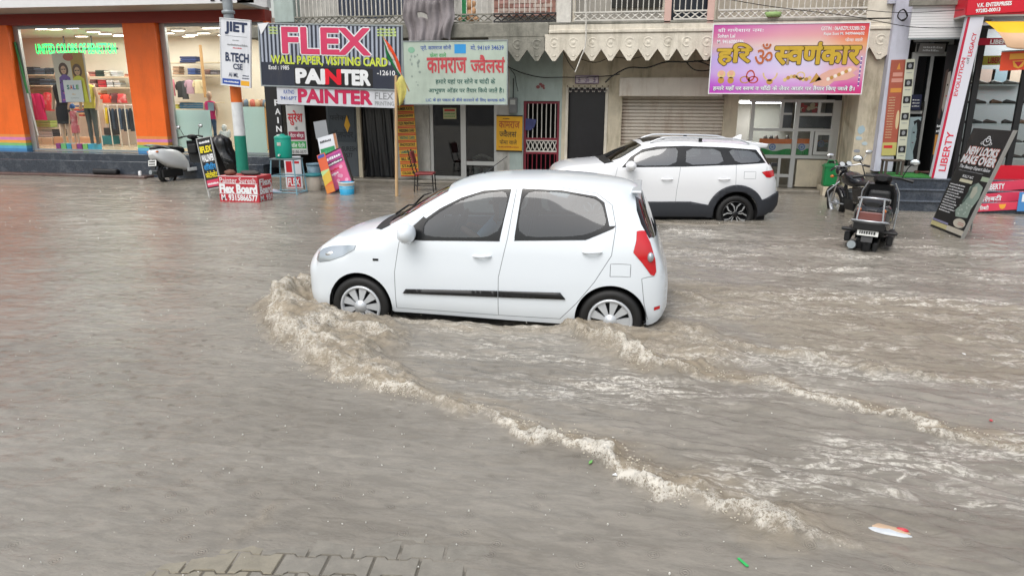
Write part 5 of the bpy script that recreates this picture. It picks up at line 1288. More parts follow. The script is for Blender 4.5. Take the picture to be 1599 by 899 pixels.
# ================================================================ signs and lettering
def C(n, h, r=.45, **k): return mat('ink_'+n, h, r, var=.09, vs=2.5, bump=.12, bs=3.5, **k)
I_PINK, I_WHT, I_NAVY, I_YEL, I_RED, I_BLK = C('rose', '#cf3a63'), C('white', '#e6e8ea'), C('navy', '#23304f'), C('lime', '#c9d84c'), C('red', '#c21f2c'), C('black', '#151518')
I_BLUE, I_TEAL, I_GREEN, I_GOLD, I_ORNG, I_GREY = C('blue', '#2d4fa0'), C('green_teal', '#1f7a6a'), C('green', '#2f9a4a'), C('gold', '#c9a437'), C('orange', '#e8701f'), C('grey', '#8a8d90')
class Panel:
    """board plus a lettering part; u,v are fractions of width / height with v from the top"""
    def __init__(s, *a, **k):
        s.o, s.w, s.h = board(*a, **k); s.l = Letters()
    def t(s, tx, u0, v0, u1, v1, m, **k): s.l.put(tx, u0*s.w, (1-v1)*s.h, u1*s.w, (1-v0)*s.h, m, **k); return s
    def r(s, u0, v0, u1, v1, m, y=-.003): s.l.rect(u0*s.w, (1-v1)*s.h, u1*s.w, (1-v0)*s.h, m, y); return s
    def d(s, u, v, ru, rv, m, y=-.004, **k): s.l.disc(u*s.w, (1-v)*s.h, ru*s.w, rv*s.h, m, y, **k); return s
    def p(s, pts, m, y=-.004): s.l.poly([(u*s.w, (1-v)*s.h) for u, v in pts], m, y); return s
    def done(s, name='lettering'):
        if s.l.f: s.l.build(name, s.o)
        return s.o
class SkewPanel(Panel):
    """bent banner stand: a leaning parallelogram given by three of its corners"""
    def __init__(s, name, label, cat, bl, br, tl, m, th=.015):
        u, v = br-bl, tl-bl; X = u.normalized(); s.k = v.dot(X); Zv = v-X*s.k; Zn = Zv.normalized(); Yn = Zn.cross(X)
        s.w, s.h = u.length, Zv.length; s.k /= s.h
        M = Matrix((X, Yn, Zn)).transposed().to_4x4(); M.translation = bl
        s.o = thing(name, label, cat, M=M); s.l = Letters()
        b = MB(); b.box(0, s.w, 0, th, 0, s.h, m); s.skew(b); b.build('board', s.o, bevel=.003)
    def skew(s, b): b.v = [(x+s.k*z, y, z) for x, y, z in b.v]
    def done(s, name='lettering'): s.skew(s.l); s.l.build(name, s.o); return s.o
def scrib(P, u0, v0, u1, v1, m, n, rnd, y=-.004):
    """a line of print too small to read in the photo: a run of short strokes"""
    u = u0; 
    while u < u1:
        w = (u1-u0)/n*rnd.uniform(.4, 1.1); h = rnd.uniform(.55, 1.)
        P.r(u, v1-(v1-v0)*h, min(u+w*.75, u1), v1, m, y); u += w
# big FLEX sign
S = Panel('shop_sign', 'large dark striped signboard reading FLEX above the painter shop', 'sign', (405,38), (627,42), (627,140), (409,133), 15.7, mat('sign_navy', '#262c3c', .4, var=.08, vs=2, bump=.15, bs=3.5, stain=.22, staincol='#5d5a56'), frame=(M_STEEL, .03))
for i in range(34): S.r(.005+i*.0292, .005, .005+i*.0292+.0145, .615, mat('sign_stripe', '#a3abba', .4, var=.08, vs=2, bump=.15, bs=3.5, stain=.22, staincol='#5d5a56'), -.0025)
S.t('FLEX', .165, .045, .785, .46, I_PINK, bold=.032, outline=(I_WHT, .06), y=-.005).t('WALL PAPER, VISITING CARD', .075, .50, .905, .66, I_YEL, bold=.035, outline=(I_BLK, .05), y=-.005)
S.t('Estd : 1985', .055, .665, .205, .735, I_WHT, bold=.02).r(.24, .68, .80, .985, I_BLK).t('PAI', .255, .715, .455, .945, I_WHT, bold=.06, y=-.006).t('N', .465, .715, .57, .945, C('bright_red', '#e0102c'), bold=.06, y=-.006).t('TER', .58, .715, .78, .945, I_WHT, bold=.06, y=-.006)
S.t('-12610', .83, .70, .955, .78, I_WHT, bold=.02)
for u0, u1 in ((.07, .135), (.835, .965)):
    for v in (.03, .075, .12): scrib(S, u0, v, u1, v+.035, C('pale_green', '#b9cf7a'), 7, RND)
S.p([(-.005, 0), (.075, -.03), (.015, .17)], I_WHT, -.02)
S.done()
S = Panel('shop_sign', 'white banner sign with crimson word PAINTER hanging under the dark striped board', 'sign', (431,134), (620,140), (618,169), (434,163), 15.72, mat('banner_white', '#cfd2d8', .45, var=.08, vs=2, bump=.15, bs=3.5, stain=.22, staincol='#5d5a56'))
S.t('PAINTER', .185, .14, .80, .84, C('crimson', '#bf2150'), bold=.05).t('FLEX', .825, .2, .975, .56, I_GREY, bold=.015).t('PRINTING', .825, .66, .98, .88, I_GREY, bold=.01).t('KATNO', .06, .2, .15, .42, I_BLUE, bold=.01).t('9416PT FACULZS'[0:6], .03, .55, .17, .75, I_BLUE, bold=.01)
S.done()
# JIET board on the pole
S = Panel('pole_sign', 'white college board reading JIET strapped to the tricolour pole', 'sign', (340,27), (390,35), (391,135), (350,134), 13.35, mat('board_white', '#d7dae0', .4, var=.08, vs=2, bump=.15, bs=3.5, stain=.22, staincol='#5d5a56'), frame=(M_WHT, .015))
S.t('JIET', .16, .04, .90, .22, I_NAVY, bold=.05).r(.16, .245, .9, .25, I_GREY).t('B.TECH', .16, .50, .95, .63, I_NAVY, bold=.04).t('CSE', .42, .66, .74, .745, I_NAVY, bold=.03).t('AI ML', .26, .80, .60, .865, I_NAVY, bold=.02).r(.04, .90, .66, .985, I_BLUE).r(.68, .91, .97, .985, C('amber', '#e0a52c'))
scrib(S, .22, .36, .92, .39, I_GREY, 14, RND); scrib(S, .42, .41, .72, .43, I_RED, 6, RND); scrib(S, .74, .82, .95, .84, I_NAVY, 5, RND); scrib(S, .72, .86, .97, .88, I_NAVY, 5, RND); scrib(S, .1, .93, .6, .955, I_WHT, 10, RND, -.005); scrib(S, .40, .30, .62, .315, I_GREY, 5, RND)
S.done()
b = MB(); b.box(0, .001, 0, .001, 0, .001, M_WHT)
# left strip, Suresh board, door strip of the painter shop
S = Panel('strip_sign', 'tall black strip sign with vertical white letters beside the painter doorway', 'sign', (412,133), (438,134), (444,262), (422,262), 16.95, I_BLK)
for i, ch_ in enumerate('PAINTER'): S.t(ch_, .60 if ch_ != 'I' else .71, .17+i*.105, .94 if ch_ != 'I' else .79, .24+i*.105, I_WHT, bold=.03)
S.done()
S = Panel('shop_sign', 'narrow white board with red and green Hindi panels standing by the painter door', 'sign', (446,165), (474,165), (481,241), (452,241), 16.6, mat('board_offwhite', '#c4c5c4', .5))
S.t('सुरेश', .08, .10, .88, .40, I_RED, hindi=True, bold=.03).t('के', .4, .42, .58, .50, I_BLK, hindi=True).r(.04, .53, .92, .70, C('maroon', '#8f1f3f')).t('पेंटर बोर्ड', .12, .56, .86, .67, I_WHT, hindi=True, y=-.006).r(.08, .73, .96, .88, I_GREEN).t('वॉल पेंटिंग', .16, .76, .9, .86, I_WHT, hindi=True, y=-.006).t('93150-3577', .1, .92, .95, .98, I_BLK, bold=.02)
S.done()
S = Panel('lean_board', 'white board with red blocks leaning behind the blue stool', 'board', (443,244), (470,244), (472,296), (447,296), 15.3, mat('board_white', '#d7dae0', .4, var=.08, vs=2, bump=.15, bs=3.5, stain=.22, staincol='#5d5a56'))
S.r(.1, .15, .45, .48, I_RED).r(.5, .15, .9, .22, I_RED).r(.1, .62, .9, .92, I_RED).t('FLEX', .15, .66, .85, .88, I_WHT, bold=.03, y=-.006); S.done()
# yellow price strip
S = Panel('strip_sign', 'tall yellow strip sign listing printing services under red lines', 'sign', (622,165), (651,164), (649,275), (622,276), 16.75, mat('strip_yellow', '#d2a63a', .45))
for i, tx in enumerate(('NUMBER PLATES', 'JHANDI BANNER', 'FLEX PRINTING', 'WEDDING CARD', 'VISITING CARD', 'PHOTOSTAT', 'LAMINATION', 'BILL BOOK', 'STAMPS', 'COLOUR PRINT')):
    S.r(0, .005+i*.1, 1, .018+i*.1, I_RED).r(0, .083+i*.1, 1, .096+i*.1, I_RED); S.t(tx, .1, .03+i*.1, .93, .07+i*.1, I_BLK if i not in (4, 6) else I_TEAL, bold=.03)
S.done()
# jeweller sign
S = Panel('shop_sign', 'large pale green Hindi jeweller sign with red name and blue last line', 'sign', (630,66), (792,64), (791,163), (632,162), 15.7, mat('sign_pale_green', '#aebcaf', .5, var=.12, vs=2.5, stain=.25, staincol='#7c8a80'), frame=(M_STEEL, .02))
I_DT = C('deep_teal', '#2c5f58'); I_SALM = C('faded_red', '#b8434a')
S.t('प्रो. कामराज सोनी'.replace('प्र', 'प्र'), .17, .05, .47, .15, I_BLUE, hindi=True).r(.50, .045, .61, .19, C('sky_blue', '#2a8fd0')).t('मो. 94169 34639', .655, .05, .97, .14, I_BLUE, hindi=True)
S.t('फेमा वाले', .26, .17, .42, .25, I_GREEN, hindi=True)
S.t('कामराज', .23, .26, .615, .50, I_SALM, hindi=True, bold=.035).t('ज<वैलर्स'.replace('र्स', 'स^'), .655, .22, .98, .50, I_SALM, hindi=True, bold=.035)
S.t('हमारे यहां पर सोने व चांदी के', .31, .58, .89, .69, I_DT, hindi=True, bold=.016).t('आभूषण ऑर्डर पर तैयार किये जाते है।'.replace('र्ड', 'ड^').replace('कि', 'िक'), .24, .73, .97, .84, I_DT, hindi=True, bold=.016)
S.t('LIC के हर प्रकार के बीमे करवाने के लिए सम्पर्क करें।'.replace('लि', 'िल').replace('म्प', 'म<प').replace('र्क', 'क^').replace('प्र', 'प'), .21, .90, .985, .975, I_BLUE, hindi=True, bold=.012)
for k in range(14): S.d(.06+.1*RND.random(), .1+.6*RND.random(), .006+.012*RND.random(), .008+.02*RND.random(), C('stain_grey', '#8d9b93'), n=9)
S.d(.08, .13, .035, .05, C('pale_mint', '#7fae93'), n=10); S.done()
S = Panel('shop_sign', 'yellow wall board in Hindi with black border beside the maroon gate', 'sign', (775,179), (816,181), (815,237), (775,237), 17.05, I_BLK)
S.r(.0, .035, 1., .965, mat('board_yellow', '#dda51c', .5, var=.08)).t('कामराज', .10, .17, .90, .36, C('rust', '#a8481c'), hindi=True, bold=.02).t('ज<वैलर्स'.replace('र्स', 'स^'), .12, .40, .78, .60, I_BLK, hindi=True, bold=.02).t('फेमा वाले', .13, .66, .80, .80, I_BLK, hindi=True); scrib(S, .1, .85, .88, .89, C('rust', '#a8481c'), 14, RND); scrib(S, .25, .08, .5, .11, I_BLK, 4, RND); S.done()
S = Panel('notice', 'small pale notice with a red line stuck inside the jeweller window', 'notice', (692,169), (713,169), (712,186), (692,186), 17.13, mat('paper_cream', '#b9b58c', .6), th=.005)
S.r(.1, .12, .9, .28, I_RED); scrib(S, .1, .45, .9, .55, I_GREEN, 6, RND); scrib(S, .1, .7, .9, .8, I_GREEN, 6, RND); S.done()
# plaque over the dark door
S = Panel('plaque', 'small pale plaque with Om and two Hindu signs over the dark doorway', 'plaque', (899,119), (934,119), (934,130), (899,130), 17.04, mat('plaque_pale', '#c3b8bd', .5), th=.03, frame=(C('purple', '#6a4a7c'), .012))
S.t('ॐ', .40, .1, .60, .9, C('purple', '#6a4a7c'))
for u in (.16, .84):
    for (a, c_, d_, e) in ((-.055, .46, .055, .54), (-.01, .15, .012, .85), (0, .15, .055, .23), (-.055, .77, 0, .85), (-.055, .15, -.043, .5), (.043, .5, .055, .85)): S.r(u+a, c_, u+d_, e, C('purple', '#6a4a7c'))
S.done()
# goldsmith sign
S = Panel('shop_sign', 'bright pink and violet Hindi goldsmith sign with golden letters and jewellery', 'sign', (1113,39), (1357,37), (1345,146), (1109,146), 15.55, mat('sign_magenta', '#c23a86', .35, var=.08, vs=2, bump=.15, bs=3.5, stain=.22, staincol='#5d5a56'), frame=(M_WHT, .02))
m = bpy.data.materials.new('goldsmith_print'); m.use_nodes = True; t = m.node_tree; b = t.nodes['Principled BSDF']; b.inputs['Roughness'].default_value = .35
L = t.links.new; _n = t.nodes.new('ShaderNodeTexNoise'); _n.inputs['Scale'].default_value = 3.5; _b = t.nodes.new('ShaderNodeBump'); _b.inputs['Strength'].default_value = .15; _b.inputs['Distance'].default_value = .02; L(_n.outputs['Fac'], _b.inputs['Height']); L(_b.outputs[0], b.inputs['Normal']); tc = t.nodes.new('ShaderNodeTexCoord'); sp = t.nodes.new('ShaderNodeSeparateXYZ'); L(tc.outputs['Object'], sp.inputs[0])
def cramp(src, lo, hi, st):
    mr = t.nodes.new('ShaderNodeMapRange'); mr.inputs[1].default_value = lo; mr.inputs[2].default_value = hi; L(src, mr.inputs[0])
    r = t.nodes.new('ShaderNodeValToRGB'); e = r.color_ramp.elements
    while len(e) < len(st): e.new(.5)
    for q, (p, c) in zip(e, st): q.position = p; q.color = (*lin(c), 1)
    L(mr.outputs[0], r.inputs[0]); return r.outputs[0]
# printed artwork: violet left, red right, a pale sunburst band in the middle
cx_ = cramp(sp.outputs['X'], 0, S.w, [(0, '#9c3cc4'), (.18, '#b078d8'), (.45, '#cdb0e0'), (.7, '#cfb6d6'), (.86, '#d24a6a'), (1, '#c61f48')])
cz_ = cramp(sp.outputs['Z'], 0, S.h, [(0, '#c7267e'), (.13, '#c45fc0'), (.3, '#d9cde0'), (.52, '#c6d3e4'), (.70, '#eed88a'), (.84, '#e8863e'), (1, '#d43a56')])
mxn = t.nodes.new('ShaderNodeMix'); mxn.data_type = 'RGBA'; mxn.inputs['Factor'].default_value = .5; L(cx_, mxn.inputs['A']); L(cz_, mxn.inputs['B']); L(mxn.outputs['Result'], b.inputs['Base Color'])
S.r(0, 0, 1, 1, m, -.002)
I_G2 = C('sign_gold', '#c2a02c'); I_OUT = C('dark_brown', '#3c2530'); I_OM = C('copper', '#b5603a')
S.t('हरि'.replace('रि', 'िर'), .04, .27, .265, .585, I_G2, hindi=True, bold=.045, outline=(I_OUT, .07), y=-.005).t('ॐ', .285, .27, .405, .575, I_OM, bold=.01, outline=(I_WHT, .02), y=-.005)
S.t('स<वण^कार', .42, .265, .965, .575, I_G2, hindi=True, bold=.045, outline=(I_OUT, .07), y=-.005)
S.t('श्री गणेशाय नमः'.replace('श्री', 'शी'), .03, .045, .33, .105, I_WHT, hindi=True).t('Sohan Lal', .03, .13, .145, .185, I_WHT, bold=.02).t('M. 9416000186', .03, .215, .205, .27, I_WHT, bold=.02)
S.t('GSTIN : 06ABZPL9328B1Z0', .70, .04, .975, .095, I_WHT, bold=.02).t('Rajat Soni M. 9499444602', .72, .12, .975, .175, I_WHT, bold=.02).t('फेमा वाले', .86, .20, .97, .255, I_WHT, hindi=True)
S.t('हमारे यहाँ पर स<वण^ व चाँदी के जेवर आड^र पर तैयार िकए जाते हैं।', .025, .885, .955, .97, I_WHT, hindi=True, bold=.03, outline=(I_NAVY, .05), y=-.005)
I_J = C('jewel_gold', '#b88a3e'); I_J2 = C('jewel_pale', '#d8bd86'); I_SK = C('hand_skin', '#dba998'); I_JR = C('jewel_red', '#b2402c')
for u in (.075, .14): S.d(u, .72, .028, .06, I_J2, n=14).d(u, .81, .022, .05, I_J, n=14).d(u, .70, .016, .035, C('peach', '#d9a58e'), -.006, n=12)
for (u, v, a_, c_) in ((.235, .80, .035, .055), (.27, .74, .03, .085), (.29, .80, .035, .055)): S.d(u, v, a_, c_, I_JR if u > .25 else I_J, hole=.72, n=22)
S.d(.40, .70, .05, .12, I_J2, a0=pi, a1=2*pi, hole=.8, n=20).d(.40, .83, .022, .04, I_J, n=12)
for k in range(9): S.d(.50+.02*k, .80-.035*sin(k*.7)-.006*k, .013, .03, I_J if k % 2 else I_J2, n=8)
S.d(.60, .74, .03, .06, I_J2, hole=.7, n=18)
S.p([(.66, .86), (.70, .70), (.74, .80)], I_J).p([(.68, .88), (.73, .72), (.78, .66), (.84, .63), (.93, .60), (.965, .64), (.93, .70), (.955, .74), (.90, .80), (.82, .82), (.78, .90)], I_SK)
for k in range(7): S.d(.78+.022*k, .79-.022*k, .012, .028, I_J if k % 2 else C('white_pearl', '#e7ddd2'), -.006, n=8)
for k in range(22): S.r(.972, .46+k*.02, .982, .474+k*.02, I_BLUE if k % 3 else I_WHT)
S.done()
# right-hand signs
S = Panel('shop_sign', 'red shop fascia board with white words V.K. ENTERPRISES at the top right corner', 'sign', (1512,-6), (1640,-6), (1640,20), (1510,20), 14.97, M_RED2)
S.t('V.K. ENTERPRISES', .115, .32, .535, .56, I_WHT, bold=.04).t('97282-00013', .11, .66, .405, .88, I_WHT, bold=.04); S.done()
S = Panel('vertical_sign', 'tall white shoe brand sign with red vertical letters and crimson edge', 'sign', (1502,24), (1531,24), (1484,281), (1463,278), 15.02, mat('sign_lilac_white', '#d3d4de', .4), th=.12)
S.r(0, 0, .16, 1, C('crimson_edge', '#b8143a'))
def vt(S, tx, u0, u1, v0, v1, m, bold=.03, hindi=False):
    g = glyphs(tx, .012); a, b_, c, d = bbox(g[0]); w, h = S.w, S.h
    S.l.add([(u1*w-(u1-u0)*w*(p[1]-c)/(d-c), -.005, (1-v1)*h+(v1-v0)*h*(p[0]-a)/(b_-a)) for p in g[0]], g[1], m)
    # text reads upward: letters turned a quarter anticlockwise
vt(S, 'LIBERTY', .36, .80, .70, .95, C('brand_red', '#d3203c'), .05); vt(S, 'EVOLUTION', .22, .46, .25, .48, C('brand_red', '#d3203c'), .03); vt(S, 'LEGACY', .52, .78, .10, .24, C('brand_red', '#d3203c'), .03); vt(S, 'of', .50, .70, .245, .285, I_GREY, .0)
S.done()
S = Panel('shop_sign', 'yellow strip sign with red letters behind the shoe shop glass', 'sign', (1526,88), (1600,86), (1600,101), (1524,102), 15.8, mat('strip_lemon', '#d8cf4a', .4), th=.02)
S.t('LIBERTY', .24, .2, .62, .8, I_RED, bold=.04); S.done()
l = Letters(); A = at(1546, 69, 15.31); B = at(1585, 62, 15.31); l.put('LIBERTY', A.x, A.z, B.x, B.z, I_WHT, bold=.04, y=15.31); l.build('lettering', ss, world=True)
S = Panel('hanging_sign', 'orange red tag sign with a yellow emblem hanging under the awning', 'sign', (1563,81), (1608,80), (1606,111), (1562,109), 14.75, mat('tag_orange', '#dd4a26', .4), th=.01)
S.r(.3, .12, .98, .42, C('tag_yellow', '#e8a53a')).p([(.42, .5), (.86, .5), (.8, .82), (.64, .92), (.48, .82)], C('tag_yellow', '#e8a53a')).p([(.48, .55), (.8, .55), (.64, .84)], I_RED, -.006); S.r(-.01, -.06, 1, .0, M_STEEL, -.006); S.done()
# red poster and card strip on the parlour pillar
S = Panel('poster', 'tall rust red salon price poster on the lilac pillar', 'poster', (1393,94), (1416,93), (1398,243), (1375,243), 15.84, mat('poster_rust', '#a3533f', .5, var=.1), th=.01)
S.p([(.42, .10), (.55, .03), (.68, .10)], C('poster_gold', '#c98a3c'), -.005).r(.2, .13, .85, .17, C('poster_pink', '#c98f80')).r(.15, .19, .9, .23, C('poster_pink', '#c98f80')).r(.15, .29, .9, .335, C('poster_gold', '#c98a3c')).d(.84, .62, .12, .10, C('poster_cream', '#c9b68f'), n=16).r(0, .86, 1, 1, C('poster_lime', '#b8b06a')).r(.1, .89, .7, .92, I_RED, -.005)
for k in range(16): scrib(S, .12, .38+k*.028, .55, .39+k*.028, C('poster_cream', '#c9b68f'), 6, RND)
S.done()
S = Panel('poster', 'narrow strip of black and cream picture cards beside the red salon poster', 'poster', (1417,93), (1431,92), (1412,250), (1397,250), 15.8, mat('card_cream', '#bfc0ad', .5), th=.01)
for k in range(6):
    S.r(.12, .03+k*.165, .9, .10+k*.165, I_BLK).d(.5, .065+k*.165, .2, .022, I_GREY, -.006, n=10); scrib(S, .2, .125+k*.165, .8, .135+k*.165, I_GREY, 4, RND)
S.done()
S = Panel('poster', 'black poster strip with a pale long haired face by the parlour door', 'poster', (1484,70), (1499,70), (1463,268), (1447,268), 15.7, I_BLK, th=.01)
S.p([(.25, .22), (.7, .20), (.85, .32), (.75, .45), (.45, .52), (.2, .46)], C('face_pale', '#a09890')).p([(.2, .20), (.45, .18), (.4, .34), (.25, .58), (.05, .56)], C('hair_brown', '#4b3a35'), -.005).r(.5, .30, .62, .315, I_BLK, -.006).r(.52, .39, .66, .40, I_RED, -.006).r(.1, .70, .9, .86, C('poster_gold', '#c98a3c')).d(.5, .78, .25, .05, C('rust', '#a8481c'), -.005, n=12); scrib(S, .1, .62, .9, .64, I_WHT, 5, RND); scrib(S, .1, .66, .9, .68, I_WHT, 5, RND); S.done()
S = Panel('poster', 'pale blue poster with half a dark haired face on the parlour glass door', 'poster', (1421,183), (1440,183), (1431,250), (1412,250), 16.12, mat('poster_blue', '#9fb2b8', .45), th=.006)
S.p([(.35, .10), (.7, .05), (1., .1), (1., 1), (.75, 1), (.6, .8), (.75, .5)], I_BLK).p([(.28, .25), (.6, .12), (.72, .3), (.7, .6), (.5, .78), (.3, .66)], C('face_cool', '#8fa3a8'), -.006).r(.38, .34, .56, .37, I_BLK, -.008).r(.4, .58, .55, .60, C('lip_dark', '#6a3a48'), -.008); S.done()
S = Panel('notice', 'small dark blue notice with pale print on the parlour glass door', 'notice', (1424,148), (1441,148), (1436,172), (1420,172), 16.12, C('notice_blue', '#1b2140'), th=.006)
for v in (.3, .5, .7): scrib(S, .15, v, .85, v+.08, I_WHT, 4, RND)
S.done()
# parlour name over the door
S = Panel('shop_sign', 'grey glass name panel above the parlour door', 'sign', (1432,67), (1478,69), (1474,84), (1428,83), 16.1, mat('panel_grey', '#8d8a88', .4), th=.01)
scrib(S, .25, .25, .9, .5, I_WHT, 7, RND); scrib(S, .25, .6, .8, .8, I_WHT, 7, RND); S.p([(.02, .1), (.12, 0), (.1, .9), (.04, .9)], I_BLK); S.done()
# red panels on the step risers before the shoe shop
def riser(px0, px1, y0, y1, Y, m, txt, u0, hindi=False, label=''):
    S = Panel('step_panel', label, 'sign', (px0, y0), (px1, y0), (px1, y1), (px0, y1), Y, m, th=.008)
    if txt: S.t(txt, u0, .22, u0+.20, .8, I_WHT, hindi=hindi, bold=.035)
    S.p([(.55, .2), (.72, .2), (.69, .7), (.635, .85), (.58, .7)], C('tag_yellow', '#e8a53a')); S.done()
riser(1538, 1680, 280.5, 295, YS+.56-.03, M_PINKP, 'LIBERTY', .02, label='pink red riser panel with white letters, topmost on the shoe shop steps')
riser(1530, 1680, 298.5, 313, YS+.28-.03, M_PINKP, 'लिबर्टी'.replace('लि', 'िल').replace('र्टी', 'टी'), .03, True, 'pink red riser panel with Hindi letters in the middle of the granite steps')
riser(1522, 1590, 317, 329, YS-.03, M_PINKP, 'लिबर्टी'.replace('लि', 'िल').replace('र्टी', 'टी'), .12, True, 'short pink red riser panel just above the flood water')
S = Panel('step_panel', 'blue and white packet print at the foot of the shoe shop steps', 'sign', (1592, 300), (1640, 300), (1640, 330), (1588, 330), YS-.05, mat('print_blue', '#4a86c0', .4), th=.01); S.r(.1, .1, .5, .5, I_WHT); S.done()
# A-frame signs
def aframe(name, label, tl, tr, br, bl, Y, m, tilt, fr): return Panel(name, label, 'sign', tl, tr, br, bl, Y, m, tilt=tilt, frame=fr, th=.02)
S = aframe('aframe_sign', 'black folding pavement sign with bright FLEX lettering in front of the white scooter', (310,216), (328,215), (345,290), (322,297), 13.55, I_BLK, .10, (M_ALU2, .018))
S.t('FLEX', .18, .16, .90, .28, C('yellow_print', '#e3d320'), bold=.05).r(.05, .15, .15, .28, C('yellow_print', '#e3d320')).t('WALLPAPER', .06, .33, .95, .46, I_WHT, bold=.05).t('विजिटिंग'.replace('जि', 'िज').replace('टिं', 'िटं'), .08, .50, .95, .63, C('cyan_print', '#2a8fd0'), hindi=True, bold=.03).t('फोटोस्टेट'.replace('स्ट', 'स<ट'), .08, .66, .95, .79, C('yellow_print', '#e3d320'), hindi=True, bold=.03).r(.05, .83, .95, .97, C('pink_print', '#c93d5c')); scrib(S, .1, .88, .9, .93, I_WHT, 8, RND, -.005)
scrib(S, .1, .05, .9, .10, I_WHT, 7, RND); S.done()
b = MB()
for s in (0, S.w): b.box(s-.015, s+.015, -.005, .02, -.30, 0, M_ALU2)
b.build('leg', S.o)
b = MB(); Mx = Matrix.Translation((S.w/2, .02, S.h)) @ Matrix.Rotation(radians(24), 4, 'X')
b.box(-S.w/2, S.w/2, 0, .02, -S.h*1.05, 0, I_BLK, Mx); b.build('back_board', S.o)
S = SkewPanel('standee', 'tall black beauty salon banner reading NEW LOOKS MAKE OVER leaning in the water', 'sign', Vector((4.75, 12.71, -.005)), Vector((4.78, 11.56, -.005)), Vector((4.83, 11.89, 1.62)), I_BLK)
w, h = S.w, S.h
S.t('NEW LOOKS', .14, .165, .92, .235, I_WHT, bold=.05, outline=(C('salmon', '#d97f6a'), .09), shear=.1).t('MAKE OVER', .08, .245, .96, .315, I_WHT, bold=.05, outline=(C('salmon', '#d97f6a'), .09), shear=.1).t('The Beauty Expert Salon', .10, .335, .92, .375, I_WHT, bold=.02, shear=.3)
S.d(.52, .11, .10, .035, I_WHT, hole=.8, n=22).d(.52, .085, .05, .028, I_WHT, hole=.7, n=16).d(.41, .125, .035, .012, I_WHT, hole=.6, n=14).d(.63, .125, .035, .012, I_WHT, hole=.6, n=14)
scrib(S, .12, .385, .8, .393, I_GREY, 16, RND); S.t('FULLY A/C', .3, .425, .6, .45, I_WHT, bold=.02).r(.27, .465, .62, .495, C('cream_print', '#cfcbb0')).r(.80, .41, 1, .45, C('mint_print', '#a9b8a0'))
for k in range(11): scrib(S, .06, .525+k*.027, .40+.12*RND.random(), .538+k*.027, I_WHT, 9, RND)
I_F = C('photo_mint', '#93a59a'); S.p([(.62, .52), (.78, .47), (.94, .50), (.97, .60), (.9, .72), (.92, .80), (.6, .82), (.52, .76), (.66, .66)], I_F).p([(.70, .52), (.80, .50), (.86, .55), (.82, .62), (.74, .62)], C('photo_face', '#b5b8a8'), -.006).p([(.66, .50), (.74, .475), (.70, .60), (.62, .70), (.6, .66)], C('photo_hair', '#51635c'), -.006)
for k in range(14): S.d(.6+.3*RND.random(), .66+.13*RND.random(), .025, .008, C('photo_light', '#b9c6bd'), -.007, n=7)
S.d(.78, .87, .17, .045, C('photo_pale', '#c9c3b4'), n=20).r(0, .905, .5, .925, C('photo_lilac', '#8d8cae')).r(0, .93, .5, .975, C('photo_lemon', '#c8c08a')).r(.5, .925, 1, .975, C('photo_pale', '#c9c3b4')); scrib(S, .75, .86, .92, .866, I_RED, 5, RND, -.006); scrib(S, .75, .878, .92, .884, I_RED, 5, RND, -.006)
S.done()
b = MB(); b.box(w, w+.035, -.01, .03, -.02, h+.01, M_ALU2); S.skew(b); b.build('edge_rail', S.o)
b = MB(); b.tube([(w*.5+S.k*h*.7, .02, h*.7), (w*.2, .55, -.1)], .014, M_STEEL, 6); b.build('strut', S.o)
# green lit store name, poster and sale card in the clothing store
t_ = thing('store_sign', 'glowing green letters spelling the clothing brand high inside the left display window', 'sign', (at(120, 80, 20.4).x, 20.4, at(120, 80, 20.4).z))
l = Letters(); A = at(57, 84, 20.4); B = at(181, 76, 20.4)
l.put('UNITED COLORS OF BENETTON', A.x, A.z-.02, B.x, B.z+.16, mat('neon_green', '#18e06a', .4, emit=1.3), bold=.02, y=20.4); l.build('lettering', t_, world=True)
b = MB(); b.box(A.x, B.x, 20.44, 20.5, A.z+.1, A.z+.16, M_BLK); 
for X in (A.x+1., B.x-.9): b.box(X, X+.03, 20.45, 20.48, A.z+.16, zt, M_BLK)
b.build('bracket', t_, world=True)

# ================================================================ things standing in the flooded street
def wheel2(root, x, r=.25, w=.05, M=None, spokes=5, wire=False):
    M = M or (Matrix.Translation((x, 0, r)) @ Matrix.Rotation(radians(90), 4, 'X'))
    b = MB(); b.lathe([(r*.72, -w), (r*.92, -w), (r, -w*.45), (r, w*.45), (r*.92, w), (r*.72, w)], M_TYRE, 28, M); o = b.build('wheel', root)
    c = MB(); S = M_SILVER
    c.lathe([(r*.73, -w*.7), (r*.64, -w*.6), (r*.64, w*.6), (r*.73, w*.7)], S, 28, M); c.lathe([(.0, -w*.9), (.05, -w*.9), (.05, w*.9), (0, w*.9)], S, 12, M)
    for k in range(18 if wire else spokes):
        a = 2*pi*k/(18 if wire else spokes); c.tube([M @ Vector((.03*cos(a), .03*sin(a), 0)), M @ Vector((r*.66*cos(a+.15), r*.66*sin(a+.15), 0))], .004 if wire else .018, S, 5)
    c.build('rim', o); return o
def ringsec(x, w, z0, z1, n=16, e=.75, y0=0):
    """rounded box section at x"""
    zc, h = (z0+z1)/2, (z1-z0)/2; o = []
    for k in range(n):
        a = 2*pi*k/n; c, s_ = cos(a), sin(a)
        o.append((x, y0+w*math.copysign(abs(c)**e, c), zc+h*math.copysign(abs(s_)**e, s_)))
    return o
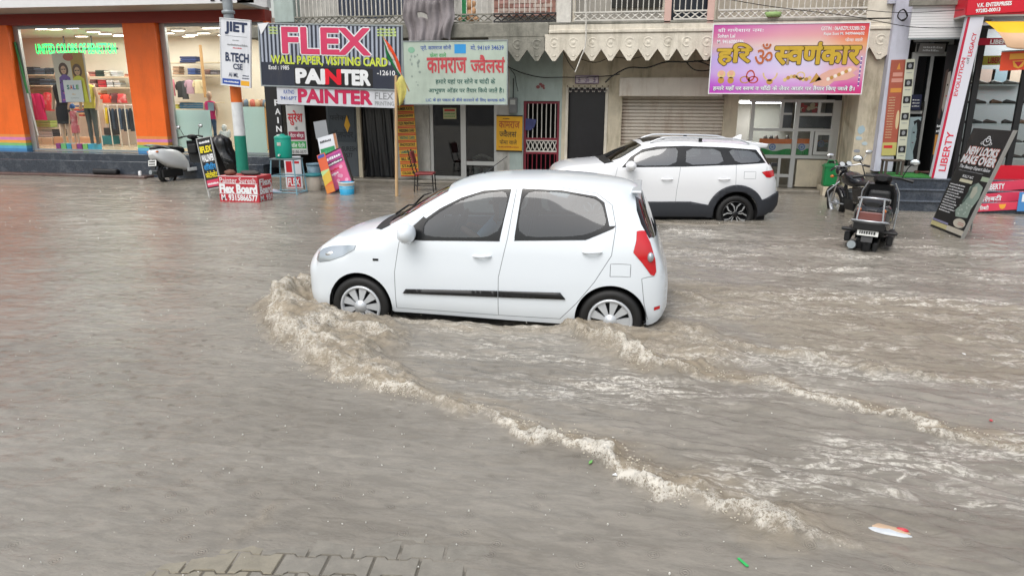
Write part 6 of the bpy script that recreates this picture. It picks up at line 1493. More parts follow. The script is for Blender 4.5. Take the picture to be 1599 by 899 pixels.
def scooter(name, label, loc, rz, paint, tail, lean=0.):
    t = thing(name, label, 'scooter', M=Matrix.Translation(loc) @ Matrix.Rotation(rz, 4, 'Z') @ Matrix.Rotation(lean, 4, 'X'))
    b = MB(); b.loft([ringsec(-.36, .06, .68, .74, e=.5), ringsec(-.32, .14, .60, .79, e=.5), ringsec(-.18, .20, .46, .81, e=.5), ringsec(.02, .225, .36, .80, e=.5), ringsec(.22, .215, .32, .77, e=.5), ringsec(.40, .18, .28, .70, e=.5), ringsec(.52, .16, .25, .52, e=.5)], paint); b.build('rear_body', t, sub=1)
    b = MB(); b.loft([ringsec(-.30, .08, .77, .83), ringsec(-.22, .13, .78, .875), ringsec(.0, .15, .775, .87), ringsec(.2, .15, .765, .84), ringsec(.42, .13, .72, .835), ringsec(.52, .10, .66, .80), ringsec(.55, .06, .66, .76)], M_BLK); b.build('seat', t, sub=1)
    b = MB(); b.box(.45, 1.0, -.17, .17, .26, .32, M_BLK); b.box(.42, 1.02, -.185, -.17, .25, .33, paint); b.box(.42, 1.02, .17, .185, .25, .33, paint); b.build('floorboard', t, bevel=.015)
    b = MB(); rg = []
    for (x, w, z, d) in ((.98, .14, .27, .04), (.99, .19, .40, .06), (1.0, .215, .60, .07), (.975, .20, .80, .07), (.93, .15, .93, .07)):
        rg.append([(x+d*(1-(k/8-1)**2)*.9, w*(k/8-1), z) for k in range(17)]+[(x-.04+d*(1-(k/8-1)**2)*.5, w*(k/8-1), z) for k in range(16, -1, -1)])
    b.loft(rg, paint); ap = b.build('front_apron', t)
    b = MB(); b.loft([[(p[0]-.05, p[1]*.93, p[2]) for p in r_] for r_ in rg], M_BLK); b.build('inner_shield', ap)
    b = MB(); b.box(.80, .96, -.13, .13, .62, .86, M_BLK); b.build('glove_box', t, bevel=.04, seg=3)
    b = MB(); b.loft([ringsec(1.0-.02, .09, .90, .98), ringsec(.95, .12, .93, 1.06), ringsec(.88, .11, .95, 1.08), ringsec(.80, .06, .98, 1.05)], M_BLK); hb = b.build('handlebar', t, sub=1)
    b = MB(); b.tube([(.84, -.36, 1.0), (.90, -.2, 1.03), (.92, 0, 1.03), (.90, .2, 1.03), (.84, .36, 1.0)], .016, M_BLK, 8); b.tube([(.84, -.36, 1.0), (.865, -.25, 1.02)], .022, M_BLK, 8); b.tube([(.84, .36, 1.0), (.865, .25, 1.02)], .022, M_BLK, 8); b.build('grip_bar', hb)
    b = MB(); b.ball((1.0, 0, .97), 1, M_LENS, 14, (.05, .085, .055)); b.build('headlight', t)
    for s in (-1, 1):
        b = MB(); b.tube([(.88, s*.22, 1.04), (.86, s*.27, 1.17), (.86, s*.31, 1.22)], .007, M_BLK, 6); b.ball((.86, s*.335, 1.245), 1, M_BLK, 14, (.022, .065, .045)); mo = b.build('mirror', t)
        b = MB(); b.ball((.848, s*.335, 1.245), 1, mat('mirror_glass', '#d4dadd', .05, metal=.9), 14, (.014, .058, .038)); b.build('mirror_face', mo)
    b = MB(); rg = []
    for k in range(9):
        a = radians(20+k*17); r = .285; rg.append([(1.25+r*cos(a)*1.0, w, .25+r*sin(a)) for w in (-.075, -.05, 0, .05, .075)]+[(1.25+(r-.03)*cos(a), w, .25+(r-.03)*sin(a)) for w in (.07, 0, -.07)])
    b.loft(rg, paint); b.build('front_mudguard', t)
    b = MB(); 
    for s in (-.08, .08): b.tube([(1.25, s, .25), (1.08, s*.8, .62)], .02, M_BLK, 8)
    b.build('fork', t)
    wheel2(t, 0); wheel2(t, 1.25)
    b = MB(); b.box(-.22, .35, -.12, -.06, .16, .34, M_BLK); b.box(-.1, .4, .02, .13, .18, .36, M_BLK); b.box(-.25, -.05, -.06, .06, .42, .55, M_BLK); b.build('engine', t, bevel=.02)
    b = MB(); b.tube([(.3, .12, .22), (.05, .15, .24), (-.30, .16, .30)], [.025, .045, .05], M_STEEL, 10); b.build('exhaust', t)
    b = MB(); b.add([(-.28, -.07, .60), (-.28, .07, .60), (-.37, .06, .36), (-.37, -.06, .36), (-.25, -.07, .60), (-.25, .07, .60), (-.34, .06, .36), (-.34, -.06, .36)], [(0,1,2,3),(7,6,5,4),(0,4,5,1),(1,5,6,2),(2,6,7,3),(3,7,4,0)], M_BLK); b.build('rear_mudguard', t)
    p = Letters(); Mx = Matrix.Translation((-.355, 0, .50)) @ Matrix.Rotation(radians(-90), 4, 'Z') @ Matrix.Rotation(radians(-12), 4, 'X')
    p.box(-.115, .115, 0, .006, -.065, .065, mat('plate_white', '#d9dad6', .4), Mx)
    for (z0, z1) in ((.012, .045), (-.045, -.012)):
        x = -.09
        while x < .085: w = RND.uniform(.012, .022); p.box(x, x+w, -.004, -.001, z0, z1, M_BLK, Mx); x += w+.009
    p.build('number_plate', t)
    b = MB(); b.ball((-.315, 0, .725), 1, tail, 14, (.035, .10, .035)); b.build('tail_light', t)
    for s in (-1, 1):
        b = MB(); b.ball((-.29, s*.125, .735), 1, mat('indicator_lens', '#c46a28', .2, coat=.5), 10, (.035, .035, .025)); b.build('indicator', t)
    b = MB(); g = M_CHROME if paint is M_BLK3 else M_BLK
    b.tube([(.02, -.16, .80), (-.22, -.17, .86), (-.38, -.12, .885), (-.40, 0, .89), (-.38, .12, .885), (-.22, .17, .86), (.02, .16, .80)], .013, M_SRAIL if paint is M_BLK3 else M_STEEL, 8); b.build('grab_rail', t)
    return t
M_SRAIL = mat('silver_rail', '#b9bdc2', .25, metal=.6)
M_BLK3 = mat('black_scooter_paint', '#141519', .2, coat=.6); M_WSC = mat('white_scooter_paint', '#dfe2e4', .22, coat=.6)
M_PTAIL = mat('pink_tail', '#74443f', .3, coat=.4)
_q = gr(264, 288, -.08)
scooter('scooter', 'white scooter with black seat parked in front of the clothing store', (_q.x, _q.y, -.08), radians(80), M_WSC, M_RED, radians(-4))
sc1 = bpy.data.objects['scooter']; sc1.matrix_world = sc1.matrix_world @ Matrix.Scale(1.12, 4)
sc2 = scooter('scooter', 'black scooter with chrome rear carrier standing in the flood near the right edge', (3.13, 10.45, -.25), radians(70), M_BLK3, M_PTAIL, radians(2))
sc2.matrix_world = sc2.matrix_world @ Matrix.Scale(1.13, 4)
b = MB()
b.tube([(-.05, -.20, .55), (-.30, -.20, .60), (-.42, -.16, .62), (-.44, 0, .62), (-.42, .16, .62), (-.30, .20, .60), (-.05, .20, .55)], .012, M_SRAIL, 8)
for s in (-1, 1): b.tube([(-.42, s*.14, .62), (-.40, s*.12, .88)], .011, M_SRAIL, 6)
b.build('crash_guard', sc2)
b = MB(); b.box(-.16, -.10, -.31, .31, .44, .48, M_BLK); b.box(-.1, .5, -.27, -.20, .30, .42, M_BLK); b.box(-.1, .5, .20, .27, .30, .42, M_BLK); b.box(-.38, -.30, -.17, .17, .50, .60, M_BLK); b.build('side_guard', sc2, bevel=.015)
b = MB(); b.box(-.372, -.345, -.155, .155, .60, .72, M_PTAIL); b.build('tail_panel', sc2, bevel=.01)
for s in (-1, 1): b = MB(); b.tube([(1.0, s*.225, .30), (1.02, s*.235, .6), (.99, s*.22, .82), (.94, s*.16, .95)], .010, M_SRAIL, 8); b.build('edge_trim', sc2)

# motorcycle behind the black scooter
_f = gr(1306, 332, -.05); _v = Vector((_f.x, _f.y, 0)).normalized(); _pr = Vector((_v.y, -_v.x, 0)); _rr = _f+_pr*.62-_v*1.10
mc = thing('motorcycle', 'black motorcycle with round dials and wire front wheel beside the black scooter', 'motorcycle', M=Matrix.Translation((_rr.x, _rr.y, -.15)) @ Matrix.Rotation(atan2(_f.y-_rr.y, _f.x-_rr.x), 4, 'Z') @ Matrix.Rotation(radians(-5), 4, 'X'))
wheel2(mc, 0, .30, .05, None, 5); wheel2(mc, 1.27, .30, .045, None, 18, True)
b = MB(); b.loft([ringsec(.42, .06, .70, .80), ringsec(.50, .12, .68, .86), ringsec(.68, .15, .66, .93), ringsec(.86, .15, .68, .94), ringsec(.98, .10, .72, .90), ringsec(1.03, .04, .76, .86)], M_BLK3); b.build('tank', mc, sub=1)
b = MB(); b.loft([ringsec(-.30, .08, .80, .85), ringsec(-.1, .12, .74, .83), ringsec(.2, .12, .73, .80), ringsec(.45, .10, .70, .80)], M_BLK); b.build('seat', mc, sub=1)
b = MB(); b.box(.5, .8, -.10, .10, .25, .45, M_BLK); [b.lathe([(0, 0), (.085, 0), (.085, .012), (0, .012)], M_STEEL, 14, Matrix.Translation((.72, 0, .46+.028*k_))) for k_ in range(6)]; b.tube([(.65, 0, .3), (.75, 0, .62)], .09, M_BLK, 12); b.tube([(.95, 0, .8), (.9, 0, .3), (.4, 0, .28), (.1, 0, .7), (-.25, 0, .75)], .025, M_BLK, 8); b.build('engine', mc, bevel=.02)
b = MB()
for s in (-.09, .09): b.tube([(1.27, s, .30), (1.0, s, .92)], .022, M_CHROME, 8)
b.build('fork', mc)
b = MB(); rg = []
for k in range(9):
    a = radians(10+k*18); r = .335; rg.append([(1.27+r*cos(a), w, .30+r*sin(a)) for w in (-.06, 0, .06)]+[(1.27+(r-.02)*cos(a), w, .30+(r-.02)*sin(a)) for w in (.06, 0, -.06)])
b.loft(rg, M_BLK3); b.build('front_mudguard', mc)
b = MB()
for s in (-1, 1): b.loft([[(x, s*(.13+.0*k), z) for (x, z) in ((.05, .42), (.45, .40), (.5, .70), (.02, .74))], [(x, s*.16, z) for (x, z) in ((.1, .46), (.42, .44), (.46, .66), (.08, .70))]], M_BLK3, smooth=False)
b.build('side_panel', mc)
b = MB()
for s in (-1, 1): b.tube([(.9, s*.06, .32), (.98, s*.30, .38), (1.0, s*.32, .58), (.95, s*.12, .74)], .014, M_SRAIL, 8)
b.build('leg_guard', mc)
b = MB(); b.tube([(.75, -.12, .26), (.4, -.16, .24), (-.35, -.17, .36)], [.03, .04, .05], M_STEEL, 10); b.build('exhaust', mc)
b = MB(); b.tube([(.82, -.37, .98), (.92, -.22, 1.03), (.98, 0, 1.0), (.92, .22, 1.03), (.82, .37, .98)], .014, M_CHROME, 8); b.tube([(.82, -.37, .98), (.88, -.27, 1.01)], .02, M_BLK, 8); b.tube([(.82, .37, .98), (.88, .27, 1.01)], .02, M_BLK, 8); b.build('handlebar', mc)
b = MB(); b.ball((1.12, 0, .92), 1, M_BLK3, 14, (.09, .11, .11)); ho = b.build('headlight', mc); b = MB(); b.ball((1.17, 0, .92), 1, M_LENS, 14, (.05, .09, .09)); b.build('lens', ho)
for s in (-1, 1):
    Mx = Matrix.Translation((1.0, s*.065, 1.04)) @ Matrix.Rotation(radians(-50), 4, 'Y'); b = MB(); b.lathe([(0, -.04), (.055, -.03), (.058, .02), (.05, .024)], M_BLK, 18, Mx); do_ = b.build('dial', mc); b = MB(); b.lathe([(0, .022), (.049, .022)], mat('dial_face', '#a9aeb0', .3), 18, Mx); b.build('dial_face', do_)
    b = MB(); b.tube([(.9, s*.24, 1.03), (.86, s*.30, 1.18), (.86, s*.33, 1.22)], .006, M_CHROME, 6); b.ball((.86, s*.36, 1.24), 1, M_CHROME, 14, (.02, .07, .042)); b.build('mirror', mc)
    b = MB(); b.tube([(1.0, s*.1, .84), (1.02, s*.2, .84)], .012, M_BLK, 6); b.ball((1.02, s*.23, .84), 1, mat('indicator_lens', '#c46a28', .2), 10, (.03, .035, .03)); b.build('indicator', mc)
M_GRB = mat('green_plastic', '#0f7a42', .35)
gb = thing('plastic_drum', 'green plastic drum with a handle standing behind the motorcycle', 'drum', (at(1296, 290, 16.64).x, 16.66, at(1295, 292, 16.5).z))
b = MB(); b.box(-.17, .17, -.13, .13, 0, .50, M_GRB); bo = b.build('body', gb, bevel=.05, seg=3)
b = MB(); b.box(-.18, .18, -.14, .14, .42, .46, M_GRB); b.tube([(-.1, -.0, .50), (-.08, 0, .56), (.08, 0, .56), (.1, 0, .50)], .015, M_GRB, 8); b.build('lid', gb, bevel=.01)

# tricolour pole
pl = thing('street_pole', 'steel street pole painted orange, white and green behind the red box', 'pole', (at(379, 262, 13.6).x, 13.6, ROAD_Z))
zz = [ROAD_Z, at(378, 212, 13.6).z, at(376, 160, 13.6).z, at(372, 132, 13.6).z, 6.5]; b = MB()
for i, (c_, r0, r1) in enumerate((('#12806a', .125, .115), ('#d6dadb', .115, .11), ('#dd6a1c', .11, .105), ('#8b9296', .10, .09))): b.tube([(0, 0, zz[i]-ROAD_Z), (0, 0, zz[i+1]-ROAD_Z)], [r0, r1], mat('pole_'+('green', 'white', 'orange', 'steel')[i], c_, .45, var=.12, vs=8), 20)
b.build('shaft', pl)
b = MB()
for z in (2.45, 2.9, 3.8): b.lathe([(.118, z), (.125, z+.01), (.125, z+.05), (.118, z+.06)], M_STEEL, 20)
b.build('strap', pl)
# red lettered box
bx = thing('lettered_box', 'red and white lettered plastic block in the water at the foot of the pole', 'box', (-8.41, 12.87, -.12))
b = MB(); M_RBOX = mat('red_box', '#b8303c', .45, var=.15); b.box(0, .87, 0, .55, 0, .63, M_RBOX); b.build('body', bx, bevel=.012)
l = Letters(); l.put('Painter Suresh', .04, .49, .82, .60, I_WHT, bold=.0, y=-.005).put('Flex Board', .03, .29, .84, .46, I_WHT, bold=.06, y=-.005).put('M. 9315866577', .05, .14, .84, .26, I_WHT, bold=.04, y=-.005)
for z in (.475, .275, .62): l.rect(.01, z, .86, z+.012, I_WHT, -.004)
l.build('lettering', bx)
l = Letters(); l.put('Flex', .05, .45, .50, .57, I_WHT, bold=.03, y=0).put('Board', .05, .28, .50, .42, I_WHT, bold=.05, y=0).put('M. 931', .05, .13, .50, .24, I_WHT, bold=.03, y=0); l.rect(.01, .265, .54, .275, I_WHT, 0); l.rect(.01, .435, .54, .445, I_WHT, 0)
l.v = [(.875+.0-p[1]*1., p[0], p[2]) for p in l.v]; l.build('side_lettering', bx)
b = MB(); b.ball((0, 0, .05), 1, mat('brown_stone', '#6e4a3c', .8, var=.3), 12, (.13, .1, .06), jit=.2); tag(b.build('stone'), 'brown stone lying on top of the red lettered box', 'stone').location = (-8.2, 13.0, .51)
b = MB(); b.ball((0, 0, .04), 1, mat('grey_rag', '#4c4a48', .9, var=.3), 12, (.22, .12, .05), jit=.25); tag(b.build('rag'), 'dark grey rag heaped around the pole on the red box', 'rag').location = (-7.85, 13.15, .51)
# black tarpaulin bundle
def bundle(name, label, cat, loc, w, d, h, m, seed):
    b = MB(); rg = []; n = 40
    for j in range(15):
        z = h*j/14; k = (1-(j/14)**3.2)**.5*(.85+.15*sin(j*1.1)); ring = []
        for i in range(n):
            a = 2*pi*i/n; f = 1+.10*sin(a*5+j*.5+seed)+.06*sin(a*11+j*.9)+.05*sin(a*3-j*.7); ring.append((w*k*f*cos(a), d*k*f*sin(a), z))
        rg.append(ring)
    b.loft(rg, m); o = b.build(name); o.location = loc; return tag(o, label, cat)
M_TARP = mat('black_tarp', '#101114', .3, spec=.6, bump=.5, bs=9)
bundle('covered_bundle', 'tall bundle wrapped in black plastic standing behind the tricolour pole', 'bundle', (at(350, 270, 15.6).x, 15.6, -.05), .40, .35, 1.25, M_TARP, 1)
b = MB()
for k in range(4):
    a = at(330+k*8, 225+k*9, 15.1); c_ = at(360-k*3, 250+k*6, 15.1); b.tube([a, (a+c_)/2+Vector((0, 0, -.12)), c_], .012, M_BLK2, 6)
tag(b.build('cable'), 'loose black cable loops hanging over the black plastic bundle', 'cable')
# blue stool with the teal water cooler
st = thing('tall_stool', 'pale blue metal stool carrying the teal water cooler', 'stool', (at(451, 300, 14.4).x, 14.4, ROAD_Z)); M_LB = mat('pale_blue_steel', '#7fa9b8', .45, var=.15, vs=12)
zt_ = at(451, 247, 14.4).z-ROAD_Z; b = MB(); b.box(-.29, .29, -.22, .22, zt_-.03, zt_, mat('stool_top', '#6e7d80', .5, var=.2)); b.build('seat', st, bevel=.01)
for sx in (-1, 1):
    for sy in (-1, 1): b = MB(); b.tube([(sx*.26, sy*.19, zt_-.03), (sx*.33, sy*.25, 0)], .017, M_LB, 8); b.build('leg', st)
for (z, k) in ((.55, .30), (.20, .325)):
    b = MB(); b.tube([(-k, -.22, z), (k, -.22, z)], .013, M_LB, 6); b.tube([(-k, .22, z), (k, .22, z)], .013, M_LB, 6); b.tube([(-k, -.22, z), (-k, .22, z)], .013, M_LB, 6); b.tube([(k, -.22, z), (k, .22, z)], .013, M_LB, 6); b.build('brace', st)
co = thing('water_cooler', 'teal insulated water cooler with white tap on the pale blue stool', 'cooler', (at(443.5, 247, 14.4).x, 14.4, zt_+ROAD_Z)); M_TL = mat('teal_plastic', '#12a08a', .4)
b = MB(); b.lathe([(0, .0), (.165, 0), (.175, .03), (.18, .2), (.175, .40), (.16, .43)], M_TL, 28); b.build('body', co)
b = MB(); b.lathe([(.178, .41), (.18, .45), (.15, .475), (.06, .485), (.05, .51), (0, .515)], M_TL, 28); b.build('lid', co)
b = MB(); b.tube([(0, -.17, .08), (0, -.22, .08), (0, -.225, .05)], .02, M_RAIL, 8); b.build('tap', co); b = MB(); b.box(-.045, .045, -.185, -.172, .27, .34, M_RAIL); b.build('badge', co, bevel=.01)
# buckets
def bucket(label, loc, r, h, cb, cr, art=None, lid=None):
    t = thing('bucket', label, 'bucket', loc); b = MB(); b.lathe([(0, 0), (r*.84, 0), (r*.86, .01), (r, h), (r*.96, h), (r*.82, .03), (0, .03)], cb, 26); b.build('body', t)
    b = MB(); b.lathe([(r*1.0, h*.9), (r*1.06, h*.92), (r*1.06, h*1.0), (r*.97, h*1.01)], cr, 26)
    if lid: b.lathe([(r*1.03, h), (r*.9, h*1.03), (0, h*1.03)], cr, 26)
    b.build('rim', t); b = MB(); b.tube([(r*1.05*cos(a), -r*.35*sin(a)-.02, h*.93-r*.85*sin(a)) for a in [k*pi/12 for k in range(13)]], .006, M_STEEL, 6); b.build('handle', t); return t
bucket('large beige bucket with teal rim beside the leaning boards', (at(489, 292, 15.0).x, 15.0, -.10), .20, .46, mat('beige_plastic', '#b7ad9f', .5, var=.12), mat('rim_teal', '#2d7f86', .4), lid=True)
bucket('blue bucket half hidden behind the large beige bucket', (at(490, 263, 15.6).x, 15.6, .05), .16, .5, mat('dull_blue', '#6c8797', .5), mat('dull_blue', '#6c8797', .5))
bk_ = bucket('small white and blue paint bucket in the water at the foot of the boards', (at(542, 303, 14.5).x, 14.5, -.10), .17, .36, mat('paint_bucket_blue', '#2f9cc8', .4), M_RAIL)
b = MB(); b.lathe([(.161, .25), (.172, .345)], M_RAIL, 26); b.lathe([(.158, .20), (.165, .255)], mat('cyan_light', '#7fc4dd', .4), 26); b.build('label', bk_)
# leaning painted boards
def lean(label, tl, tr, br, bl, Y, m, tilt, fr=None): return Panel('painted_board', label, 'board', tl, tr, br, bl, Y, m, tilt=-tilt*-1, th=.02, frame=fr)
S = lean('white and green painted board with brown edge at the back of the leaning boards', (492,216), (519,208), (538,255), (508,263), 15.25, mat('board_white', '#d7dae0', .4), .25)
scrib(S, .1, .12, .7, .2, I_BLK, 8, RND); S.r(.05, .38, .82, .68, C('board_green', '#1f8a52')); S.r(.86, 0, 1, 1, C('board_brown', '#a5714f')); scrib(S, .12, .44, .75, .6, C('board_green2', '#3fa56e'), 5, RND, -.005); S.done()
S = lean('magenta and pink poster board with dark frame leaning in front of the door', (503,241), (529,232), (551,283), (527,302), 14.85, mat('board_magenta', '#c04a8a', .45), .28, (C('frame_dark', '#3a3335'), .025))
S.r(.06, .06, .94, .22, C('board_purple', '#9b3f86')).r(.06, .24, .94, .34, C('board_plum', '#4a2d4a')).r(.04, .38, .96, .96, C('board_pinkred', '#cf5f8d'))
scrib(S, .1, .09, .9, .18, I_WHT, 6, RND, -.005); scrib(S, .1, .26, .9, .32, I_WHT, 8, RND, -.005)
for k in range(6): S.d(.2+.6*RND.random(), .45+.45*RND.random(), .10, .05, C('board_pale', '#dba3bd'), -.005, n=10)
scrib(S, .1, .44, .6, .5, I_RED, 4, RND, -.006); scrib(S, .1, .55, .5, .6, I_WHT, 4, RND, -.006); S.done()
S = lean('orange and green painted plank at the front of the leaning boards', (490,242), (500,239), (530,297), (515,304), 14.55, mat('board_orange', '#cf5a32', .45), .28)
S.r(.1, .02, .9, .1, C('board_blueink', '#3a4fa0')).r(0, .42, 1, .7, C('board_mint', '#a9c98a')).p([(0, .55), (1, .45), (1, .72), (0, .8)], C('board_lemon', '#c9a83a'), -.005).r(.0, .80, 1, .99, C('board_amber', '#cc7a2a')); S.done()
S = lean('green painted board with dark edge on the right of the leaning boards', (526,245), (533,242), (556,283), (547,287), 15.1, mat('board_deepgreen', '#2a7a50', .45), .28, (C('frame_dark', '#3a3335'), .02)); S.done()
S = lean('bare grey board standing behind the leaning painted boards', (494,197), (511,181), (508,214), (492,218), 15.6, mat('board_grey', '#8f9296', .5), .1); S.done()
# bamboo pole with furled flags and yellow cloth
Yp = 14.35; fp = thing('bamboo_pole', 'pale bamboo pole standing in the water before the yellow strip sign', 'pole', (at(619, 305, Yp).x, Yp, ROAD_Z))
b = MB(); h = at(618, 118, Yp).z-ROAD_Z; X = at(619, 140, Yp).x-at(619, 305, Yp).x; b.tube([(X*k/6, 0, h*k/6) for k in range(7)], [.035, .034, .033, .032, .031, .03, .028], mat('bamboo', '#c0a077', .6, var=.15), 10); b.build('shaft', fp)
def flagstick(label, a, c, Y, cols, yy=0):
    A, B = at(*a, Y), at(*c, Y); t = thing('furled_flag', label, 'flag', tuple(B), group=None); b = MB(); b.tube([A, B], .014, mat('stick_wood', '#a08258', .6), 8); b.build('stick', t, world=True)
    d = (B-A); n = 16; sd = Vector((-d.z, 0, d.x)).normalized()
    for k, (o0, o1, m_) in enumerate(cols):
        vs = []
        for j in range(n+1):
            p = A+d*(.06+.80*j/n); w = sin(pi*min(1, j/n*1.15+.05))*.9+.1
            for q in range(4):
                o = o0+(o1-o0)*q/3; vs.append(p+sd*o*w+Vector((0, -.03+.03*sin(j*.9+q*1.3+k), 0)))
        fs = [(j*4+q, j*4+q+1, (j+1)*4+q+1, (j+1)*4+q) for j in range(n) for q in range(3)]
        b = MB(); b.add(vs, fs, m_, True); o_ = b.build('cloth', t, world=True); s = o_.modifiers.new('t', 'SOLIDIFY'); s.thickness = .004
flagstick('furled green, white and orange flag slanting across the striped signboard', (598,57), (639,143), 14.6, ((-.10, -.03, C('flag_green', '#12703c', .7)), (-.03, .02, C('flag_white', '#d5d2cc', .7)), (.02, .09, C('flag_orange', '#dc4a20', .7))))
b = MB(); A = [at(*p, 14.3) for p in ((617, 130), (627, 117), (640, 140), (630, 157), (624, 168))]; vs = []
n = 7
for j in range(n+1):
    for i in range(n+1):
        u, v = i/n, j/n; L_ = A[0]*(1-v)+A[4]*v; R_2 = A[1]*(1-v)*(1-v)+A[2]*2*v*(1-v)+A[3]*v*v; p = L_*(1-u)+R_2*u; vs.append(p+Vector((0, .04*sin(u*7+v*3), 0)))
b.add(vs, [(j*(n+1)+i, j*(n+1)+i+1, (j+1)*(n+1)+i+1, (j+1)*(n+1)+i) for j in range(n) for i in range(n)], mat('yellow_cloth', '#c9c06a', .8, var=.2, vs=9, stain=.5, staincol='#b5605a'), True); o = b.build('cloth'); o.modifiers.new('t', 'SOLIDIFY').thickness = .006
tag(o, 'yellow cloth with faded pink print tied to the bamboo pole', 'cloth')
# chair
cp = gr(664, 298); chh = thing('metal_chair', 'dark metal chair with red padded seat before the jeweller window', 'chair', (cp.x, cp.y, -.06), radians(8)); M_MR = mat('maroon_pad', '#7a2f30', .6, var=.12)
b = MB(); b.box(-.20, .22, -.2, .2, .43, .48, M_MR); b.build('seat', chh, bevel=.02)
b = MB(); Mx = Matrix.Translation((-.22, 0, .66)) @ Matrix.Rotation(radians(-14), 4, 'Y'); b.box(-.02, .02, -.19, .19, .02, .30, M_MR, Mx); b.build('backrest', chh, bevel=.02)
for sx, sy in ((-1, -1), (-1, 1), (1, -1), (1, 1)):
    b = MB(); b.tube(([(-.34, sy*.18, .98), (-.24, sy*.18, .55), (-.19, sy*.18, .43), (-.22, sy*.19, 0)] if sx < 0 else [(.20, sy*.18, .43), (.22, sy*.19, 0)]), .013, M_BLK2, 8); b.build('leg', chh)
b = MB()
for sy in (-1, 1): b.tube([(-.2, sy*.185, .2), (.21, sy*.185, .2)], .01, M_BLK2, 6)
b.build('stretcher', chh)
# electric meter, wires
em = thing('electric_meter', 'grey electric meter box on the wall above the yellow Hindi board', 'meter', (at(802, 165, 17.09).x, 17.09, at(802, 177, 17.09).z))
b = MB(); b.box(-.1, .1, -.12, 0, 0, .36, mat('meter_grey', '#77797a', .5)); b.build('case', em, bevel=.015); b = MB(); b.box(-.06, .06, -.125, -.121, .2, .31, mat('meter_face', '#b9bcb8', .3)); b.build('face', em); b = MB(); b.tube([(0, -.05, .36), (0, -.04, .8)], .012, M_BLK2, 6); b.build('conduit', em)
def wire(label, pts, Y, r, m, sub=5):
    P_ = [at(p[0], p[1], Y if len(p) < 3 else p[2]) for p in pts]; o = []
    for i in range(len(P_)-1):
        for k in range(sub):
            a, b_, c_, d_ = P_[max(i-1, 0)], P_[i], P_[i+1], P_[min(i+2, len(P_)-1)]; t = k/sub
            o.append(.5*((2*b_)+(c_-a)*t+(2*a-5*b_+4*c_-d_)*t*t+(3*b_-a-3*c_+d_)*t*t*t))
    o.append(P_[-1]); b = MB(); b.tube(o, r, m, 6); return tag(b.build('cable'), label, 'cable')
wire('black cable sagging along the teal wall towards the dark doorway', [(792,104),(815,114),(845,121),(880,121),(905,121),(948,119),(968,116)], 16.9, .012, M_BLK2)
wire('thick black cable rising from the doorway to the goldsmith sign', [(945,129),(958,118),(982,106),(1010,106),(1040,97),(1072,97),(1112,94)], 16.6, .017, M_BLK2)
wire('loop of black cable under the balcony beside the pink sign', [(1072,97),(1082,108),(1098,111),(1114,107),(1100,99),(1084,95)], 16.55, .013, M_BLK2)
wire('thin black cable hanging from the pelmet left of the dark door', [(880,82),(888,98),(898,111)], 16.3, .01, M_BLK2)
wire('pale pipe running down from the upper balcony past the cream pelmet', [(914,-30),(915,30),(914,70),(907,90),(898,113)], 15.9, .014, M_RAIL)
wire('black cable with hooks running along the shadowed wall under the pelmet', [(905,92),(930,98),(955,90),(985,92),(1005,88)], 16.5, .008, M_BLK2)
wire('thin black overhead cable crossing the balcony at the upper right', [(1085,-10),(1200,10),(1330,26),(1420,42),(1500,44),(1640,40)], 15.2, .007, M_BLK2)
wire('second thin overhead cable dropping towards the salon shutter', [(1330,14),(1400,20),(1470,18),(1640,6)], 15.1, .006, M_BLK2)
wire('coil of black cable hooked on the lilac pillar', [(1403,20),(1411,15),(1417,25),(1410,33),(1402,27),(1405,18),(1412,16),(1416,27),(1408,32)], 15.8, .012, M_BLK2)
wire('loose cable trailing down the teal wall beside the electric meter', [(797,108),(804,118),(806,130),(809,143)], 17.0, .009, M_BLK2)
# toran garland over the dark door
b = MB(); X0, X1 = at(886, 134, 17.0), at(950, 134, 17.0)
for k in range(7):
    a, c_ = X0.x+(X1.x-X0.x)*k/7, X0.x+(X1.x-X0.x)*(k+1)/7
    for j in range(9): t = j/8; b.ball((a+(c_-a)*t, 17.02, X0.z-.13*sin(pi*t)-.01), .016, M_RAIL if j % 2 else mat('bead_dark', '#5d4a4a', .5), 6)
tag(b.build('door_garland'), 'bead garland strung in loops over the dark doorway', 'garland')
b = MB(); l = Letters(); p = at(844, 136, 17.08); M_RDM = C('faint_red', '#8d4a4a')
for (dx, dz, r) in ((-.06, 0, .05), (.05, .02, .05), (0, .06, .04), (.08, -.03, .03)): l.disc(p.x+dx, p.z+dz, r, r*.8, M_RDM, 17.09-.001*r*100, n=9)
tag(l.build('wall_mark'), 'small faded red flower mark painted on the teal wall', 'wall mark')
# cloth hanging from the balcony
vs = []; nx_, nz_ = 44, 46; X0, X1 = at(632, 20, 15.9).x, at(709, 20, 15.9).x; zt_ = ZF+1.15; zb_ = at(670, 71, 15.85).z
rr = np.random.default_rng(8)
for j in range(nz_+1):
    for i in range(nx_+1):
        u, v = i/nx_, j/nz_; sag = .10*sin(pi*u)+.05*sin(u*9+1); z = zt_-(zt_-zb_)*v*(.93+.06*sin(pi*u)+.04*sin(u*13)); x = X0+(X1-X0)*(u+(.5-u)*.16*max(0, v-.7)/.3+.012*sin(v*16+u*3))
        vs.append((x, 15.86-.045*sin(u*22+1.5*sin(v*3))*(.5+.5*v)-.03*sin(u*47+v*4)-.035*sin(v*13+4*u)*(1 if v > .45 else .4)-.05*sin(pi*u), z))
fs = [(j*(nx_+1)+i, j*(nx_+1)+i+1, (j+1)*(nx_+1)+i+1, (j+1)*(nx_+1)+i) for j in range(nz_) for i in range(nx_) if not ((abs(i-17) < 5 and abs(j-29) < 2))]
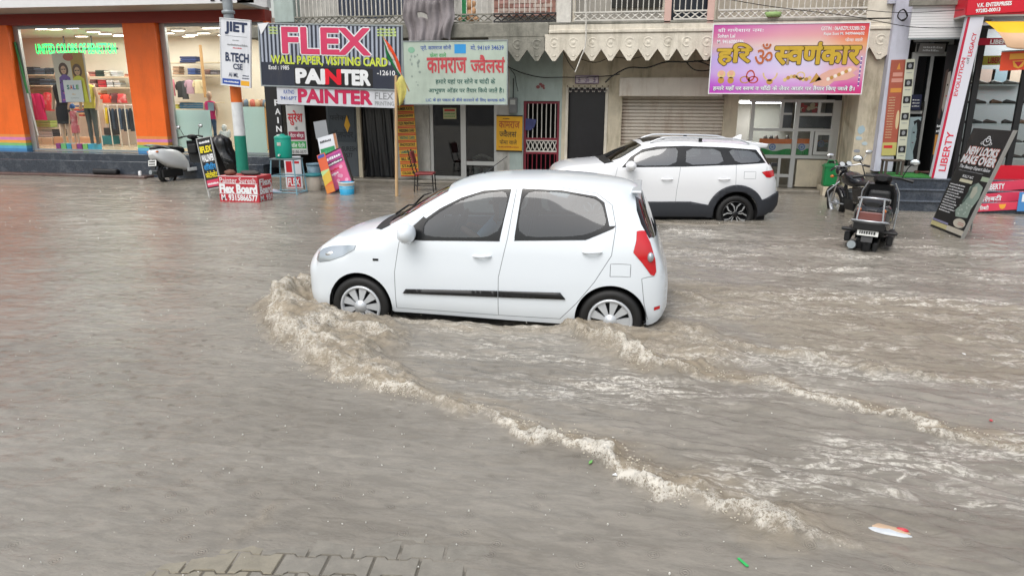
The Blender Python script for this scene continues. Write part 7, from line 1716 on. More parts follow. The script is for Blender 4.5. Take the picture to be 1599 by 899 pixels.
b = MB(); b.add(vs, fs, mat('grey_cloth', '#8a8486', .85, var=.2, vs=5, bump=.4, bs=40), True); o = b.build('draped_cloth'); o.modifiers.new('t', 'SOLIDIFY').thickness = .008
tag(o, 'torn grey cloth draped over the balcony above the Hindi jeweller sign', 'cloth')
b = MB(); M_PEACH = mat('peach_clay', '#c79a72', .6, var=.2); X, zq = at(733, 34, 16.3).x, ZF
b.ball((X, 16.3, zq+.16), 1, M_PEACH, 14, (.16, .13, .18)); b.ball((X, 16.28, zq+.42), 1, M_PEACH, 14, (.10, .09, .12)); b.ball((X, 16.28, zq+.56), 1, mat('statue_red', '#a8422e', .5), 10, (.07, .07, .08))
for s in (-1, 1): b.ball((X+s*.16, 16.24, zq+.10), 1, M_PEACH, 10, (.09, .09, .07)); b.ball((X+s*.12, 16.22, zq+.27), 1, M_PEACH, 10, (.05, .06, .10)); b.ball((X+s*.105, 16.3, zq+.44), 1, M_PEACH, 8, (.05, .02, .07))
tag(b.build('statue'), 'peach coloured seated clay statue on the middle balcony', 'statue')
b = MB(); A = at(724, -20, 16.15); B = at(728, 34, 16.15); b.box(A.x-.05, A.x+.05, 16.14, 16.16, B.z, A.z, mat('green_cloth', '#2f8a56', .8)); tag(b.build('cloth'), 'narrow green cloth hanging on the middle balcony railing', 'cloth')
b = MB(); p = at(1208, 30, 15.95); b.lathe([(0, 0), (.14, .0), (.16, .09), (.14, .09), (.12, .03)], mat('lime_tray', '#8fae6e', .6), 14, Matrix.Translation((p.x, 16.1, ZF+.03)) @ Matrix.Scale(1.1, 4)); tag(b.build('plant_tray'), 'small lime green tub on the balcony ledge above the pink sign', 'tub')
# parlour landing
b = MB(); X0, X1 = at(1393, 272, 15.05).x, at(1462, 272, 15.05).x; b.box(X0, X1, 15.02, 15.9, z3_+.006, z3_+.03, mat('green_turf', '#2f7a34', .9, var=.3, vs=40, bump=.5, bs=120)); tag(b.build('door_mat'), 'green artificial turf mat on the top granite step', 'mat')
for k in range(2):
    b = MB(); b.loft([ringsec(-.13, .03, 0, .03), ringsec(-.08, .045, 0, .06), ringsec(.03, .04, 0, .045), ringsec(.11, .045, 0, .04), ringsec(.14, .02, 0, .03)], mat('brown_leather', '#4a3028', .5)); o = b.build('shoe'); p = at(1432+k*11, 262, 15.8); o.location = (p.x, 15.8-.05*k, z3_+.031); o.rotation_euler = (0, 0, 1.3+k)
    tag(o, ('brown shoe on the green mat nearer the glass door', 'brown shoe on the green mat nearer the black poster')[k], 'shoe')
stl = thing('wooden_stool', 'small dark wooden stool on the step under the rust red poster', 'stool', (at(1392, 268, 15.3).x, 15.3, z3_)); M_WD = mat('dark_wood', '#4a4038', .6, var=.25)
b = MB(); b.box(-.18, .18, -.15, .15, .30, .33, M_WD); b.build('seat', stl, bevel=.005)
for sx, sy in ((-1,-1),(-1,1),(1,-1),(1,1)): b = MB(); b.box(sx*.15-.02, sx*.15+.02, sy*.12-.02, sy*.12+.02, 0, .30, M_WD); b.build('leg', stl)
# awning cloth at the top right corner
vs = []; n = 18
for j in range(n+1):
    for i in range(n+1):
        u, v = i/n, j/n; A = at(1538+90*u, 34+1*u, 14.9); B = at(1572+60*u, 74-3*u, 14.5); p = A*(1-v)+B*v; vs.append(p+Vector((0, -.12*sin(pi*v)+.03*sin(u*8), -.05*sin(pi*u)*v)))
b = MB(); fa = [(j*(n+1)+i, j*(n+1)+i+1, (j+1)*(n+1)+i+1, (j+1)*(n+1)+i) for j in range(n) for i in range(n)]
b.add(vs, fa[:n*8], mat('awning_yellow', '#e0b020', .6), True); b.add(vs, fa[n*8:], mat('awning_beige', '#c9a584', .6), True); o = b.build('awning', weld=.0005); o.modifiers.new('t', 'SOLIDIFY').thickness = .006; tag(o, 'yellow and beige cloth awning hanging at the upper right corner', 'awning')
# shoes on glass shelves in the shoe shop
Ysh = 16.1
for k, py in enumerate((132, 162, 193, 222, 246)):
    z = at(1560, py, Ysh).z; t = thing('display_shelf', ('top', 'second', 'third', 'fourth', 'lowest')[k]+' glass shelf with dark shoes in the shoe shop window', 'shelf', (xq0, Ysh, z)); b = MB(); b.box(.05, xq1-xq0, -.15, .2, -.025, 0, mat('shelf_edge', '#a9b4b8', .3)); b.build('board', t)
    x = .15+RND.random()*.1; i = 0
    while x < 1.9:
        kind = RND.random(); c_ = RND.choice(('#1d1a1a', '#2a211d', '#3b2a22', '#101012', '#454240', '#6a4a34')); b = MB(); m_ = mat('shoe_'+c_[1:], c_, .35)
        b.loft([ringsec(-.12, .03, 0, .05), ringsec(-.07, .042, 0, .085), ringsec(.0, .038, 0, .065), ringsec(.08, .045, 0, .045), ringsec(.13, .02, 0, .03)], m_); o = b.build('display_shoe'); o.location = (xq0+x, Ysh-.02, z+.002); o.rotation_euler = (RND.uniform(-.3, 0), 0, RND.choice((.3, 2.8, .1, -.4)))
        tag(o, 'dark leather shoe on a glass shelf in the shoe shop window', 'shoe', 'shoes on display in the shoe shop'); x += RND.uniform(.24, .33)
for k in range(3):
    b = MB(); X = at(1530+k*24, 118, 17.0).x; b.box(X, X+.35, 17.15, 17.25, at(1560, 128, 17.0).z, at(1560, 108, 17.0).z, mat('photo_card_'+'abc'[k], ('#a5938a', '#7a8f9a', '#b0a090')[k], .5)); tag(b.build('picture'), ('first', 'second', 'third')[k]+' picture from the left on the back wall of the shoe shop', 'picture')
# goldsmith shop contents
def tricolour(label, px0, py0, px1, py1, Y, rows=(('#cf6a2a', .30), ('#cfd0cc', .38), ('#2f8a4a', .32))):
    vs = []; n = 14; A = R(px0, py0, px1, py1, Y); t = thing('flag', label, 'flag', (A[0], Y, A[2])); z = A[3]
    for k, (c_, f) in enumerate(rows):
        h = (A[3]-A[2])*f; b = MB(); vs = []
        for i in range(n+1):
            x = A[0]+(A[1]-A[0])*i/n; w = .02*sin(i*.8)*(1 if k else .3)
            w2 = .03*sin(i*.55+1) if k < 2 else 0; w1 = .03*sin(i*.55+1) if k == 2 else (.02*sin(i*.5) if k == 1 else 0)
            if k == 1: w1 = 0
            vs += [(x, Y+w, z-h+(w2 if k == 1 else 0)), (x, Y+w, z+(w1 if k == 2 else 0))]
        b.add(vs, [(2*i, 2*i+2, 2*i+3, 2*i+1) for i in range(n)], mat('flag_'+c_[1:], c_, .6), True); o = b.build('stripe', t, world=True); z -= h
    l = Letters(); l.disc((A[0]*.6+A[1]*.4), (A[3]+A[2])/2, .075, .075, C('wheel_blue', '#6a83b8'), Y-.03, hole=.6); l.disc((A[0]*.6+A[1]*.4), (A[3]+A[2])/2, .03, .03, C('wheel_blue', '#6a83b8'), Y-.03); l.build('wheel_emblem', t, world=True)
tricolour('wide orange, white and green flag with blue wheel in the goldsmith window', 1185, 217, 1237, 242, Yj+.1)
tricolour('narrow orange, white and green flag beside the goldsmith hatch window', 1243, 217, 1264, 242, Yj+.1)
tricolour('tiny orange, white and green flag inside the goldsmith hatch', 1274, 219, 1293, 230, Yj+.05, (('#cf6a2a', .33), ('#cfd0cc', .33), ('#2f6a5a', .34)))
lamp = thing('tube_light', 'white tube light glowing at the top of the goldsmith shop', 'lamp', (at(1190, 157, 18.2).x, 18.2, at(1190, 160, 18.2).z))
b = MB(); b.tube([(-.5, 0, 0), (.5, 0, 0)], .025, mat('tube_lit', '#f4f6ff', .5, emit=7), 10); b.build('tube', lamp); b = MB(); b.box(-.55, .55, .03, .07, -.03, .05, M_RAIL); b.build('fitting', lamp)
lamp_area(at(1190, 160, 17.9).x, 17.9, at(1190, 162, 17.9).z, 1., .2, 22, (.97, .98, 1))
b = MB(); b.box(at(1176, 250, 17.9).x, at(1300, 250, 17.9).x, 17.7, 18.2, .1, at(1240, 226, 17.7).z, mat('counter', '#7d7468', .4)); tag(b.build('counter'), 'brown goldsmith counter behind the flags', 'counter')
b = MB(); X0, X1, Z0, Z1 = R(1222, 160, 1237, 200, 18.2); b.box(X0, X1, 18.2, 18.6, Z0, Z1, mat('black_cabinet', '#1d1d20', .3)); tag(b.build('cabinet'), 'black glass cabinet at the back of the goldsmith shop', 'cabinet')
X0, X1, Z0, Z1 = R(1246, 183, 1300, 200, 18.0); b = MB(); b.box(X0, X1, 18.0, 18.5, Z0, Z1, mat('grey_cabinet', '#55585c', .4)); tag(b.build('cabinet'), 'grey cabinet seen behind the right goldsmith panes', 'cabinet')
for k, (px, c_) in enumerate(((1194, '#4a4440'), (1203, '#2f2c2c'), (1211, '#5a4a40'), (1228, '#3a3632'))):
    b = MB(); p = at(px, 217, 17.9); b.lathe([(0, 0), (.055, 0), (.06, .12), (.035, .17), (.03, .2), (0, .2)], mat('jar_'+c_[1:], c_, .3), 12); o = b.build('display_bust'); o.location = (p.x, 17.8, at(1240, 226, 17.7).z); tag(o, ('brown', 'black', 'tan', 'dark')[k]+' jewellery bust on the goldsmith counter', 'display bust')
b = MB(); X0, X1, Z0, Z1 = R(1248, 160, 1277, 177, 17.6); l = Letters(); b.box(X0, X1, 17.6, 17.63, Z0, Z1, mat('frame_print', '#6a5550', .5)); o = b.build('framed_picture'); tag(o, 'framed religious print with red flowers over the goldsmith hatch', 'picture')
for k in range(12): l.disc(X0+(X1-X0)*RND.random()*.9+.03, Z0+(Z1-Z0)*(.2+.6*RND.random()), .05, .05, (C('print_red', '#a8323a'), C('print_cream', '#c9b9a0'))[k % 2], 17.595-.0005*k, n=8)
l.build('print', o)
# jeweller window contents
for k, px in enumerate((744, 760)):
    b = MB(); b.lathe([(0, 0), (.07, 0), (.11, .10), (.09, .16), (.10, .22), (.08, .22), (.06, .03), (0, .03)], mat('bowl_white', '#9da29f', .4), 16); o = b.build('vase'); o.location = (at(px, 269, 17.5).x, 17.5, wz0+.02); tag(o, ('white urn behind the lower left of the jeweller pane', 'white urn behind the lower right of the jeweller pane')[k], 'urn')
b = MB(); b.box(at(728, 255, 17.4).x, at(772, 255, 17.4).x, 17.35, 17.9, at(750, 253, 17.35).z-.04, at(750, 253, 17.35).z, M_WD); tag(b.build('window_shelf'), 'dark shelf inside the jeweller window at the transom', 'shelf')
b = MB()
for k in range(9): b.ball((at(738+k*3.6, 247, 17.5).x, 17.5+RND.uniform(-.05, .1), at(750, 251, 17.4).z+.03+.09*sin(pi*k/8)), .06, mat('heap_'+'ab'[k % 2], ('#8d8478', '#a39a90')[k % 2], .8), 8, (1.2, 1, .7), jit=.2)
tag(b.build('cloth_heap'), 'heap of pale cloth on the shelf in the jeweller window', 'cloth')
b = MB(); vs = [at(821, 185, 17.1), at(838, 187, 17.1), at(834, 199, 17.1), at(828, 204, 17.1), at(820, 203, 17.1)]; b.slab(vs, (0, .03, 0), mat('blue_rag', '#454a78', .9, var=.3)); tag(b.build('rag'), 'blue rag tucked between the bars of the maroon gate', 'rag')
# bits afloat
def chip(label, cat, name, px, py, pts, m, h=.006, rz=0):
    p = gr(px, py, .01); b = MB(); b.slab([(x, y, .012) for x, y in pts], (0, 0, h), m); o = b.build(name, bevel=.002); o.location = (p.x, p.y, .0); o.rotation_euler = (.05, .04, rz); return tag(o, label, cat)
chip('bright green plastic strip floating near the bottom edge', 'litter', 'plastic_strip', 1160, 878, [(-.03, -.005), (.03, -.009), (.032, .004), (-.028, .007)], C('litter_green', '#2fae5a'), rz=-.9)
b = MB(); b.loft([ringsec(-.11, .005, .002, .01), ringsec(-.07, .025, .0, .018), ringsec(-.01, .032, .0, .024), ringsec(.05, .024, .0, .016), ringsec(.10, .008, .0, .01)], mat('packet_white', '#c3c8cc', .35, var=.15, vs=14, bump=.5, bs=25)); o = b.build('floating_packet'); p = gr(1392, 831, .01); o.location = (p.x, p.y, .0); o.rotation_euler = (0, 0, -.25); tag(o, 'crumpled white packet with red corner floating at the lower right', 'litter')
q = MB(); q.loft([ringsec(-.12, .008, .004, .014), ringsec(-.05, .022, .006, .026), ringsec(.04, .018, .006, .024), ringsec(.08, .006, .006, .014)], mat('packet_tan', '#b59a80', .5)); q.v = [(x, y+.022, z) for x, y, z in q.v]; q.build('torn_flap', o)
q = MB(); q.ball((.045, .028, .02), 1, C('packet_red', '#c23a44'), 8, (.03, .012, .012)); q.build('red_corner', o)
chip('small white paper scrap floating under the wave crest', 'litter', 'paper_scrap', 959, 741, [(-.012, -.008), (.016, -.01), (.008, .014)], I_WHT)
chip('small white plastic scrap floating at the far right', 'litter', 'paper_scrap', 1497, 552, [(-.05, -.01), (.05, -.014), (.045, .012), (-.05, .016)], I_WHT, rz=-.3)
chip('tiny red plastic cap floating at the right', 'litter', 'bottle_cap', 1547, 657, [(.010*cos(a*pi/5), .010*sin(a*pi/5)) for a in range(10)], C('litter_red', '#c2434a'), .008)
chip('pale green leaf floating before the main wave crest', 'litter', 'leaf', 922, 722, [(-.03, 0), (0, -.01), (.03, .0), (0, .01)], C('leaf_green', '#6fae5a'), rz=1.3)
b = MB(); X0, X1 = at(148, 258, 16.6).x, at(186, 258, 16.6).x; b.box(X0, X1, 16.45, 16.62, .06, .2, mat('black_bag', '#17181c', .5, bump=.4)); tag(b.build('black_bag', bevel=.05, seg=3), 'flat black bag lying against the granite plinth of the clothing store', 'bag')
b = MB(); b.box(-.04, .04, -.03, .03, 0, .12, I_WHT); o = b.build('paper_cup', bevel=.02); o.location = (at(218, 266, 16.4).x, 16.4, .06); tag(o, 'small white and red cup on the pavement by the scooter', 'cup')
b = MB(); p = at(436, 304, 14.0); b.ball((0, 0, .04), 1, mat('poly_bag', '#b9bac8', .4), 10, (.22, .1, .06), jit=.25); o = b.build('plastic_bag'); o.location = (at(427, 296, 14.3).x, 14.3, -.02); tag(o, 'pale plastic bag floating beside the blue stool', 'bag')

# ================================================================ inside the clothing store
def cloth_stack(label, px0, py0, px1, py1, Y, cols, group=None):
    X0, X1, Z0, Z1 = R(px0, py0, px1, py1, Y); b = MB(); n = max(2, int((Z1-Z0)/.055)); h = (Z1-Z0)/n
    for k in range(n): j = RND.uniform(-.02, .02); b.box(X0+j, X1+j, Y+abs(j), Y+.3, Z0+k*h+.003, Z0+(k+1)*h-.004, mat('cloth_'+cols[k % len(cols)][1:], cols[k % len(cols)], .9, var=.1))
    o = b.build('folded_clothes', bevel=.012); return tag(o, label, 'clothes', group or 'folded clothes on the store shelves')
def garment(label, px0, py0, px1, py1, Y, col, sl=True, var=0.):
    X0, X1, Z0, Z1 = R(px0, py0, px1, py1, Y); w, h = X1-X0, Z1-Z0; cx = (X0+X1)/2; b = MB(); n = 12; rg = []
    m = mat('garment_'+col[1:]+('p' if var else ''), col, .9, var=.08, stain=var, staincol='#d8d0c8', streak=False)
    for (f, k, d) in ((0, .55, .06), (.25, .5, .07), (.6, .47, .06), (.85, .5, .05), (.95, .4, .04), (1, .14, .03)):
        rg.append([(cx+w*k*cos(2*pi*i/n)*(1+.04*sin(i*2.3+f*5)), Y+d*sin(2*pi*i/n), Z0+h*f) for i in range(n)])
    b.loft(rg, m)
    if sl:
        for s in (-1, 1): b.tube([(cx+s*w*.38, Y, Z1-h*.07), (cx+s*w*.52, Y-.02, Z1-h*.3), (cx+s*w*.54, Y-.02, Z1-h*.55)], [.05*w/.4, .055*w/.4, .045*w/.4], m, 8)
    o = b.build('hanging_garment'); return tag(o, label, 'garment', 'garments on the store rails')
def shelf(label, px0, px1, py, Y, d=.34):
    X0, X1 = at(px0, py, Y).x, at(px1, py, Y).x; z = at((px0+px1)/2, py, Y).z; b = MB(); b.box(X0, X1, Y-.02, Y+d, z-.03, z, mat('shelf_cream', '#cdbfa4', .5)); return tag(b.build('wall_shelf', bevel=.004), label, 'shelf')
q = lambda x, y: (x/3.459, 20+y/3.459)
Ys = 20.6
for (n, x0, x1, y) in (('upper left', 80, 285, 335), ('second left', 95, 285, 393), ('low left', 150, 300, 622), ('upper right', 470, 712, 347), ('second right', 480, 715, 405), ('third right', 470, 712, 492)):
    a, c_ = q(x0, y), q(x1, y); shelf(n+' shelf in the left display window', a[0], c_[0], a[1], Ys)
for (lab, x0, y0, x1, y1, cols) in (('dark jeans stacked at the left end of the upper shelf', 84, 308, 128, 333, ['#2a3038', '#353c48']), ('navy jeans stack second along the upper left shelf', 132, 292, 180, 333, ['#27303c', '#1f2630']), ('grey blue jeans stack third along the upper left shelf', 184, 300, 238, 333, ['#4a5866', '#39444f']), ('slate jeans stack beside the poster on the upper left shelf', 243, 297, 272, 333, ['#323b45', '#222a33']),
   ('dark jeans at the left end of the second shelf', 100, 360, 150, 390, ['#2d333b', '#20252c']), ('black jeans in the middle of the second left shelf', 155, 352, 208, 390, ['#1d2229', '#2b323b']), ('blue grey jeans at the right of the second left shelf', 212, 358, 272, 390, ['#495766', '#2f3844']),
   ('lime green folded tops on the low left pile', 155, 582, 272, 618, ['#a9c063', '#b9c97a']), ('white folded papers below the lime tops', 168, 642, 282, 672, ['#c9cdd0', '#b5babd']), ('dark folded tops right of the white papers', 282, 630, 325, 668, ['#3a3f46', '#2b2f35']),
   ('mixed brown tops at the poster edge of the upper right shelf', 476, 318, 512, 344, ['#a5655a', '#7a4a44', '#c9b0a0']), ('dark green folded tops on the upper right shelf', 515, 310, 558, 344, ['#22382e', '#1b2c25']), ('cream folded tops on the upper right shelf', 562, 314, 592, 344, ['#c9c3b5', '#b5ad9d']), ('white folded tops on the upper right shelf', 597, 314, 632, 344, ['#c3c5c6', '#a9adb0']), ('rust folded tops at the far end of the upper right shelf', 668, 330, 698, 350, ['#b06a4a', '#8f5540']),
   ('brown tops at the left of the second right shelf', 480, 360, 515, 402, ['#6a3f3a', '#a9807a', '#4a3030']), ('red folded tops on the second right shelf', 528, 362, 570, 402, ['#b22a34', '#8f2029']), ('grey white folded tops on the second right shelf', 575, 364, 608, 402, ['#c5c6c4', '#8f9496']), ('pale folded tops on the second right shelf', 612, 366, 645, 402, ['#bdb8b0', '#9fa4a8']),
   ('orange folded tops at the left of the third right shelf', 500, 420, 545, 445, ['#b55a3a', '#d0b090', '#8f3f30']), ('striped folded tops behind the seated child figure', 395, 500, 440, 560, ['#a84038', '#caa07a', '#4a5a78'])):
    a, c_ = q(x0, y0), q(x1, y1); cloth_stack(lab, a[0], a[1], c_[0], c_[1], Ys+.02, cols)
for (lab, x0, y0, x1, y1, col, sl, v) in (('crimson jacket at the left of the front rail', 122, 432, 190, 555, '#a8164f', True, 0), ('crimson blouse beside the floral dress', 180, 436, 242, 580, '#b01a55', True, 0), ('red and white floral dress on the left rail', 236, 430, 285, 530, '#b53038', False, .8),
   ('orange top hanging on the right rail', 553, 442, 602, 488, '#c5432e', True, 0), ('dark red print top hanging on the right rail', 600, 434, 640, 488, '#5a2a2c', True, .3), ('red and white print top at the end of the right rail', 630, 438, 684, 488, '#b8393c', False, .9), ('yellow trousers hanging on the right rail', 564, 512, 590, 600, '#cdb62c', False, 0)):
    a, c_ = q(x0, y0), q(x1, y1); garment(lab, a[0], a[1], c_[0], c_[1], Ys-.2, col, sl, v)
for k in range(7):
    a, c_ = q(588+k*19, 516+2*(k % 3)), q(604+k*19, 640-9*(k % 2)); garment('dark jeans number-free pair'.replace(' number-free', '')+' hanging on the lower right rail', a[0], a[1], c_[0], c_[1], Ys-.3, ('#1f2833', '#2b3a4a', '#18202a', '#33465c')[k % 4], False)['group'] = 'jeans on the lower right rail'
for (lab, x0, x1, y, h0) in (('left rail for crimson jackets', 115, 290, 412, 0), ('right rail for jeans', 560, 715, 500, 0)):
    a, c_ = q(x0, y), q(x1, y); A, B = at(*a, Ys-.25), at(*c_, Ys-.25); t = thing('clothes_rail', lab+' in the store window', 'rail', (A.x, A.y, zb)); b = MB(); b.tube([A, B], .014, M_CHROME, 8); b.build('bar', t, world=True)
    for P_ in (A, B): b = MB(); b.tube([P_, (P_.x, P_.y, zb)], .016, M_RAIL, 8); b.build('post', t, world=True)
for k, (x, lab) in enumerate(((555, 'leftmost'), (612, 'second'), (660, 'third'), (700, 'rightmost'))):
    a, c_ = q(x-30, 385), q(x, 720); A, B = at(*a, 19.6), at(*c_, 19.6); b = MB(); b.tube([(B.x, 19.6, zb), (B.x, 19.6, at(*q(x, 500 if k else 385), 19.6).z)], .016, M_RAIL, 8); tag(b.build('rack_upright'), lab+' pale rack upright before the right rail', 'rack')
for (lab, x0, y0, x1, y1, c_) in (('left beige storage box under the lime tops', 168, 676, 225, 738, '#b59c80'), ('right beige storage box under the lime tops', 228, 676, 285, 738, '#bda58a'), ('black bag on the floor before the jeans', 560, 622, 604, 662, '#1a1c20'), ('teal bag on the floor before the jeans', 545, 665, 600, 712, '#14707a'), ('wide beige plinth board behind the mannequins', 290, 672, 520, 715, '#c09a78'), ('black crate beside the display cubes', 515, 718, 565, 742, '#1c1c20')):
    a, e = q(x0, y0), q(x1, y1); X0, X1, Z0, Z1 = R(a[0], a[1], e[0], e[1], 20.2); b = MB(); b.box(X0, X1, 20.2, 20.6, Z0, Z1, mat('crate_'+c_[1:], c_, .7)); tag(b.build('storage_box', bevel=.015), lab, 'box')
# striped display cubes
cub = ['#8a2f86', '#6fbf7a', '#2f9fc8', '#d89a80', '#8a2f86', '#7fc46a', '#2f9fc8']
for k, (x0, x1) in enumerate(((305, 330), (332, 360), (362, 388), (390, 415), (418, 445), (449, 475), (477, 505))):
    a, e = q(x0, 719), q(x1, 756); X0, X1, Z0, Z1 = R(a[0], a[1], e[0], e[1], 17.9); b = MB(); b.box(X0, X1-.006, 17.9, 18.25, zb-.02, zb-.02+.2, mat('cube_'+cub[k][1:], cub[k], .5)); tag(b.build('display_cube', bevel=.006), ('purple cube at the left end', 'green cube second from the left', 'blue cube below the tall mannequin', 'salmon cube in the middle', 'purple cube right of the middle', 'green cube second from the right', 'blue cube at the right end')[k]+' of the display row', 'cube', 'display cubes in the window')
# mannequins
M_SKIN = mat('mannequin_skin', '#c9a890', .5)
def mannequin(label, px, pyf, pyt, Y, top, bottom, skirt=None, child=False, head=None, legs=True, arms=True):
    z0 = zb+.17 if legs else at(px, pyf, Y).z; H = at(px, pyt, Y).z-z0; X = at(px, (pyf+pyt)/2, Y).x; t = thing('mannequin', label, 'mannequin', (X, Y, z0)); s = H
    def rg(f, wx, wy, x=0): return [(x+wx*H*cos(2*pi*k/16), wy*H*sin(2*pi*k/16), f*H) for k in range(16)]
    b = MB(); b.loft([rg(.50, .095, .065), rg(.58, .08, .055), rg(.68, .095, .065), rg(.78, .11, .06), rg(.815, .09, .05), rg(.83, .04, .04)], top); b.build('top', t)
    b = MB(); b.loft([rg(.82, .03, .03), rg(.87, .028, .028), rg(.88, .04, .045), rg(.93, .048, .058), rg(.98, .035, .045), rg(1., .01, .015)], M_SKIN); b.build('head', t)
    if head: b = MB(); b.loft([rg(.90, .056, .06), rg(.95, .058, .066), rg(1.0, .04, .045), rg(1.015, .01, .01)], head); b.build('cap', t)
    if skirt: b = MB(); b.loft([rg(.28, .105, .08), rg(.40, .11, .08), rg(.50, .10, .07), rg(.53, .085, .06)], skirt); b.build('skirt', t)
    for sd in (-1, 1):
        b = MB(); lm = bottom; xo = sd*.048*H
        b.loft([rg(.0, .022, .028, xo), rg(.04, .02, .022, xo), rg(.18, .03, .032, xo), rg(.28, .03, .03, xo), rg(.50, .048, .05, xo)], lm); b.build('leg', t)
        if arms: b = MB(); b.tube([(sd*.105*H, 0, .79*H), (sd*.135*H, .01*H, .64*H), (sd*.13*H, -.04*H, .48*H)], [.027*H, .023*H, .016*H], M_SKIN, 8); b.build('arm', t)
    return t
M_BLKC = mat('black_cloth', '#17181f', .85); M_YELC = mat('yellow_knit', '#d6cd62', .85); M_OLV = mat('grey_trousers', '#4a4f4c', .85); M_FLOR = mat('floral_red', '#c4606a', .85, stain=1., staincol='#e0d4cc', streak=False); M_PURP = mat('purple_print', '#6a3f8a', .85, stain=1., staincol='#d06a9a', streak=False)
mannequin('tall mannequin in a black skirt behind the left part of the poster', 98, 226, 112, 18.05, M_BLKC, M_SKIN, M_BLKC)
mannequin('small child mannequin in a red floral dress and blue cap', 117, 226, 163, 18.0, M_FLOR, M_SKIN, M_FLOR, head=mat('blue_cap', '#3a62a0', .8))
mannequin('mannequin in a yellow top and grey trousers beside the child', 141, 226, 112, 18.05, M_YELC, M_OLV)
mannequin('child mannequin in a pink shirt and blue jeans in the right window', 331, 246, 143, 18.0, mat('hot_pink_cloth', '#c92a6c', .85), mat('denim', '#2b4a6e', .85), legs=True)
b = MB(); l = Letters(); p = at(331, 172, 17.88); l.rect(p.x-.09, p.z-.02, p.x+.09, p.z+.2, mat('shirt_print', '#8d9aa6', .8), 17.85); tag(l.build('shirt_print'), 'grey print square on the pink shirt of the child mannequin', 'print')
# poster of two women and sale card
S = Panel('window_poster', 'large poster of two laughing women hanging in the left display window', 'poster', (83,84), (134,82), (139,160), (90,160), 17.74, mat('poster_warm', '#cfc6b8', .5), th=.01)
S.r(.55, .0, .95, 1, C('poster_tan', '#b08a3a')).d(.5, .08, .16, .08, C('poster_coral', '#b5543c'), -.005)
for (u, v, hair, skin, topm, fl) in ((.30, .33, '#4a2f28', '#c99f85', '#6d4f9a', True), (.72, .36, '#5a3a28', '#c9a07f', '#d2cf4a', False)):
    S.d(u, v, .15, .14, C('hair_'+hair[1:], hair), -.006, n=18).d(u, v+.01, .085, .085, C('face_'+skin[1:], skin), -.008, n=18)
    S.r(u-.07, v-.015, u-.01, v+.005, I_BLK, -.010).r(u+.01, v-.015, u+.07, v+.005, I_BLK, -.010).r(u-.03, v+.045, u+.03, v+.055, C('lip_red', '#a83a40'), -.010)
    S.p([(u-.05, v+.10), (u+.05, v+.10), (u+.17, v+.16), (u+.22, 1), (u-.22, 1), (u-.17, v+.16)], C('top_'+topm[1:], topm), -.007)
    if fl:
        for k in range(26): S.d(u-.16+.32*RND.random(), v+.2+.42*RND.random(), .025, .018, C('fl'+'ab'[k % 2], ('#d06aa0', '#2f2a50')[k % 2]), -.009-.0002*k, n=7)
S.done()
S = Panel('sale_card', 'white card reading SALE in coloured letters hanging before the poster', 'card', (99,126), (128,125), (130,160), (102,159), 17.70, mat('card_white', '#d5d7da', .4), th=.01)
for i, (ch_, c_) in enumerate((('S', '#2f7a7a'), ('A', '#c2452e'), ('L', '#3a6ab0'), ('E', '#4a9a5a'))): S.t(ch_, .18+i*.17, .22, .31+i*.17, .42, C('sale'+ch_, c_), bold=.04)
scrib(S, .4, .62, .6, .66, C('amber', '#e0a52c'), 3, RND); scrib(S, .3, .8, .75, .83, I_GREY, 7, RND); S.done()
b = MB(); A, Bq = at(23, 66, 17.5), at(60, 212, 17.5); Mq = A*.47+Bq*.53-(A*.47+Bq*.53-A)*.0
b.tube([A, A*.46+Bq*.54], .03, mat('pole_reflection_green', '#2f7a3f', .5, var=.2), 8); b.tube([A*.46+Bq*.54, Bq], .02, M_RAIL, 8); tag(b.build('pole_reflection'), 'thin green and white staff leaning against the left display window', 'staff')  # a pole's reflection in the glass, built as a solid two-colour tube
# right window shelves
r2 = lambda x, y: (230+x/3.1, 30+y/3.1)
for (n, x0, x1, y) in (('black picture', 82, 340, 208), ('bag', 85, 350, 272), ('low', 100, 345, 400)):
    a, c_ = r2(x0, y), r2(x1, y); shelf(n+' shelf in the right display window', a[0], c_[0], a[1], Ys)
for (lab, x0, y0, x1, y1, cols) in (('blue framed sweater on the picture shelf', 155, 180, 232, 212, ['#1f2c55', '#27386a']), ('blue bag on the bag shelf', 195, 238, 232, 268, ['#34508a', '#2b4070']), ('beige bags at the left of the bag shelf', 120, 228, 150, 268, ['#a98a70', '#8f7560']), ('brown bag on the bag shelf', 275, 244, 300, 268, ['#5a4340', '#7a5a52']), ('grey bag at the right of the bag shelf', 305, 246, 335, 268, ['#6f6a70', '#4a474c']),
    ('blue cloth laid on the low table', 157, 404, 270, 434, ['#2d5a78', '#35688a']), ('lime folded tops at the low left of the right window', 108, 412, 150, 434, ['#b5b54a', '#a09a3a'])):
    a, c_ = r2(x0, y0), r2(x1, y1); cloth_stack(lab, a[0], a[1], c_[0], c_[1], Ys-.05, cols)
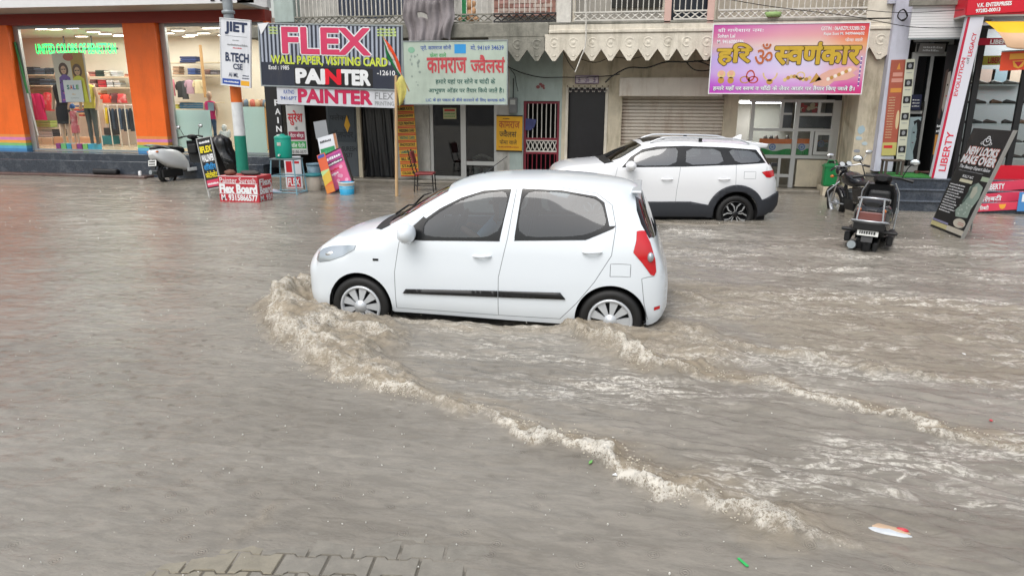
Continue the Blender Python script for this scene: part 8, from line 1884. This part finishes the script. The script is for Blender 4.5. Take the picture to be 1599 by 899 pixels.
for (lab, x0, y0, x1, y1, col) in (('pink shirt at the left of the right window rail', 98, 288, 132, 372, '#c97a88'), ('black jacket in the right window', 145, 300, 180, 380, '#2a2c2e'), ('dark grey jacket in the right window', 168, 298, 196, 388, '#3a3c40'), ('mauve shirt in the right window', 188, 294, 226, 362, '#a98a98'), ('cream jacket in the right window', 228, 294, 270, 360, '#c9bb98')):
    a, c_ = r2(x0, y0), r2(x1, y1); garment(lab, a[0], a[1], c_[0], c_[1], Ys-.15, col)
for (x, y0, y1, lab) in ((118, 130, 400, 'left'), (282, 125, 380, 'right')):
    a, c_ = r2(x, y0), r2(x, y1); A, Bq = at(*a, Ys-.35), at(*c_, Ys-.35); b = MB(); b.tube([(Bq.x, Ys-.35, Bq.z), (Bq.x, Ys-.35, A.z)], .045, mat('wood_upright', '#b08a5a', .5, var=.15), 8); tag(b.build('rack_upright'), lab+' wooden upright between shelves in the right display window', 'rack')
for k in range(9):
    X = at(377+k*4.6, 170, 19.8).x; z = at(400, 168, 19.8).z; b = MB(); c_ = ('#b59a7a', '#8d6a55', '#5a6a7a', '#c9b08a', '#a9584a')[k % 5]; b.ball((0, 0, .1), 1, mat('bagc_'+c_[1:], c_, .7), 10, (.1, .1, .13), jit=.15); o = b.build('handbag'); o.location = (X, 19.8+RND.uniform(-.1, .2), z); tag(o, 'small handbag on the ledge behind the right frosted panel', 'handbag', 'handbags behind the frosted panel')
a = r2(455, 428); b = MB(); b.box(at(376, 172, 19.7).x, at(416, 172, 19.7).x, 19.7, 20.3, zb, at(395, 169, 19.7).z, mat('tan_counter', '#b58a55', .5)); tag(b.build('counter'), 'tan counter under the handbags in the right display window', 'counter')
b = MB(); p = at(352, 215, 18.0); 
for (dx, dz, s_) in ((0, .0, (.13, .1, .2)), (0, .26, (.075, .075, .1)), (-.12, .08, (.05, .05, .12)), (.13, .1, (.05, .05, .12))): b.ball((p.x+dx, 18.0, p.z+dz), 1, mat('white_figure', '#d2d3d2', .5), 12, s_)
b.ball((p.x, 18.0, p.z-.3), 1, mat('maroon_cloth', '#6d1f2c', .8), 12, (.17, .13, .2)); tag(b.build('mannequin_bust'), 'white bust with maroon cloth beside the pink shirted mannequin', 'mannequin')
